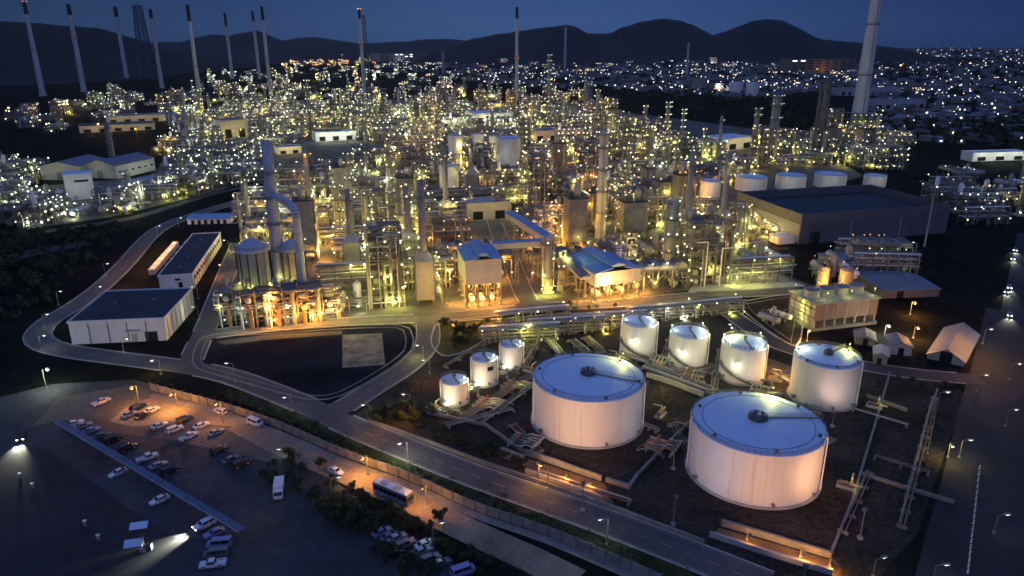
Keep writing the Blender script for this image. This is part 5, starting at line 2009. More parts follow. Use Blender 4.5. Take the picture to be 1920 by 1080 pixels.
# ---------------------------------------------------------------- chimneys and masts
def chimney(label, top, base, wt, wb, cap=.1, bands=(), rings=(), red=False, mm=None, name='chimney', n=20):
    p = g(*base)
    zt = zat(p, top[1])
    k = p.length / F
    rt, rb = wt / 2 * k * (.8 if wb < 14 else 1), wb / 2 * k * (.72 if wb < 14 else 1)
    t = thing(name, label, 'chimney', p)
    rad = lambda f: rb + (rt - rb) * f
    m = mm or M_STACK
    mb = MB()
    mb.lathe([(rad(0), 0), (rad(.25), zt * .25), (rad(.5), zt * .5), (rad(.75), zt * .75), (rad(1 - cap), zt * (1 - cap))], m, n=n)
    build('shaft', mb, t)
    if cap:
        mb = MB()
        mb.lathe([(rad(1 - cap) * 1.06, zt * (1 - cap)), (rad(1) * 1.06, zt), (rad(1) * .8, zt), (rad(1) * .8, zt * (1 - cap * .5))], M_BLACK, n=n)
        build('cap', mb, t)
    for f in rings:
        mb = MB()
        r = rad(f)
        z = zt * f
        mb.lathe([(r, z - .4), (r + 1.3, z), (r + 1.3, z + .3), (r, z + .3)], M_GRATE, n=n, smooth=False)
        pf = build('ring_platform', mb, t)
        mb = MB(); arc_rail(mb, r + 1.25, z + .3, 1.3, M_DSTEEL, 14, w=.16); build('guard_rail', mb, pf)
    for f in bands:
        mb = MB()
        r = rad(f)
        mb.lathe([(r + .06, zt * f), (rad(f + .02) + .06, zt * (f + .02))], M_RED, n=n)
        build('warning_band', mb, t)
        for b in range(4):
            d = Vector((math.cos(b * PI / 2 - PI / 2 + .3), math.sin(b * PI / 2 - PI / 2 + .3), 0)) * (r + .8)
            mb = MB(); mb.ball(d + Vector((0, 0, zt * (f + .01))), .5, emit('beacon_red', (1, .32, .16), 2.5)); build('warning_light', mb, t)
    if red:
        for b in range(3):
            d = Vector((math.cos(b * 2.1 - 1.5), math.sin(b * 2.1 - 1.5), 0)) * (rt + .8)
            mb = MB(); mb.ball(d + Vector((0, 0, zt + .4)), .8, emit('beacon_red', (1, .32, .16), 2.5)); build('warning_light', mb, t)
    mb = MB()
    for s in (-.4, .4):
        mb.bar((s, -rb - .4, 2), (s, -rt - .5, zt * .96), .18, M_DSTEEL)
    for q in range(int(zt / 3)):
        f = q * 3 / zt
        mb.bar((-.4, -rad(f) - .45, q * 3 + 2), (.4, -rad(f) - .45, q * 3 + 2), .12, M_DSTEEL)
    build('ladder', mb, t)
    mb = MB()
    mb.lathe([(rb * 1.6, 0), (rb * 1.5, 1.5), (rb * .9, 1.6)], M_CONC, n=n, smooth=False)
    build('footing', mb, t)
    return t, p, zt


CH = [
    ('tall pale chimney with red lit top, leftmost of the far row', (43, 3), (81, 180), 6, 12, .13, (), (.5,), True),
    ('tall pale chimney with black top, second of the far row from the left', (133, 8), (158, 172), 7, 11, .12, (.62,), (.62, .3), False),
    ('tall pale chimney with black top, third of the far row from the left', (215, 12), (238, 148), 7, 9, .14, (), (.4,), False),
    ('dim chimney with black top before the faint lattice mast, left part of the row', (290, 17), (304, 165), 6, 9, .12, (), (.5,), False),
    ('tall pale chimney with black top, fifth of the far row from the left', (354, 9), (378, 206), 6, 10, .15, (), (.42,), False),
    ('thin chimney with orange band, sixth of the far row from the left', (425, 24), (436, 148), 5, 7, .2, (.55,), (), False),
    ('thin chimney with black top, left one of a close pair', (475, 21), (487, 148), 5, 7, .14, (.5,), (), False),
    ('taller chimney with black top, right one of a close pair', (494, 12), (508, 180), 6, 8, .15, (), (.4,), False),
    ('chimney with orange lit crown and red band, alone near the picture centre left', (678, 17), (684, 186), 6, 9, .1, (.63,), (.63,), True),
    ('white chimney with long black cap and red ring, alone near the picture centre', (970, 13), (969, 188), 6, 8.5, .12, (.45,), (.45,), False),
    ('slim far chimney with dark crown against the middle hill', (1059, 47), (1059, 128), 5, 6, .05, (), (.97,), False),
    ('slim short far chimney in the town before the right hill', (1288, 80), (1287, 142), 4, 7, 0, (), (), False),
    ('huge pale chimney leaning out of the picture top at the right', (1637, -14), (1606, 246), 17, 25, 0, (), (.42, .78), False),
]
for lab, top, base, wt, wb, cap, bands, rings, red in CH:
    t, p, zt = chimney(lab, top, base, wt, wb, cap, bands, rings, red)
    if 'huge' in lab:
        BIGCH = (t, p, zt)
        # blue-green plinth building round its foot
        q = MB()
        for i in range(4):
            for j in range(4):
                q.box(((i - 1.5) * 9, (j - 1.5) * 9 - 4, 11), (.7, .7, 22), M_STEEL)
        for z in (7, 14, 21.5):
            q.box((0, -4, z), (28.5, 28.5, .3), M_GRATE)
        build('base_frame', q, t)
        for k in range(14):
            q = MB(); q.merge(lamp_mb('green' if k % 3 else 'white', 'mid', .42), Matrix.Translation(((k % 5 - 2) * 6.6, -18.6, (6.2, 13.2, 20.5)[k % 3]))); build('lamp', q, t)
        for k in range(3):
            light(p + Vector(((k - 1) * 9, -21, 12)), 1500, 'green', .5)

for lab, top, base, w, lit in (
        ('thick grey process column lit from below, standing in front of the plant rear', (1128, 246), (1125, 446), 19, 2),
        ('thin blue grey column left of the plant centre', (655, 288), (661, 425), 8, 1),
        ('grey column with lit head platform right of the plant', (1449, 178), (1444, 305), 17, 1),
        ('grey column at the right rear, left neighbour of the thick one', (1414, 203), (1411, 300), 10, 1),
        ('dark double column near the tall chimney, the thicker one', (1543, 150), (1536, 284), 13, 0),
        ('dark double column near the tall chimney, the thinner one', (1531, 150), (1522, 300), 6, 0),
        ('slim grey column among lights at the right rear', (1249, 192), (1249, 262), 8, 1),
        ('thin column with lit top right of the thick process column', (1187, 244), (1186, 325), 6, 1),
        ('thin lit column above the pale plant left of the centre', (581, 150), (584, 256), 6, 1),
        ('pale slim column with lit crown, right of the centre chimney', (1029, 102), (1029, 190), 6, 1),
        ('pale short column left of the centre chimney', (831, 96), (832, 140), 6, 0),
        ('slim column beside lights right of the slim grey column', (1279, 206), (1278, 268), 5, 1),
        ('pale column right rear of the white chimney, with wide shoulders', (1104, 160), (1103, 195), 16, 0),
        ('thin pale mast column beside the low left sheds', (206, 232), (210, 292), 9, 0),
        ('grey column standing left of the duct tower', (414, 252), (424, 345), 9, 1),
        ('short grey column left of the blue duct tower head', (492, 216), (492, 268), 8, 0)):
    p = g(*base)
    zt = zat(p, top[1])
    r = w / 2 * p.length / F
    t = thing('process_column', lab, 'column', p)
    mb = MB()
    mb.lathe([(r * 1.1, 0), (r, zt * .1), (r, zt * .55), (r * .88, zt * .58), (r * .88, zt * .96), (r * .5, zt), (.01, zt)], (mat('pale_column_shell', (.46, .44, .43), .6, 0, .15, .15) if 'thick grey' in lab else M_STACKG) if 'dark' not in lab else M_DSTEEL, n=18)
    build('shell', mb, t)
    for f in (.25, .45, .65, .85, .97):
        mb = MB()
        z = zt * f
        mb.lathe([(r * .8, z), (r + 1.1, z), (r + 1.1, z - .2), (r * .8, z - .2)], M_GRATE, n=16, smooth=False)
        arc_rail(mb, r + 1.05, z, 1.2, M_STEEL, 12, w=.12)
        build('ring_platform', mb, t)
        if lit and f > .4:
            far = p.length > 700
            for b in (-2.4, -1.2, -.2):
                q = MB(); q.ball(Vector(((r + 1.3) * math.cos(b), (r + 1.3) * math.sin(b), z + 1.6)), .45 if far else .3, lamp_mat('green' if b < -1 else 'warm', 'mid' if far else 'near')); build('lamp', q, t)
    mb = MB()
    for s in (-.35, .35):
        mb.bar((s, -r * 1.1 - .4, 1), (s, -r - .4, zt * .95), .16, M_STEEL)
    for q in range(int(zt / 2.5)):
        mb.bar((-.35, -r * 1.05 - .4, q * 2.5 + 1), (.35, -r * 1.05 - .4, q * 2.5 + 1), .12, M_STEEL)
    build('ladder', mb, t)
    if lit == 2:
        for k in range(4):
            light(p + Vector((-6 + 4 * k, -9, 4 + 9 * k)), 700, 'warm', .4)


M_MAST = mat('blue_grey_mast_steel', (.07, .09, .14), .8)


def lattice(label, top, base, w):
    p = g(*base)
    zt = zat(p, top[1])
    a = w / 2 * p.length / F
    t = thing('lattice_mast', label, 'mast', p)
    lv = 14
    for sx, sy in ((-1, -1), (1, -1), (1, 1), (-1, 1)):
        mb = MB(); mb.bar((sx * a, sy * a, 0), (sx * a * .45, sy * a * .45, zt), a * .13, M_MAST); build('leg', mb, t)
    mb = MB()
    for k in range(lv):
        z0, z1 = zt * k / lv, zt * (k + 1) / lv
        b0, b1 = a * (1 - .55 * k / lv), a * (1 - .55 * (k + 1) / lv)
        for (x0, y0), (x1, y1) in (((-1, -1), (1, -1)), ((1, -1), (1, 1)), ((1, 1), (-1, 1)), ((-1, 1), (-1, -1))):
            mb.bar((x0 * b0, y0 * b0, z0), (x1 * b1, y1 * b1, z1), a * .07, M_MAST)
            mb.bar((x1 * b0, y1 * b0, z0), (x0 * b1, y0 * b1, z1), a * .07, M_MAST)
            mb.bar((x0 * b1, y0 * b1, z1), (x1 * b1, y1 * b1, z1), a * .07, M_MAST)
    build('bracing', mb, t)


lattice('faint wide lattice mast behind the left chimneys', (270, 10), (279, 150), 20)
lattice('dark lattice mast right beside the red crowned chimney', (688, 28), (690, 160), 8)
lattice('faint lattice mast before the middle hill, right of the centre', (1158, 55), (1158, 170), 5)

# ---------------------------------------------------------------- the town beyond
CR = random.Random(21)
WALLS = [mat('town_wall_white', (.23, .235, .26), .8, 0, .1, .3), mat('town_wall_grey', (.17, .18, .21), .8, 0, .1, .2), mat('town_wall_tan', (.20, .17, .14), .8, 0, .1, .2), mat('town_roof_dark', (.08, .085, .10), .8, 0, .1, .3)]
TOWN = [(700, 128), (780, 105), (900, 112), (1040, 118), (1120, 110), (1290, 95), (1480, 108), (1700, 93), (1930, 90), (1930, 270), (1760, 270), (1640, 250), (1610, 160), (1380, 190), (1130, 165), (1000, 165), (850, 150), (760, 130)]
WOOD = [(1130, 178), (1380, 172), (1500, 186), (1520, 250), (1380, 245), (1240, 215), (1140, 210)]
DARKR = [(1640, 235), (1930, 225), (1930, 300), (1700, 262)]


def town_house(w, d, h, wall, roof, lit, seed, far):
    """one town building: plinth storeys, parapet or pitched roof, window rows (some lit)"""
    R = random.Random(seed)
    mb = MB()
    mb.box((0, 0, h / 2), (w, d, h), wall)
    if h < 9:
        mb.loft([[(-w / 2 - .4, y, h), (w / 2 + .4, y, h), (0, y, h + w * .16)] for y in (-d / 2 - .4, d / 2 + .4)], roof)
    else:
        mb.box((0, 0, h + .4), (w + .3, d + .3, .8), roof)
        mb.box((w * .2, 0, h + 1.8), (w * .25, d * .3, 2.4), wall)
    fl = max(1, int(h / 3.4))
    nw = max(2, int(w / 3.5))
    for k in range(fl):
        for i in range(nw):
            x = -w / 2 + w * (i + .5) / nw
            m = lamp_mat(R.choice(('white', 'white', 'cool', 'warm', 'orange')), 'mid') if R.random() < lit else M_GLASS
            mb.box((x, -d / 2 - .04, k * h / fl + h / fl * .55), (w / nw * .5, .14, h / fl * .42), m)
    for q in range(R.choice((0, 1, 1, 2))):
        mb.ball((R.uniform(-w / 2, w / 2), -d / 2 - 2.5, R.uniform(4, 8)), far, lamp_mat(R.choice(('white', 'cool', 'white', 'warm', 'warm', 'orange')), 'town'))
    return mb


TP = {}
n_t = 0
cells = set()
tries = 0
while n_t < 298 and tries < 12000:
    tries += 1
    px, py = CR.uniform(700, 1930), 90 + 185 * CR.random() ** 1.5
    if not inpoly((px, py), TOWN) or inpoly((px, py), WOOD) or inpoly((px, py), DARKR):
        continue
    p = g(px, py)
    D = p.length
    cell = (int(p.x / (D * .011)), int(p.y / (D * .04)))
    if cell in cells or not free(p, 8):
        continue
    cells.add(cell)
    band = 0 if D < 1600 else (1 if D < 3200 else 2)
    kind = CR.randrange(6)
    key = (band, kind)
    if key not in TP:
        s = (1, 1.6, 2.6)[band]
        w, d, h = ((12, 10, 6), (22, 14, 7), (16, 12, 12), (34, 18, 8), (14, 14, 19), (26, 12, 11))[kind]
        TP[key] = town_house(w * s, d * s, h * (1, 1.2, 1.5)[band], CR.choice(WALLS[:3]), WALLS[3] if kind % 2 else WALLS[1], (.14, .22, .3)[band], band * 10 + kind, (.4, .6, .9)[band]).mesh('town_building')
    o = link('town_building', TP[key], None, p, CR.uniform(-.5, .5))
    what = ('small pitched roof house', 'wide low house', 'three storey block', 'long low shed', 'narrow six storey block', 'long three storey block')[kind]
    side = 'right of the tall chimney' if px > 1625 else ('below the right hills' if px > 1120 else 'behind the centre chimneys')
    lab = '%s in the %s town %s' % (what, ('near', 'middle', 'far')[band], side)
    tag(o, lab, 'town building', lab)
    n_t += 1
    if band < 2 and CR.random() < .25:
        light(p + Vector((0, -D * .008, 7)), 700 * (D / 900) ** 2, CR.choice(('white', 'cool', 'warm')), 1)
# the rest of the town: roofs too many and too small to tell apart
mb = MB()
for k in range(5200):
    px, py = CR.uniform(640, 1935), 88 + 190 * CR.random() ** 1.7
    if not inpoly((px, py), TOWN) or ((inpoly((px, py), WOOD) or inpoly((px, py), DARKR)) and CR.random() < .55):
        continue
    if px > 1640 and CR.random() < .35:
        continue
    p = g(px, py)
    s = .75 + p.length / 2600
    w, d, h = CR.uniform(7, 16) * s, CR.uniform(6, 11) * s, CR.uniform(3.5, 8) * (.8 + p.length / 6000)
    yw = CR.uniform(-.6, .6)
    m = CR.choice(WALLS[:3])
    mb.box((p.x, p.y, h / 2), (w, d, h), m, yw)
    mb.box((p.x, p.y, h + .3), (w + .6, d + .6, .6), CR.choice((WALLS[3], WALLS[1], WALLS[0], WALLS[1])), yw)
    if CR.random() < .35:
        c, s2 = math.cos(yw), math.sin(yw)
        lx, ly = CR.uniform(-.3, .3) * w, -d / 2 - .1
        mb.box((p.x + lx * c - ly * s2, p.y + lx * s2 + ly * c, h * .5), (w * .16, .3, h * .3), lamp_mat(CR.choice(('white', 'cool', 'warm', 'white')), 'near'), yw)
o = build('distant_houses', mb)
tag(o, 'mass of small houses and sheds filling the distant town', 'houses', None, 'stuff')
# the rest of the town shows only as its lamps
mb = MB()
STREET = []
for k in range(70):
    a = g(CR.uniform(700, 1930), 88 + 180 * CR.random() ** 1.8)
    th = CR.choice((.15, .15, 1.5, 1.2)) + CR.uniform(-.15, .15)
    sp = CR.uniform(.012, .022) * a.length
    for i in range(CR.randint(6, 22)):
        STREET.append(proj((a.x + math.cos(th) * sp * i, a.y + math.sin(th) * sp * i * 1.6, 0)))
for k in range(2000 + len(STREET)):
    px, py = CR.uniform(640, 1930), 84 + 185 * CR.random() ** 2.0
    if k >= 2000:
        px, py = STREET[k - 2000]
        if not (640 < px < 1935 and 84 < py < 270):
            continue
    if not inpoly((px, py), TOWN) and not (px > 1640 and 84 < py < 96):
        continue
    if (inpoly((px, py), WOOD) or inpoly((px, py), DARKR)) and CR.random() < .82:
        continue
    if px > 1600 and CR.random() < .45:
        continue
    p = g(px, py)
    D = p.length
    kd = CR.choice(('white', 'cool', 'white', 'warm', 'cool', 'white', 'warm', 'orange'))
    z = CR.uniform(5, 12)
    r = min(1.8, .12 + D * .00020) * CR.choice((.35, .5, .6, .8, 1.0, 1.5))
    mb.ball((p.x, p.y, z), r, lamp_mat(kd, 'town'), 5)
    mb.bar((p.x, p.y, 0), (p.x, p.y, z), .3, M_DSTEEL)
o = build('town_lights', mb)
tag(o, 'countless street and house lamps scattered over the distant town', 'town lights', None, 'stuff')
# lamps climbing the dark left hill foot and the lit quay strip
for (px, py, kd, pw) in ((1688, 128, 'orange', 5000), (1818, 124, 'orange', 5000), (1507, 104, 'white', 6000), (1482, 106, 'white', 5000), (258, 262, 'orange', 1800), (20, 218, 'orange', 2500), (188, 252, 'orange', 1200), (1195, 118, 'orange', 4000)):
    p = g(px, py)
    D = p.length
    lab = '%s flood lamp on a mast, %s' % (kd, {1688: 'left of two in the far right town', 1818: 'right of two in the far right town', 1507: 'right of a bright pair below the hotel block', 1482: 'left of a bright pair below the hotel block',
                                                 258: 'in the left plant above the sheds', 20: 'at the left edge of the far refinery', 188: 'in the left plant beside the mast column', 1195: 'in the middle of the far town'}[px])
    t = thing('flood_lamp', lab, 'flood lamp', p)
    mb = MB(); mb.cyl((0, 0, 0), (0, 0, 12), .3, M_DSTEEL); build('pole', mb, t)
    mb = MB(); mb.box((0, -.6, 12.3), (1.6, 1.2, .4), M_DSTEEL); mb.ball((0, -.7, 11.8), D * .0011, lamp_mat(kd, 'far'), 8); build('lamp_head', mb, t)
    light(p + Vector((0, -D * .004, 10)), pw * 3, kd, .6)
# hotel block and pale far halls
for lab, fl, fr, dep, top, wall in (('tall pale hotel block with lit top storey below the right hill', (1496, 112), (1534, 111), 60, 78, WALLS[0]),
                                    ('lower wing of the pale hotel block, on its right', (1536, 111), (1552, 110), 60, 86, WALLS[0]),
                                    ('long pale roofed hall far off before the middle hill', (712, 116), (785, 115), 150, 101, WALLS[1]),
                                    ('long dark town hall lit orange beneath the hotel block', (1480, 138), (1600, 136), 60, 112, WALLS[2]),
                                    ('white town block with lit front left of the far tank pair', (1322, 170), (1344, 169), 40, 148, WALLS[0])):
    t, L, D, h, yaw, a = hall(lab, fl, fr, dep, top, wall, WALLS[3] if 'roofed' not in lab else WALLS[0], name='hall')
    nf = max(1, int(h / 9))
    for k in range(nf):
        for i in range(8):
            part_box(t, 'window', (L * (i + .5) / 8, -.1, h * (k + .55) / nf), (L / 8 * .55, .3, h / nf * .35), lamp_mat('white', 'near') if (k + 1 == nf and 'lit top' in lab) or CR.random() < .12 else M_GLASS)
    Mx = Matrix.Translation(a) @ Matrix.Rotation(yaw, 4, 'Z')
    light(Mx @ Vector((L * .5, -25, 12)), 25000 if 'orange' not in lab else 14000, 'orange' if 'orange' in lab else 'cool', 1)


# ---------------------------------------------------------------- dark woods
def leaf_mass(name, label, poly, n, hmin, hmax, leaf, per, m, seed):
    R = random.Random(seed)
    pts = [g(*q) for q in poly]
    x0, x1 = min(p.x for p in pts), max(p.x for p in pts)
    y0, y1 = min(p.y for p in pts), max(p.y for p in pts)
    mb = MB()
    c = 0
    while c < n:
        q = Vector((R.uniform(x0, x1), R.uniform(y0, y1), 0))
        if not inpoly(q, pts) or not free(q, 3):
            c += .2
            continue
        c += 1
        h = R.uniform(hmin, hmax)
        rr = h * R.uniform(.35, .55)
        for k in range(per):
            u = Vector((R.gauss(0, 1), R.gauss(0, 1), R.gauss(0, 1))).normalized() * (R.random() ** .4)
            p = q + Vector((u.x * rr, u.y * rr, h * .62 + u.z * h * .38))
            a = Vector((R.gauss(0, 1), R.gauss(0, 1), R.gauss(0, .6))).normalized() * leaf
            b = a.cross(Vector((R.gauss(0, 1), R.gauss(0, 1), R.gauss(0, 1)))).normalized() * leaf * .7
            mb.add([p - a, p - b, p + a, p + b], [(0, 1, 2, 3)], m)
    o = build(name, mb)
    tag(o, label, 'wood', None, 'stuff')


leaf_mass('wood', 'dark wood between the plant and the far town', WOOD, 230, 6, 12, 1.8, 26, M_LEAF, 3)
leaf_mass('wood', 'dark wood on the land right of the tall chimney', DARKR, 220, 6, 12, 1.8, 26, M_LEAF, 4)
leaf_mass('wood', 'dark trees scattered through the town on the right', [(1620, 110), (1930, 110), (1930, 225), (1640, 235)], 420, 9, 16, 3.0, 20, M_LEAF, 5)
leaf_mass('wood', 'dark scrub on the field left of the road bend', [(-60, 450), (200, 415), (250, 430), (150, 520), (60, 600), (-60, 610)], 260, 2.5, 6, .8, 26, M_LEAF, 6)
# ---------------------------------------------------------------- walls, pipes and lamps of the tank yard
def low_wall(label, pix, h=1.2, w=.4, m=None, name='bund_wall'):
    pts = [g(*q) for q in pix]
    t = thing(name, label, 'wall', pts[0])
    mb = MB()
    o = pts[0]
    for a, b in zip(pts[:-1], pts[1:]):
        a, b = a - o, b - o
        d = (b - a).normalized() * .001
        mb.bar((a.x, a.y, h / 2), (b.x, b.y, h / 2), w, m or M_CONC, h)
    build('wall_body', mb, t)
    mb = MB()
    for a, b in zip(pts[:-1], pts[1:]):
        a, b = a - o, b - o
        mb.bar((a.x, a.y, h + .07), (b.x, b.y, h + .07), w + .2, m or M_CONC, .13)
    build('coping', mb, t)
    return t


low_wall('low concrete bund wall before the middle large tank, lit yellow', [(985, 852), (1060, 878), (1128, 902)], 1.4, .5, M_CONCD)
low_wall('short bund wall piece right of the yellow lit bund wall', [(1136, 903), (1180, 917), (1196, 893)], 1.1, .5, M_CONCD)
low_wall('thin bund wall between the two large tanks', [(1196, 893), (1250, 836), (1312, 776)], .9, .35, M_CONCD)
low_wall('bund wall running up along the right side of the largest tank', [(1598, 940), (1640, 800), (1668, 702)], .9, .35, M_CONCD)
low_wall('bund wall in the dark right part of the tank yard', [(1700, 926), (1735, 800), (1757, 734)], .9, .35, M_CONCD)
low_wall('bund wall before the largest tank, lit orange', [(1352, 985), (1450, 1014), (1556, 1046)], 1.4, .5, M_CONCD)
low_wall('lower orange lit wall below the largest tank', [(1330, 1006), (1440, 1042), (1560, 1078)], 1.2, .4)
low_wall('bund wall from the largest tank toward the lower right yard', [(1556, 1046), (1600, 938)], 1.0, .35, M_CONCD)
low_wall('long thin wall along the roadside edge of the tank yard', [(692, 792), (800, 830), (905, 870), (1010, 906), (1150, 955), (1320, 1020)], .9, .35, M_CONCD)
low_wall('bund wall crossing behind the middle large tank', [(1212, 706), (1262, 722), (1318, 744)], 1.4, .6)
low_wall('low wall in front of the three small tanks', [(800, 776), (868, 790), (912, 800), (985, 852)], .8, .35, M_CONCD)
low_wall('thin wall right of the medium tank', [(1625, 745), (1700, 772)], .9, .35, M_CONCD)
low_wall('faint wall across the dark right yard', [(1612, 890), (1690, 915), (1788, 945)], .8, .35, M_CONCD)
low_wall('pale concrete panel wall standing left of the middle large tank by the road', [(940, 856), (983, 872)], 2.6, .5, M_CONCD)
low_wall('front wall of the orange lit trench beside the road', [(985, 886), (1060, 912), (1130, 938)], 1.0, .4)


def pipe_run(label, a, b, n, r=.25, z=.7, gap=.9, mats=(M_DSTEEL, M_STEEL, M_RUST, M_PIPE)):
    if 'dark' in label or 'orange' in label:
        mats = (M_DSTEEL, M_RUST, M_STEEL)
    p, q = g(*a), g(*b)
    d = q - p
    L = d.length
    yaw = math.atan2(d.y, d.x)
    t = thing('pipe_run', label, 'pipes', p, yaw)
    R = random.Random(int(a[0] * 7 + a[1]))
    for k in range(n):
        mb = MB()
        y = (k - (n - 1) / 2) * gap
        rr = r * R.choice((.7, 1, 1.3))
        mb.cyl((0, y, z + rr), (L, y, z + rr), rr, R.choice(mats), n=8)
        for f in range(1, int(L / 12)):
            mb.cyl((f * 12, y, z + rr), (f * 12 + .2, y, z + rr), rr * 1.6, M_STEEL, n=8)
        build('pipe', mb, t)
    for k in range(max(2, int(L / 6)) + 1):
        mb = MB()
        x = L * k / max(2, int(L / 6))
        mb.box((x, 0, z / 2), (.4, n * gap + .4, z), M_CONCD)
        build('sleeper', mb, t)
    return t


for lab, a, b, n in (('pipes on sleepers from the small tanks toward the middle large tank', (872, 786), (1000, 706), 4), ('second pipe run beside the small tank pipes', (900, 796), (1002, 722), 3),
                     ('short pipe run coming down to the middle large tank, left one', (1030, 640), (1052, 668), 4), ('short pipe run coming down to the middle large tank, middle one', (1072, 640), (1098, 662), 4), ('short pipe run coming down to the middle large tank, right one', (1098, 636), (1126, 662), 4),
                     ('pipe run behind the middle large tank to the right', (1208, 690), (1330, 735), 5), ('pipe run from the tall tanks to the two large tanks', (1262, 706), (1340, 690), 4),
                     ('pipe run between middle tall tank and right tall tank', (1330, 702), (1352, 690), 3), ('long pipe run down the dark right yard', (1690, 990), (1752, 750), 2), ('pipe run beside the orange lit wall of the largest tank', (1580, 1000), (1630, 890), 2),
                     ('pipes behind the medium tank toward the yard corner', (1450, 700), (1490, 722), 4), ('pipe run crossing left of the leftmost tall tank', (1015, 628), (1165, 612), 5), ('pipe run along the yard behind the small tanks', (836, 690), (945, 624), 2), ('thin pipe run between the leftmost and middle tall tanks', (1236, 700), (1256, 640), 3), ('thin pipe run between the middle and rightmost tall tanks', (1338, 730), (1352, 660), 3), ('pipe run leaving the foot of the middle large tank', (1206, 800), (1232, 810), 2), ('pipe run passing right of the rightmost tall tank', (1440, 720), (1486, 700), 3), ('pipe run before the rightmost tall tank', (1330, 742), (1470, 742), 3), ('pipe run before the leftmost tall tank', (1165, 668), (1262, 700), 3)):
    pipe_run(lab, a, b, n)


def pole_lamp(label, base, head, kind='white', watts=600, arm=(-1, 0), size=.32, name='street_lamp', power='near', lit=True, twin=False):
    p = g(*base)
    h = zat(p, head[1])
    t = thing(name, label, 'street lamp', p)
    mb = MB()
    mb.cyl((0, 0, 0), (0, 0, h), .14, M_STEEL, r1=.08, n=8)
    mb.cyl((0, 0, 0), (0, 0, .5), .3, M_CONC, n=8)
    build('pole', mb, t)
    a = Vector((arm[0], arm[1], 0)).normalized() * 1.6
    for s in ((1, -1) if twin else (1,)):
        mb = MB()
        mb.bar((0, 0, h - .1), (a.x * s, a.y * s, h + .35), .12, M_STEEL)
        build('arm', mb, t)
        mb = MB()
        c = Vector((a.x * s * 1.2, a.y * s * 1.2, h + .3))
        yaw = math.atan2(a.y, a.x)
        mb.box(c + Vector((0, 0, .1)), (1.3, .6, .2), M_DSTEEL, yaw)
        mb.box(c + Vector((0, 0, -.06)), (1.05, .45, .12), lamp_mat(kind, power), yaw)
        mb.ball(c + Vector((0, 0, -.18)), size, lamp_mat(kind, power), 8)
        build('lamp_head', mb, t)
        if lit:
            light(p + c + Vector((0, 0, -.75)), watts, kind, .35)
    return t


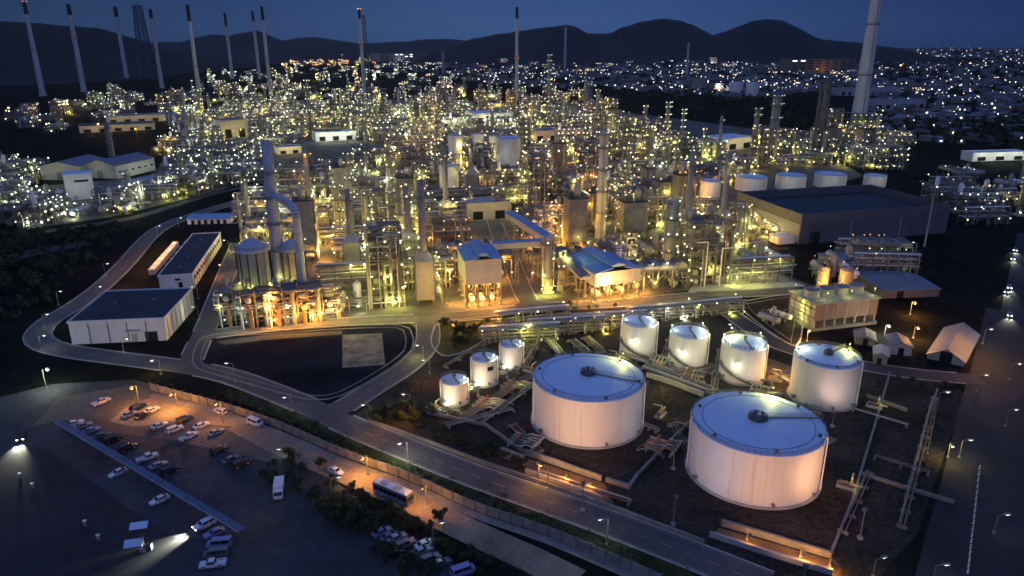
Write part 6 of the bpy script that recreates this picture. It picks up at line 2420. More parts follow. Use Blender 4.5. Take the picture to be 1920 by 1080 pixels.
LP = [
    ('bright street lamp at the road junction below the basin', (765, 868), (765, 829), 'white', 2200, (-.6, -.3)),
    ('street lamp in the orange trench left below the middle large tank', (1027, 917), (1026, 876), 'orange', 2600, (-1, .4)),
    ('street lamp beside the main road near the bottom of the picture', (1138, 1022), (1137, 972), 'white', 420, (-1, -.3)),
    ('slender street lamp between the shrubs and the sandy lane, lower one', (813, 1030), (813, 984), 'white', 110, (1, .3)),
    ('slender street lamp at the shrub edge below the white car', (623, 938), (622, 898), 'white', 130, (1, .3)),
    ('street lamp at the left shore of the basin', (441, 716), (440, 682), 'white', 120, (-1, 0)),
    ('street lamp beside the main road below the basin', (549, 770), (547, 744), 'white', 160, (-1, -.4)),
    ('street lamp on the inner side of the left road bend, lower one', (78, 655), (76, 630), 'white', 420, (1, 0)),
    ('street lamp on the left road, just above the bend', (84, 615), (82, 590), 'white', 420, (1, 0)),
    ('street lamp on the left road, left of the low warehouse', (110, 572), (108, 547), 'white', 240, (1, 0)),
    ('street lamp on the left road, halfway up its slope', (184, 562), (183, 538), 'white', 320, (1, 0)),
    ('street lamp on the outer side of the left road, above the others', (198, 518), (197, 495), 'white', 320, (1, 0)),
    ('street lamp before the front wall of the low white warehouse', (232, 660), (231, 636), 'white', 240, (1, 0)),
    ('street lamp at the corner of the low warehouse and the west road', (374, 600), (373, 576), 'white', 380, (-1, 0)),
    ('brightest lamp, at the forecourt corner beside the west road foot', (302, 702), (301, 675), 'warm', 1300, (-1, -.4)),
    ('lamp between the two left halls beside the west road', (372, 560), (371, 538), 'white', 240, (-1, 0)),
    ('lamp right of the long white building', (430, 472), (429, 451), 'white', 240, (-1, 0)),
    ('orange lamp right of the long white building', (423, 520), (422, 497), 'orange', 2500, (-1, 0)),
    ('dim lamp at the left edge above the lit track', (87, 728), (86, 692), 'white', 4000, (1, -.2)),
    ('green lamp in the bend road beside the grass island', (794, 672), (793, 648), 'green', 1100, (-1, 0)),
    ('lamp on the far road above the long white building, left one', (295, 440), (295, 424), 'white', 300, (1, 0)),
    ('lamp on the far road above the long white building, right one', (335, 424), (334, 409), 'white', 300, (1, 0)),
    ('bright lamp beside the east road in the dark right yard', (1776, 858), (1775, 830), 'warm', 1500, (-.3, -1)),
    ('tall slender lamp mast in the dark right yard', (1738, 850), (1755, 736), 'white', 200, (1, 0)),
    ('long headed lamp over the east road, beside the bright lamp', (1798, 858), (1794, 826), 'white', 300, (1, 0)),
    ('long headed lamp over the east road, where the yard road ends', (1830, 735), (1826, 704), 'white', 300, (1, 0)),
    ('long headed lamp on the highway verge, below the gable shed level', (1884, 800), (1881, 769), 'white', 160, (1, 0)),
    ('long headed lamp on the highway verge, upper one', (1893, 712), (1890, 683), 'white', 160, (1, 0)),
    ('long headed lamp on the highway verge, lower one', (1863, 1000), (1860, 966), 'white', 160, (1, 0)),
    ('long headed lamp at the foot of the east road', (1748, 1092), (1746, 1060), 'white', 260, (1, 0)),
    ('lamp in the dark yard at the bottom right', (1636, 1082), (1634, 1050), 'white', 200, (1, .3)),
    ('lamp beside the gable shed on the right', (1842, 645), (1840, 618), 'white', 400, (1, 0)),
    ('orange lamp glowing in the dark yard right of the cooling tower', (1706, 590), (1705, 565), 'orange', 9000, (0, -1)),
    ('orange lamp at the left foot of the cooling tower', (1513, 640), (1512, 617), 'orange', 6000, (-.3, -1)),
    ('white flood lamp at the right foot of the cooling tower', (1658, 630), (1657, 608), 'white', 4500, (0, -1)),
    ('orange lamp at the near left corner of the dark warehouse', (1443, 462), (1442, 442), 'orange', 5000, (0, -1)),
    ('lamp beside the tall pole right of the dark warehouse', (1717, 470), (1716, 455), 'white', 300, (-1, 0)),
    ('orange lamp behind the gable shed on the right', (1712, 634), (1711, 612), 'orange', 4500, (0, -1)),
    ('thin orange lit lamp post on the cross road near the left machine house', (831, 604), (831, 568), 'orange', 700, (1, -.3)),
    ('lamp at the corner of the three small tanks', (806, 700), (805, 676), 'white', 300, (-1, 0)),
    ('lamp left of the front small tank', (770, 764), (771, 740), 'white', 260, (-1, 0)),
    ('lamp at the bend inner edge near the shrubs', (695, 782), (695, 760), 'white', 200, (-1, 0)),
    ('lamp beside the right tall tank on the yard road', (1376, 632), (1376, 609), 'white', 350, (-1, 0)),
    ('lamp above the loading pad left of the farm road', (1435, 520), (1435, 500), 'warm', 500, (-1, 0)),
    ('small lamp on the car park near the lane', (511, 860), (511, 843), 'white', 60, (1, 0)),
    ('added orange lamp over the sandy forecourt', (333, 765), (333, 735), 'orange', 5200, (-.2, -1)),  # this and the next two lamps are added to light the forecourt
    ('added orange lamp over the left end of the forecourt', (262, 760), (262, 722), 'orange', 4200, (-.2, -1)),
    ('added orange lamp over the car rows right of the forecourt', (418, 792), (418, 752), 'orange', 2600, (-.2, -1)),
    ('orange lamp over the sandy lane beside the boundary wall', (690, 890), (690, 853), 'orange', 5200, (-.4, -1)),
    ('orange lamp over the sandy lane beyond the bus', (800, 945), (800, 908), 'orange', 2200, (-.4, -1)),
]
for lab, base, head, kind, w, arm in LP:
    far = base[1] < 480
    long_ = 'long headed' in lab
    pole_lamp(lab, base, head, kind, w, arm, .48 if w > 3900 else (.34 if w > 800 else .22), power='near')
# tall bare pole right of the dark warehouse
p = g(1733, 462)
t = thing('lamp_mast', 'tall leaning looking mast at the right end of the dark warehouse', 'mast', p)
h = zat(p, 357)
mb = MB(); mb.cyl((0, 0, 0), (0, 0, h), .45, M_STACK, r1=.2, n=10); build('pole', mb, t)
mb = MB(); mb.lathe([(.2, h - .6), (1.4, h - .4), (1.4, h), (.2, h + .1)], M_STEEL, n=12); build('head_ring', mb, t)
mb = MB()
for q in range(int(h / 1.2)):
    mb.bar((-.3, -.5, 1 + q * 1.2), (.3, -.5, 1 + q * 1.2), .08, M_STEEL)
mb.bar((-.3, -.5, 1), (-.3, -.5, h - 2), .1, M_STEEL); mb.bar((.3, -.5, 1), (.3, -.5, h - 2), .1, M_STEEL)
build('ladder', mb, t)

# floodlights that wash the two large tanks
def flood(label, base, h, aim, watts, kind, spot=75):
    p = g(*base)
    t = thing('floodlight_pole', label, 'floodlight', p)
    mb = MB(); mb.cyl((0, 0, 0), (0, 0, h), .18, M_STEEL, r1=.12, n=8); mb.box((0, 0, .3), (.9, .9, .6), M_CONC); build('pole', mb, t)
    d = (Vector(aim) - p); d.z = 0; d.normalize()
    yaw = math.atan2(d.y, d.x)
    mb = MB()
    mb.box((d.x * .2, d.y * .2, h + .25), (.5, 1.0, .7), M_DSTEEL, yaw)
    mb.box((d.x * .47, d.y * .47, h + .25), (.05, .85, .55), lamp_mat(kind if isinstance(kind, str) else 'orange', 'near'), yaw)
    build('lamp_head', mb, t)
    light(p + d * .9 + Vector((0, 0, h + .3)), watts, kind, .4, None, spot, aim)


tA, tB = TK['A'], TK['B']
flood('floodlight aimed at the middle large tank, beside its bund wall', (1092, 958), 7, (tA[1] - 1, tA[2] - tA[3], 8), 14500, (1, .54, .24), 85)
flood('floodlight aimed at the middle large tank from the trench', (1010, 905), 5, (tA[1] - 6, tA[2] - tA[3], 5), 3600, (1, .56, .34), 85)
flood('floodlight aimed at the largest tank, below it', (1500, 1130), 8, (tB[1] + 4, tB[2] - tB[3], 8), 20000, (1, .48, .18), 85)
flood('floodlight aimed at the largest tank from its right', (1612, 1010), 7, (tB[1] + 11, tB[2] - 12, 8), 9000, (1, .50, .22), 85)
flood('floodlight aimed at the largest tank from its left', (1262, 985), 7, (tB[1] - 14, tB[2] - 12, 8), 2600, (.9, .86, 1), 85)
flood('floodlight between the large tanks aimed at the middle one', (1262, 880), 6, (tA[1] + 14, tA[2] - 8, 7), 1500, (.95, .85, .9), 85)
tC = TK['C']
flood('floodlight aimed at the medium tank', (1560, 800), 4, (tC[1], tC[2] - tC[3], 8), 2300, (1, .66, .52), 90)
for k, wts in (('D', 500), ('E', 600), ('F', 900)):
    T = TK[k]
    b = proj((T[1] + 1.5, T[2] - T[3] - 9, 0))
    flood('small floodlight before the %s tall tank' % {'D': 'left', 'E': 'middle', 'F': 'right'}[k], b, 3, (T[1], T[2] - T[3], 7), wts * 1.5, (1, .76, .62), 95)
for k in 'GHI':
    T = TK[k]
    b = proj((T[1] - 1.5, T[2] - T[3] - 6, 0))
    flood('small floodlight before the %s small tank' % {'G': 'rear', 'H': 'middle', 'I': 'front'}[k], b, 2.5, (T[1], T[2] - T[3], 4), 1100, (1, .70, .50), 95)
# trench lamps near the yellow wall and the orange wall below the largest tank
for k, (px, py, w) in enumerate(((1060, 897, 700), (1105, 912, 600), (1400, 1012, 600), (1500, 1045, 1200), (1555, 1062, 900))):
    pole_lamp('short orange lamp in the lit trench, %s from the left' % ORD[k + 1], (px, py), (px, py - 16), 'orange', w, (0, -1), .16, name='trench_lamp')

PROTO['low_frame'] = dict(zip(('parts', 'lamps', 'rad', 'h'), p_frame(19, 3, 2, 3, 5.0, 4.4)), name='process_unit', cat='process unit', meshes=None, merged={})
for k, (px, py, kd, lab) in enumerate(((498, 604, 'white', 'white lit low frame before the grey silo'), (548, 600, 'orange', 'orange lit low frame before the duct tower foot'), (594, 594, 'orange', 'orange lit low frame right of the bending duct'), (458, 600, 'green', 'green lit low frame left of the grey silo'))):
    place_near('low_frame', g(px, py), UA + .1, lab, [kd], 2600 if kd == 'orange' else 1300, 5, None, random.Random(k), .3)
for px, py, w, kd in ((950, 640, 700, 'green'), (1040, 628, 900, 'green'), (1110, 622, 900, 'green'), (1220, 600, 900, 'white'), (1300, 594, 700, 'white'), (1180, 690, 600, 'green'), (1250, 712, 700, 'warm'), (1345, 712, 600, 'warm'), (1450, 690, 1500, 'orange'), (1462, 705, 1500, 'orange'), (900, 735, 500, 'orange'), (830, 690, 500, 'orange'), (790, 700, 700, 'orange'), (760, 770, 1400, 'orange'), (700, 790, 700, 'orange'), (850, 608, 1400, 'orange')):
    light(g(px, py, 4), w, kd, .3)
# low pipe racks and pump plinths at the rear of the tank yard
parts, lamps, rad, hh = p_rack(31, 26, 6, 2, 1.6)
PROTO['low_rack'] = dict(name='pipe_rack', cat='pipe rack', parts=parts, lamps=lamps, rad=rad, h=hh, meshes=None, merged={})
RR = random.Random(77)
for k, (px, py, yaw) in enumerate(((975, 636, .1), (1062, 622, .1), (1142, 612, .1), (1240, 597, .2), (1330, 588, .2), (1000, 604, .2))):
    place_near('low_rack', g(px, py), UA + yaw - .15, 'low two tier pipe rack at the rear of the tank yard, %s of six' % ORD[k + 1], ['green', 'white', 'warm'], 1100, 3, 'low pipe racks at the rear of the tank yard', RR, .26)
for k, (px, py, kk) in enumerate(((1590, 500, 'drums_b'), (1622, 486, 'rack_a'), (1655, 515, 'rack_a'), (1562, 520, 'drums_b'), (1645, 492, 'cooler'))):
    place_near(kk, g(px, py), UA - .3, 'small lit process unit around the blue shelter behind the cooling tower, %s of five' % ORD[k + 1], ['warm', 'white', 'orange', 'green'], 200, 2, 'units around the blue shelter', RR, .24)
t = place_near('drums_b', g(1452, 602), UA + .4, 'small dim drums in the kerbed corner left of the cooling tower', ['white'], 60, 1, None, RR, .1)
t.scale = (.55, .55, .55)

# valve manifolds, pump skids and step-over walkways between the tanks
def manifold_mesh(seed):
    R = random.Random(seed)
    pp, vv, bs = MB(), MB(), MB()
    for k in range(5):
        y = -2.4 + k * 1.2
        z = R.uniform(.7, 1.3)
        pp.tube([(-4, y, z), (R.uniform(-1, 1), y, z), (R.uniform(1, 2), y, z + .9), (4, y, z + .9)], R.choice((.16, .22, .28)), R.choice((M_PIPE, M_STEEL, M_RUST)), 8)
        vv.cyl((-1.6, y, z), (-1.6, y, z + 1.1), .09, M_DSTEEL, n=6)
        vv.lathe([(.42, z + 1.05), (.42, z + 1.15), (.3, z + 1.15), (.3, z + 1.05)], M_RED, (-1.6, y, 0), 12, False)
        vv.cyl((-1.95, y, z), (-1.25, y, z), .36, M_DSTEEL, n=10)
    pp.cyl((4, -3.2, 1.7), (4, 3.4, 1.7), .34, M_PIPE, n=10)
    for x in (-3.2, 0, 3.2):
        bs.box((x, 0, .3), (.5, 6.2, .6), M_CONC)
    return [('pipework', pp.mesh('pipework')), ('valve', vv.mesh('valve')), ('base', bs.mesh('base'))]


def skid_mesh():
    a, b, c = MB(), MB(), MB()
    a.box((0, 0, .25), (4.4, 2.2, .5), M_CONC)
    b.cyl((-1.7, 0, 1.1), (.1, 0, 1.1), .55, M_DSTEEL, n=14)
    for k in range(5):
        b.lathe([(.6, 0), (.6, .08)], M_DSTEEL, (-1.5 + k * .35, 0, 1.1), 12)
    c.cyl((.5, 0, 1.1), (1.3, 0, 1.1), .75, M_RUST, n=14)
    c.tube([(.9, 0, 1.6), (.9, 0, 2.6), (.9, 2.6, 2.6)], .2, M_PIPE, 8)
    c.tube([(1.3, 0, 1.1), (3.4, 0, 1.1)], .24, M_PIPE, 8)
    return [('plinth', a.mesh('plinth')), ('motor', b.mesh('motor')), ('pump', c.mesh('pump'))]


def step_mesh():
    a, b = MB(), MB()
    for k in range(6):
        a.box((-3.4 + k * .4, 0, .3 + k * .28), (.38, 1.0, .06), M_GRATE); a.box((3.4 - k * .4, 0, .3 + k * .28), (.38, 1.0, .06), M_GRATE)
    a.box((0, 0, 1.75), (2.6, 1.0, .08), M_GRATE)
    for s in (-.5, .5):
        for p, q in (((-3.6, s, 1.2), (-1.3, s, 2.8)), ((-1.3, s, 2.8), (1.3, s, 2.8)), ((1.3, s, 2.8), (3.6, s, 1.2))):
            b.bar(p, q, .08, M_STEEL)
        for x, z in ((-3.6, 1.2), (-1.3, 2.8), (1.3, 2.8), (3.6, 1.2)):
            b.bar((x, s, 0), (x, s, z), .08, M_STEEL)
    return [('tread', a.mesh('tread')), ('hand_rail', b.mesh('hand_rail'))]


MF, SK, ST = [manifold_mesh(k) for k in range(3)], skid_mesh(), step_mesh()
NEARTK = {'A': 'middle large tank', 'B': 'largest tank', 'C': 'medium tank', 'D': 'leftmost tall tank', 'E': 'middle tall tank', 'F': 'rightmost tall tank', 'G': 'rear small tank', 'H': 'middle small tank', 'I': 'front small tank'}
FR = random.Random(8)
for key, kind, ang, dist in (('A', 'valve manifold', -2.5, 7), ('A', 'pump skid', .1, 6), ('A', 'step-over walkway', -.9, 8.2), ('B', 'valve manifold', 2.7, 7), ('B', 'pump skid', -.35, 6), ('B', 'step-over walkway', 2.15, 8.5),
                             ('C', 'valve manifold', -2.2, 6), ('C', 'pump skid', -.5, 5), ('D', 'valve manifold', -1.2, 6), ('D', 'pump skid', -2.5, 5), ('E', 'valve manifold', -1.7, 6.5), ('E', 'pump skid', -.4, 5),
                             ('F', 'valve manifold', -1.5, 7), ('F', 'pump skid', -.2, 5), ('G', 'pump skid', -.7, 4), ('H', 'valve manifold', -.5, 7), ('H', 'pump skid', -2.3, 4), ('I', 'valve manifold', -.4, 7), ('I', 'pump skid', -2.4, 4), ('I', 'step-over walkway', -1.5, 5)):
    T = TK[key]
    p = Vector((T[1] + math.cos(ang) * (T[3] + dist), T[2] + math.sin(ang) * (T[3] + dist), 0))
    t = thing(kind.replace('-', '_').replace(' ', '_'), '%s on the ground beside the %s' % (kind, NEARTK[key]), kind, p, FR.choice((0, 1.57)) - .54)
    for n, me in (FR.choice(MF) if 'valve' in kind else SK if 'pump' in kind else ST):
        link(n, me, t)
    if kind == 'pump skid' or key in 'DEFGHI':
        light(p + Vector((1, -1, 3.4)), 260, FR.choice(('warm', 'warm', 'orange', 'green')), .25)
for lab, a, b, n in (('pipe run along the left side of the middle large tank', (960, 800), (1010, 850), 3), ('pipe run from the middle large tank foot to the yard rear', (985, 690), (1010, 640), 3), ('pipe run between the largest and medium tanks', (1480, 790), (1560, 830), 3),
                     ('pipe run along the rear of the medium tank', (1600, 770), (1700, 800), 2), ('pipe run left of the largest tank', (1262, 800), (1295, 860), 3), ('pipe run along the roadside wall of the yard', (1010, 890), (1180, 945), 2),
                     ('pipe run before the two front small tanks', (840, 800), (960, 770), 3), ('pipe run across the dark right yard', (1640, 860), (1740, 890), 2), ('pipe run from the rear small tank to the racks', (965, 700), (1000, 650), 3)):
    pipe_run(lab, a, b, n, .2)

# ---------------------------------------------------------------- boundary wall with posts between road and lane
pix = [(283, 731), (433, 772), (533, 807), (633, 851), (767, 901), (892, 957), (1028, 1005), (1182, 1070), (1240, 1096)]
ln = smooth_line([g(*q) for q in pix], 3.0)
t = thing('boundary_wall', 'long pale boundary wall with dark posts between main road and sandy lane', 'wall', ln[0])
mb = MB()
for a, b in zip(ln[:-1], ln[1:]):
    a, b = a - ln[0], b - ln[0]
    mb.bar((a.x, a.y, 1.15), (b.x, b.y, 1.15), .22, M_CONCD, 2.3)
build('wall_panel', mb, t)
for a in ln[::1]:
    a = a - ln[0]
    mb = MB(); mb.box((a.x, a.y, 1.3), (.36, .36, 2.6), M_DSTEEL); build('post', mb, t)
drain = MB()
ribbon(drain, smooth_line([g(q[0], q[1] + 9) for q in pix], 4), 2.2, .04, M_CONCD)
structure('drain', drain)

# ---------------------------------------------------------------- long canopy of the car park
a, b = g(108, 789, 2.6), g(455, 994, 2.6)
d = Vector((b.x - a.x, b.y - a.y, 0)); L = d.length
yaw = math.atan2(d.y, d.x)
t = thing('parking_canopy', 'long narrow pale blue parking canopy crossing the car park', 'canopy', (a.x, a.y, 0), yaw)
seg = [0, .41, .625, .84, 1]
for s0, s1 in zip(seg[:-1], seg[1:]):
    mb = MB()
    x0, x1 = L * s0 + .12, L * s1 - .12
    mb.loft([[(x, -.8, 2.45), (x, .8, 2.6), (x, .8, 2.75), (x, -.8, 2.6)] for x in (x0, x1)], mat('dull_blue_sheet', (.085, .115, .19), .7, 0, .5, .3))
    mb.bar((x0, -.87, 2.5), (x1, -.87, 2.5), .1, M_WALLG, .24)
    build('roof_panel', mb, t)
for k in range(18):
    mb = MB(); mb.cyl((L * (k + .3) / 17.6, 0, 0), (L * (k + .3) / 17.6, 0, 2.5), .12, M_STEEL, n=8); build('post', mb, t)

# ---------------------------------------------------------------- vehicles
PAINT = {'white': mat('white_car_paint', (.62, .63, .66), .25, 0, 2, .03, spec=.5), 'silver': mat('silver_car_paint', (.36, .37, .40), .25, .4, 2, .03, spec=.5), 'dark': mat('dark_car_paint', (.02, .021, .026), .2, 0, 2, .05, spec=.5),
         'lilac': mat('lilac_blue_car_paint', (.20, .22, .42), .25, 0, 2, .03, spec=.5), 'grey': mat('grey_car_paint', (.14, .145, .16), .25, .3, 2, .03, spec=.5)}
M_CHROME = mat('lamp_lens', (.5, .5, .52), .2, .3, 2, .05)
M_TAIL = mat('tail_lens', (.16, .012, .01), .25, 0, 2, .05)


def ring8(x, w, z0, zm, z1, t=.9):
    return [(x, -w * .94, z0), (x, w * .94, z0), (x, w, zm), (x, w * t, z1), (x, -w * t, z1), (x, -w, zm)]


def add_wheels(t, L, w, r, xs):
    for x in xs:
        for s in (-1, 1):
            mb = MB()
            mb.cyl((x, s * (w - .24), r), (x, s * (w + .01), r), r, M_TYRE, n=14)
            o = build('wheel', mb, t)
            mb = MB()
            mb.cyl((x, s * (w - .0), r), (x, s * (w + .03), r), r * .58, M_CHROME, n=10)
            build('rim', mb, o)


def lamps_of(t, xf, xr, w, z, lit=False):
    for s in (-1, 1):
        mb = MB()
        mb.box((xf, s * w * .74, z), (.1, .42, .17), emit('headlight_lit', (1, .97, .85), 14) if lit else M_CHROME)
        build('headlight', mb, t)
        mb = MB()
        mb.box((xr, s * w * .78, z + .12), (.1, .3, .2), M_TAIL)
        build('tail_light', mb, t)


def glass_quad(t, name, q, off):
    mb = MB()
    n = (Vector(q[1]) - Vector(q[0])).cross(Vector(q[2]) - Vector(q[0])).normalized()
    if n.dot(Vector(off)) < 0:
        n = -n
    a = [Vector(p) + n * .012 for p in q]
    b = [Vector(p) - n * .01 for p in q]
    mb.loft([b, a], M_GLASS)
    build(name, mb, t)


def cabin(t, pm, x0, x1, x2, x3, z0, z1, w0, w1):
    """greenhouse from the windscreen foot x0 over roof x1..x2 to the tail x3"""
    mb = MB()
    mb.loft([[(x0, -w0, z0), (x3, -w0, z0), (x3, w0, z0), (x0, w0, z0)], [(x1, -w1, z1 - .06), (x2, -w1, z1 - .06), (x2, w1, z1 - .06), (x1, w1, z1 - .06)], [(x1 - .12, -w1 * .88, z1), (x2 + .1, -w1 * .88, z1), (x2 + .1, w1 * .88, z1), (x1 - .12, w1 * .88, z1)]], pm)
    build('roof', mb, t)
    lerp = lambda a, b, f: a + (b - a) * f
    zb, zt = lerp(z0, z1, .12), lerp(z0, z1, .86)
    P = lambda x0, x1, w0, w1, f, s: (lerp(x0, x1, f), s * lerp(w0, w1, f), lerp(z0, z1 - .06, f))
    f0, f1 = .12, .9
    glass_quad(t, 'windscreen', [P(x0, x1, w0 * .88, w1 * .86, f0, -1), P(x0, x1, w0 * .88, w1 * .86, f0, 1), P(x0, x1, w0 * .88, w1 * .86, f1, 1), P(x0, x1, w0 * .88, w1 * .86, f1, -1)], (1, 0, .5))
    glass_quad(t, 'rear_window', [P(x3, x2, w0 * .85, w1 * .8, f0, -1), P(x3, x2, w0 * .85, w1 * .8, f0, 1), P(x3, x2, w0 * .85, w1 * .8, f1, 1), P(x3, x2, w0 * .85, w1 * .8, f1, -1)], (-1, 0, .5))
    for s in (-1, 1):
        for u0, u1 in ((.07, .48), (.52, .93)):
            X = lambda u, f: lerp(lerp(x0, x3, u), lerp(x1, x2, u), f)
            Y = lambda f: s * lerp(w0, w1, f)
            Z = lambda f: lerp(z0, z1 - .06, f)
            glass_quad(t, 'side_window', [(X(u0, f0), Y(f0), Z(f0)), (X(u1, f0), Y(f0), Z(f0)), (X(u1, f1), Y(f1), Z(f1)), (X(u0, f1), Y(f1), Z(f1))], (0, s, .3))


def mirrors(t, x, w, z, pm):
    for s in (-1, 1):
        mb = MB(); mb.box((x, s * (w + .1), z), (.16, .22, .15), pm); build('mirror', mb, t)


def make_car(kind, paint, lit=False):
    pm = PAINT[paint]
    t = link({'saloon': 'parked_car', 'suv': 'parked_car', 'pickup': 'pickup_truck', 'van': 'parked_van'}[kind], None)
    if kind == 'saloon':
        w = .88
        mb = MB()
        mb.loft([ring8(2.24, .70, .32, .5, .62), ring8(2.1, .82, .24, .5, .70), ring8(1.0, w, .2, .55, .90), ring8(-1.3, w, .2, .55, .94), ring8(-2.1, .83, .26, .55, .86), ring8(-2.22, .74, .36, .55, .72)], pm)
        build('body', mb, t)
        cabin(t, pm, 1.1, .25, -.95, -1.75, .9, 1.44, .82, .62)
        add_wheels(t, 4.4, w, .32, (1.35, -1.32)); lamps_of(t, 2.2, -2.2, .86, .62, lit); mirrors(t, .8, .86, .98, pm)
    elif kind == 'suv':
        w = .92
        mb = MB()
        mb.loft([ring8(2.3, .76, .4, .65, .85), ring8(2.15, .86, .3, .65, .98), ring8(1.1, w, .26, .65, 1.08), ring8(-2.1, w, .26, .65, 1.08), ring8(-2.3, .84, .4, .65, .98)], pm)
        build('body', mb, t)
        cabin(t, pm, 1.2, .55, -1.95, -2.2, 1.06, 1.74, .86, .68)
        add_wheels(t, 4.6, w, .38, (1.4, -1.4)); lamps_of(t, 2.27, -2.27, .9, .8, lit); mirrors(t, .95, .9, 1.15, pm)
    elif kind == 'pickup':
        w = .92
        mb = MB()
        mb.loft([ring8(2.6, .78, .42, .65, .85), ring8(2.45, .88, .32, .65, .98), ring8(1.3, w, .3, .65, 1.05), ring8(-.6, w, .3, .65, 1.05)], pm)
        build('body', mb, t)
        mb = MB()
        mb.box((-1.63, 0, .55), (2.0, 1.8, .35), pm)
        for s in (-1, 1):
            mb.box((-1.63, s * .87, .89), (2.0, .1, .34), pm)
        mb.box((-2.58, 0, .89), (.1, 1.64, .34), pm)
        build('load_bed', mb, t)
        cabin(t, pm, 1.35, .75, -.35, -.6, 1.03, 1.72, .86, .68)
        add_wheels(t, 5.2, w, .4, (1.65, -1.6)); lamps_of(t, 2.57, -2.62, .9, .82, lit); mirrors(t, 1.1, .9, 1.12, pm)
    else:
        w = .95
        mb = MB()
        mb.loft([ring8(2.5, .8, .4, .8, 1.05), ring8(2.35, .9, .3, .8, 1.2), ring8(1.9, w, .28, .8, 1.25), ring8(-2.4, w, .28, .8, 1.25), ring8(-2.5, .9, .36, .8, 1.2)], pm)
        build('body', mb, t)
        cabin(t, pm, 2.0, 1.4, -2.35, -2.45, 1.22, 2.1, .9, .76)
        add_wheels(t, 5, w, .36, (1.6, -1.5)); lamps_of(t, 2.47, -2.47, .92, .9, lit); mirrors(t, 1.75, .93, 1.3, pm)
    return t


CARP = {}


def copy_tree(o, parent=None):
    c = o.copy(); COL.objects.link(c)
    if parent:
        c.parent = parent
    for ch in list(o.children):
        copy_tree(ch, c)
    return c


def car(px, py, dx, dy, kind, paint, label, lit=False, group='vehicles on the car park'):
    key = (kind, paint, lit)
    if key not in CARP:
        CARP[key] = make_car(kind, paint, lit); t = CARP[key]
    else:
        t = copy_tree(CARP[key])
    p = g(px, py); q = g(px + dx, py + dy)
    d = q - p
    t.location = (p.x, p.y, .03)
    t.rotation_euler = (0, 0, math.atan2(d.y, d.x))
    tag(t, label, {'saloon': 'car', 'suv': 'car', 'pickup': 'pickup', 'van': 'van'}[kind], group)
    if lit:
        dn = d.normalized()
        s = Vector((-dn.y, dn.x, 0))
        for k in (-.65, .65):
            o = p + dn * 2.6 + s * k + Vector((0, 0, .78))
            light(o, 26000 if paint == 'white' else (9000 if paint == 'dark' else 1800), (1, .98, .72), .1, None, 50, o + dn * 12 + Vector((0, 0, -1.6)))
    return t


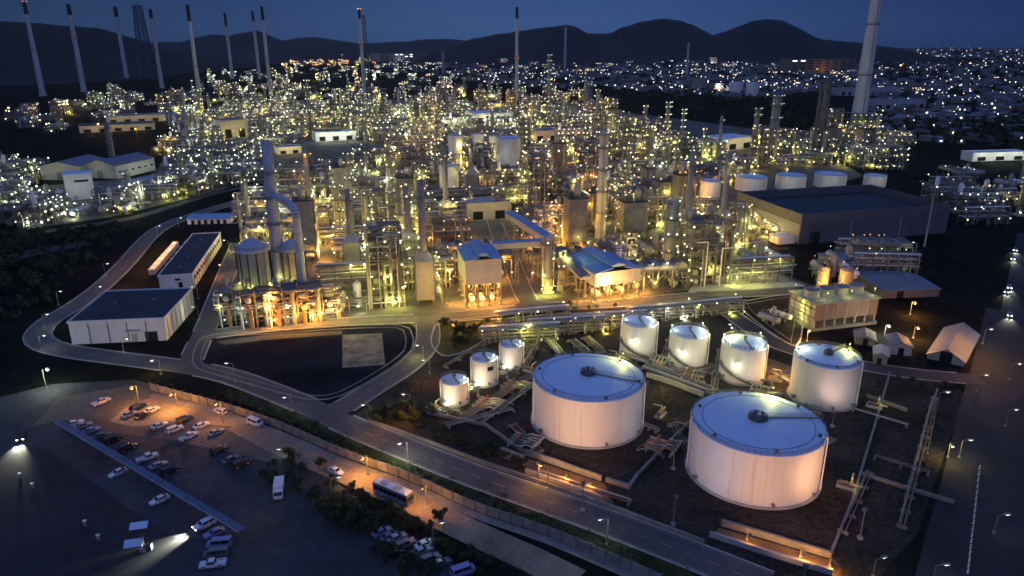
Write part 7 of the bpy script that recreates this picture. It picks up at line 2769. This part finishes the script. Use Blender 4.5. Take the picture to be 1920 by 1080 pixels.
CARS = [
    (190, 757, 28, -12, 'pickup', 'white', 'white pickup parked alone at the upper left of the sandy forecourt'),
    (243, 780, 30, -14, 'saloon', 'lilac', 'lilac blue saloon at the left end of the forecourt cluster'),
    (259, 767, 30, -14, 'suv', 'dark', 'dark car behind the lilac saloon on the forecourt'),
    (285, 772, 30, -14, 'saloon', 'white', 'white saloon right of the dark car on the forecourt edge'),
    (268, 782, 30, -14, 'saloon', 'dark', 'black saloon in the shade beside the lilac saloon'),
    (300, 801, 32, -12, 'saloon', 'white', 'white saloon, leftmost of the central car group'),
    (328, 809, 32, -12, 'suv', 'white', 'white SUV, second of the central car group'),
    (347, 791, 32, -12, 'suv', 'dark', 'black car behind the central white cars'),
    (378, 801, 32, -12, 'saloon', 'white', 'white saloon at the rear right of the central car group'),
    (355, 822, 36, -16, 'pickup', 'white', 'white pickup at the front of the central car group'),
    (406, 814, 32, -14, 'saloon', 'silver', 'silver saloon, rightmost of the central car group'),
    (413, 775, -24, -8, 'suv', 'white', 'white car beside the drain at the lot top'),
    (479, 797, 26, 10, 'van', 'white', 'white van parked beside the boundary wall'),
    (411, 848, 30, -12, 'suv', 'dark', 'black car right of the lot middle, beside a grey one'),
    (434, 865, 30, -14, 'saloon', 'grey', 'grey saloon right of the lot middle'),
    (452, 873, 30, -14, 'suv', 'dark', 'dark car at the right end of the three in the lot middle'),
    (141, 797, 26, -8, 'saloon', 'white', 'white saloon, first behind the canopy from the left'),
    (157, 801, 26, -8, 'saloon', 'silver', 'silver saloon, second behind the canopy from the left'),
    (172, 810, 26, -8, 'saloon', 'lilac', 'lilac saloon, third behind the canopy from the left'),
    (192, 820, 26, -8, 'saloon', 'grey', 'grey saloon, fourth behind the canopy from the left'),
    (212, 828, 26, -10, 'suv', 'dark', 'dark car, fifth behind the canopy from the left'),
    (240, 843, 26, -10, 'suv', 'dark', 'dark car, sixth behind the canopy from the left'),
    (277, 862, 30, -10, 'pickup', 'white', 'white pickup with bright top behind the canopy middle'),
    (298, 876, 26, -10, 'saloon', 'silver', 'silver saloon behind the canopy, right of the bright pickup'),
    (319, 886, 26, -10, 'suv', 'dark', 'dark car, last behind the canopy'),
    (222, 890, -36, 17, 'saloon', 'white', 'white saloon poking out below the canopy, left one'),
    (300, 941, -36, 17, 'saloon', 'white', 'white saloon poking out below the canopy, right one'),
    (384, 988, -34, 16, 'suv', 'white', 'white SUV with headlights on at the canopy end', True),
    (403, 1003, -34, 14, 'saloon', 'lilac', 'lilac saloon beside the SUV with headlights on'),
    (412, 1025, -46, 4, 'van', 'lilac', 'lilac van, rear one of the row below the canopy end'),
    (406, 1044, -46, 5, 'van', 'grey', 'grey van in the middle of the row below the canopy end'),
    (400, 1062, -46, 6, 'pickup', 'white', 'white pickup, front one of the row below the canopy end'),
    (42, 822, -9, 20, 'suv', 'dark', 'dark SUV with headlights on at the left edge', True),
    (630, 887, 30, 14, 'saloon', 'white', 'white saloon driving on the sandy lane', False),
    (716, 1001, 26, -12, 'saloon', 'lilac', 'lilac saloon among the bottom shrubs, leftmost'),
    (731, 1009, 26, -12, 'saloon', 'grey', 'grey saloon among the bottom shrubs, second from left'),
    (744, 1012, 26, -12, 'saloon', 'silver', 'silver saloon among the bottom shrubs, third from left'),
    (760, 1025, 26, -12, 'suv', 'grey', 'grey car among the bottom shrubs, fourth from left'),
    (797, 1024, 26, -12, 'saloon', 'white', 'white saloon among the bottom shrubs, upper right'),
    (791, 1037, 26, -12, 'saloon', 'silver', 'silver saloon just before the white one in the bottom shrubs'),
    (806, 1053, 26, -12, 'suv', 'grey', 'grey car low in the bottom shrubs'),
    (826, 1060, 26, -12, 'saloon', 'grey', 'grey saloon at the lower right of the bottom shrubs'),
    (738, 1044, 26, -12, 'suv', 'dark', 'dark car low left in the bottom shrubs'),
    (868, 1076, 30, -10, 'van', 'lilac', 'lilac van cut by the bottom picture edge'),
]
for c in CARS:
    car(*c)
for k, (px, py, w) in enumerate(((1903, 470, 1), (1899, 486, 1), (1893, 540, 1), (1887, 548, 1), (1893, 592, 1))):
    t = car(px, py, -3, 26, 'saloon', 'silver', 'silver car with headlights on the dark highway, %s from the top' % ORD[k + 1], True, 'cars on the highway')


def bus():
    p, q = g(738, 934), g(768, 947)
    d = q - p
    t = thing('bus', 'long bus with yellow lit roof on the sandy lane', 'bus', (p.x, p.y, .03), math.atan2(d.y, d.x))
    L, w, h = 10.5, 1.25, 3.1
    body, pm = MB(), PAINT['grey']
    body.loft([[(x, -w * k, .45), (x, w * k, .45), (x, w * k, h * .96), (x, w * k * .9, h), (x, -w * k * .9, h), (x, -w * k, h * .96)] for x, k in ((-L / 2, .94), (-L / 2 + .25, 1), (L / 2 - .3, 1), (L / 2, .92))], pm)
    build('body', body, t)
    mb = MB(); mb.box((0, 0, h + .03), (L - .5, w * 1.8, .08), PAINT['white']); build('roof', mb, t)
    for s in (-1, 1):
        for k in range(7):
            mb = MB(); mb.box((-L / 2 + 1.1 + k * 1.4, s * (w + .005), 2.05), (1.22, .04, .95), M_GLASS); build('side_window', mb, t)
        mb = MB(); mb.box((0, s * (w + .012), .95), (L - .8, .03, .55), PAINT['lilac']); build('side_stripe', mb, t)
    mb = MB(); mb.box((L / 2 + .0, 0, 2.0), (.06, 2.0, 1.2), M_GLASS); build('windscreen', mb, t)
    mb = MB(); mb.box((-L / 2 - .0, 0, 2.1), (.06, 1.9, .9), M_GLASS); build('rear_window', mb, t)
    for x in (-2.5, 1.5):
        mb = MB(); mb.box((x, 0, h + .2), (1.8, 1.4, .24), PAINT['silver']); build('roof_unit', mb, t)
    add_wheels(t, L, w, .48, (L / 2 - 2.2, -L / 2 + 2.6))
    lamps_of(t, L / 2 + .02, -L / 2 - .02, w, .9)
    mirrors(t, L / 2 - .1, w, 2.3, M_BLACK)


bus()


def lorry():
    p, q = g(524, 926), g(521, 948)
    d = q - p
    t = thing('lorry', 'small white lorry facing the camera beside the shrubs', 'lorry', (p.x, p.y, .03), math.atan2(d.y, d.x))
    pm = PAINT['white']
    mb = MB(); mb.loft([[(x, -1.05 * k, .55), (x, 1.05 * k, .55), (x, 1.05 * k, z), (x, -1.05 * k, z)] for x, k, z in ((1.5, 1, 2.35), (2.6, 1, 2.35), (3.05, .96, 1.35))], pm); build('cab', mb, t)
    glass_quad(t, 'windscreen', [(3.02, -.9, 1.42), (3.02, .9, 1.42), (2.66, .92, 2.22), (2.66, -.92, 2.22)], (1, 0, .5))
    for s in (-1, 1):
        mb = MB(); mb.box((2.1, s * 1.055, 1.8), (.8, .03, .6), M_GLASS); build('side_window', mb, t)
    mb = MB(); mb.box((-.8, 0, 1.85), (4.3, 2.2, 2.2), pm)
    for k in range(6):
        mb.box((-2.7 + k * .76, 1.12, 1.85), (.06, .06, 2.1), PAINT['silver']); mb.box((-2.7 + k * .76, -1.12, 1.85), (.06, .06, 2.1), PAINT['silver'])
    build('cargo_box', mb, t)
    mb = MB(); mb.box((-.1, 0, .62), (6.0, .9, .24), M_BLACK); build('chassis', mb, t)
    add_wheels(t, 6, 1.05, .42, (2.1, -1.9))
    lamps_of(t, 3.06, -2.98, 1.0, .85)
    mirrors(t, 2.75, 1.1, 1.7, M_BLACK)
    light(p + Vector((-1.5, -9, 6.5)), 160, 'white', .3)


lorry()

# solar panel mast at the lower left
p = g(271, 1032)
t = thing('solar_mast', 'solar panel mast with two pale tilted panels in the dark lot', 'mast', p)
h = zat(p, 988)
mb = MB(); mb.cyl((0, 0, 0), (0, 0, h), .16, M_DSTEEL, n=10); mb.box((0, 0, .35), (1.3, 1.3, .7), M_CONC); build('pole', mb, t)
for nm, c, tilt in (('solar_panel', Vector((-.3, .2, h + .2)), .35), ('solar_panel', Vector((-1.6, -.8, h * .42)), .55)):
    mb = MB()
    u, v = Vector((1, .25, 0)).normalized(), Vector((-.25, 1, tilt)).normalized()
    n = u.cross(v)
    q = [c - u * 1.7 - v * .9, c + u * 1.7 - v * .9, c + u * 1.7 + v * .9, c - u * 1.7 + v * .9]
    mb.loft([[x - n * .05 for x in q], [x + n * .05 for x in q]], M_ROOFW)
    o = build(nm, mb, t)
mb = MB(); mb.bar((0, 0, h * .42), (-1.2, -.6, h * .42), .14, M_DSTEEL); mb.bar((0, 0, h - .5), (-.2, .2, h + .15), .14, M_DSTEEL); build('bracket', mb, t)
mb = MB(); mb.box((.9, .3, .7), (1.2, .9, 1.4), M_DSTEEL); build('battery_box', mb, t)

# bollards
for k in range(18):
    f = k / 17
    p = g(1836 - 22 * f, 880 + 195 * f)
    t = thing('bollard', 'white roadside bollard on the right edge of the east road', 'bollard', p, 0, 'bollards along the east road')
    mb = MB(); mb.cyl((0, 0, 0), (0, 0, 1.1), .16, M_WHITE, n=8); mb.cyl((0, 0, 1.1), (0, 0, 1.2), .16, M_WHITE, r1=.05, n=8); build('post', mb, t)
    mb = MB(); mb.cyl((0, 0, .75), (0, 0, .95), .17, M_RED, n=8); build('reflector_band', mb, t)
for k, (px, py) in enumerate(((38, 896), (62, 915), (185, 1012), (160, 985))):
    t = thing('mooring_post', 'small pale post in the dark lot at lower left, %s one' % ('upper left', 'upper right', 'lower right', 'lower left')[k], 'post', g(px, py))
    mb = MB(); mb.cyl((0, 0, 0), (0, 0, 1.0), .3, M_CONC, n=10); build('post', mb, t)
    mb = MB(); mb.lathe([(.3, 1.0), (.42, 1.1), (.42, 1.25), (.01, 1.35)], M_WHITE, n=10); build('cap', mb, t)

# ---------------------------------------------------------------- shrubs and small trees
def shrub_mesh(seed, h, leaf, n, m, trunk=True):
    R = random.Random(seed)
    mb = MB()
    cl = []
    for k in range(7):
        a = R.uniform(0, 2 * PI)
        d = R.uniform(.1, .42) * h
        cl.append((Vector((math.cos(a) * d, math.sin(a) * d, h * R.uniform(.4, .85))), h * R.uniform(.16, .28)))
    for k in range(n):
        c, r = R.choice(cl)
        u = Vector((R.gauss(0, 1), R.gauss(0, 1), R.gauss(0, .8))).normalized() * r * R.random() ** .35
        p = c + u
        p.z = max(.1, p.z)
        a = Vector((R.gauss(0, 1), R.gauss(0, 1), R.gauss(0, .6))).normalized() * leaf * R.uniform(.6, 1.2)
        b = a.cross(Vector((R.gauss(0, 1), R.gauss(0, 1), R.gauss(0, 1)))).normalized() * leaf * .5
        mb.add([p - a, p - b, p + a, p + b], [(0, 1, 2, 3)], m if R.random() < .7 else (M_LEAF2 if m is M_LEAF else M_LEAF))
    tr = MB()
    tr.cyl((0, 0, 0), (0, 0, h * .45), h * .035, M_BARK, r1=h * .02, n=7)
    for c, r in cl[:5]:
        tr.cyl((0, 0, h * R.uniform(.2, .42)), c, h * .018, M_BARK, r1=h * .006, n=5)
    return mb.mesh('crown'), tr.mesh('trunk')


SHR = [shrub_mesh(40 + k, 1.0, (.075, .06, .085, .07)[k], (620, 520, 460, 560)[k], (M_LEAF, M_LEAF2, M_LEAF, M_LEAF)[k]) for k in range(4)]
SR = random.Random(99)


def shrub(p, h, label, group, name='shrub'):
    cr, tr = SR.choice(SHR)
    t = thing(name, label, 'tree' if h > 4 else 'shrub', p, SR.uniform(0, 6), group)
    t.scale = (h * SR.uniform(.9, 1.25), h * SR.uniform(.9, 1.25), h)
    link('crown', cr, t)
    link('trunk', tr, t)


def strip(poly, n, h0, h1, label, group, name='shrub'):
    pts = [g(*q) for q in poly]
    x0, x1 = min(p.x for p in pts), max(p.x for p in pts)
    y0, y1 = min(p.y for p in pts), max(p.y for p in pts)
    c = 0
    got = []
    for _ in range(n * 60):
        q = Vector((SR.uniform(x0, x1), SR.uniform(y0, y1), 0))
        if c >= n:
            break
        if not inpoly(q, pts) or any((q - o).length < (h0 + h1) * .28 for o in got):
            continue
        got.append(q); c += 1
        shrub(q, SR.uniform(h0, h1), label, group, name)


strip([(482, 880), (540, 862), (620, 895), (690, 930), (640, 960), (560, 930), (500, 905)], 44, 1.2, 2.7, 'dark shrub in the strip between car park and sandy lane, upper part', 'shrubs of the upper strip')
strip([(590, 950), (640, 960), (690, 932), (800, 990), (960, 1075), (900, 1085), (780, 1000), (690, 985), (640, 990)], 56, 1.2, 2.7, 'dark shrub in the strip between car park and sandy lane, lower part', 'shrubs of the lower strip')
strip([(610, 960), (690, 970), (720, 990), (700, 1010), (640, 990)], 9, 2.8, 4.4, 'dark bushy tree at the edge of the car park bottom', 'trees at the car park edge', 'tree')
strip([(690, 1030), (760, 1050), (860, 1085), (760, 1095), (700, 1060)], 9, 2.4, 3.8, 'dark bushy tree among the parked cars at the bottom', 'trees among the bottom cars', 'tree')
strip([(690, 800), (700, 775), (770, 760), (820, 775), (790, 805), (740, 800)], 22, 1.6, 3.6, 'warm lit shrub at the yard corner near the small tanks', 'shrubs at the yard corner')
strip([(830, 612), (930, 604), (920, 620), (880, 648), (835, 658)], 14, 2.2, 4.5, 'dark shrub on the grass island beside the bend road', 'shrubs on the grass island')
strip([(790, 808), (900, 852), (985, 880), (975, 868), (880, 830), (820, 800)], 20, 1.5, 3.2, 'dark shrub between the road and the middle large tank', 'shrubs along the yard edge')
strip([(300, 722), (440, 755), (560, 795), (700, 858), (900, 948), (900, 955), (700, 866), (560, 802), (440, 762), (300, 729)], 36, 1.0, 2.0, 'low shrub along the boundary wall', 'shrubs along the boundary wall')
strip([(1010, 590), (1180, 575), (1040, 575)], 8, 1.5, 3, 'low dark shrub beside the cross road at the yard rear', 'shrubs at the yard rear')
strip([(1625, 700), (1780, 722), (1800, 745), (1640, 722)], 10, 1.2, 2.4, 'low dark shrub along the yard road on the right', 'shrubs along the yard road')
for k, (px, py, h) in enumerate(((548, 862, 4.2), (600, 878, 3.6), (826, 978, 3.6))):
    shrub(g(px, py), h, 'small standalone tree at the lane side, %s' % ('beside the lorry', 'beside the white car', 'right of the bus')[k], None, 'small_tree')
# lit trench strips: orange lamplight put into the colour of the earth
sheet('lamp_tinted_ground', [(985, 858), (1135, 908), (1150, 945), (1090, 930), (985, 888)], .022, mat('lamp_tinted_earth', (.16, .11, .06), .95, 0, .15, .4, .2, fine=.3))
sheet('lamp_tinted_ground', [(1350, 990), (1556, 1050), (1560, 1074), (1500, 1058), (1330, 1004)], .022, MATS['lamp_tinted_earth'])
sheet('lamp_tinted_ground', [(1430, 668), (1492, 690), (1486, 720), (1440, 716)], .022, MATS['lamp_tinted_earth'])

# ---------------------------------------------------------------- evening haze
mb = MB()
m = bpy.data.materials.new('haze_air')
m.use_nodes = True
n = m.node_tree
n.nodes.remove(n.nodes['Principled BSDF'])
pv = n.nodes.new('ShaderNodeVolumePrincipled')
pv.inputs['Color'].default_value = (.78, .84, .95, 1)
pv.inputs['Density'].default_value = 1.2e-5
pv.inputs['Anisotropy'].default_value = .2
n.links.new(pv.outputs[0], n.nodes['Material Output'].inputs['Volume'])
mb.box((0, 300, 250), (34000, 34000, 502), m)
o = build('haze', mb)
o['kind'] = 'stuff'
o['label'] = 'thin bluish evening haze over the works and the town'
SC.cycles.volume_bounces = 0
SC.cycles.volume_step_rate = 4
dups = {k: v for k, v in LABELS.items() if len(v) > 1 and any(x[1] is None for x in v)}
for k, v in list(dups.items())[:30]:
    print('DUP', len(v), k)
for k in LABELS:
    n = len(k.split())
    if n < 4 or n > 16:
        print('LEN', n, k)
print('OBJECTS', len(COL.objects), 'LIGHTS', NLIGHT[0], 'LABELS', len(LABELS))
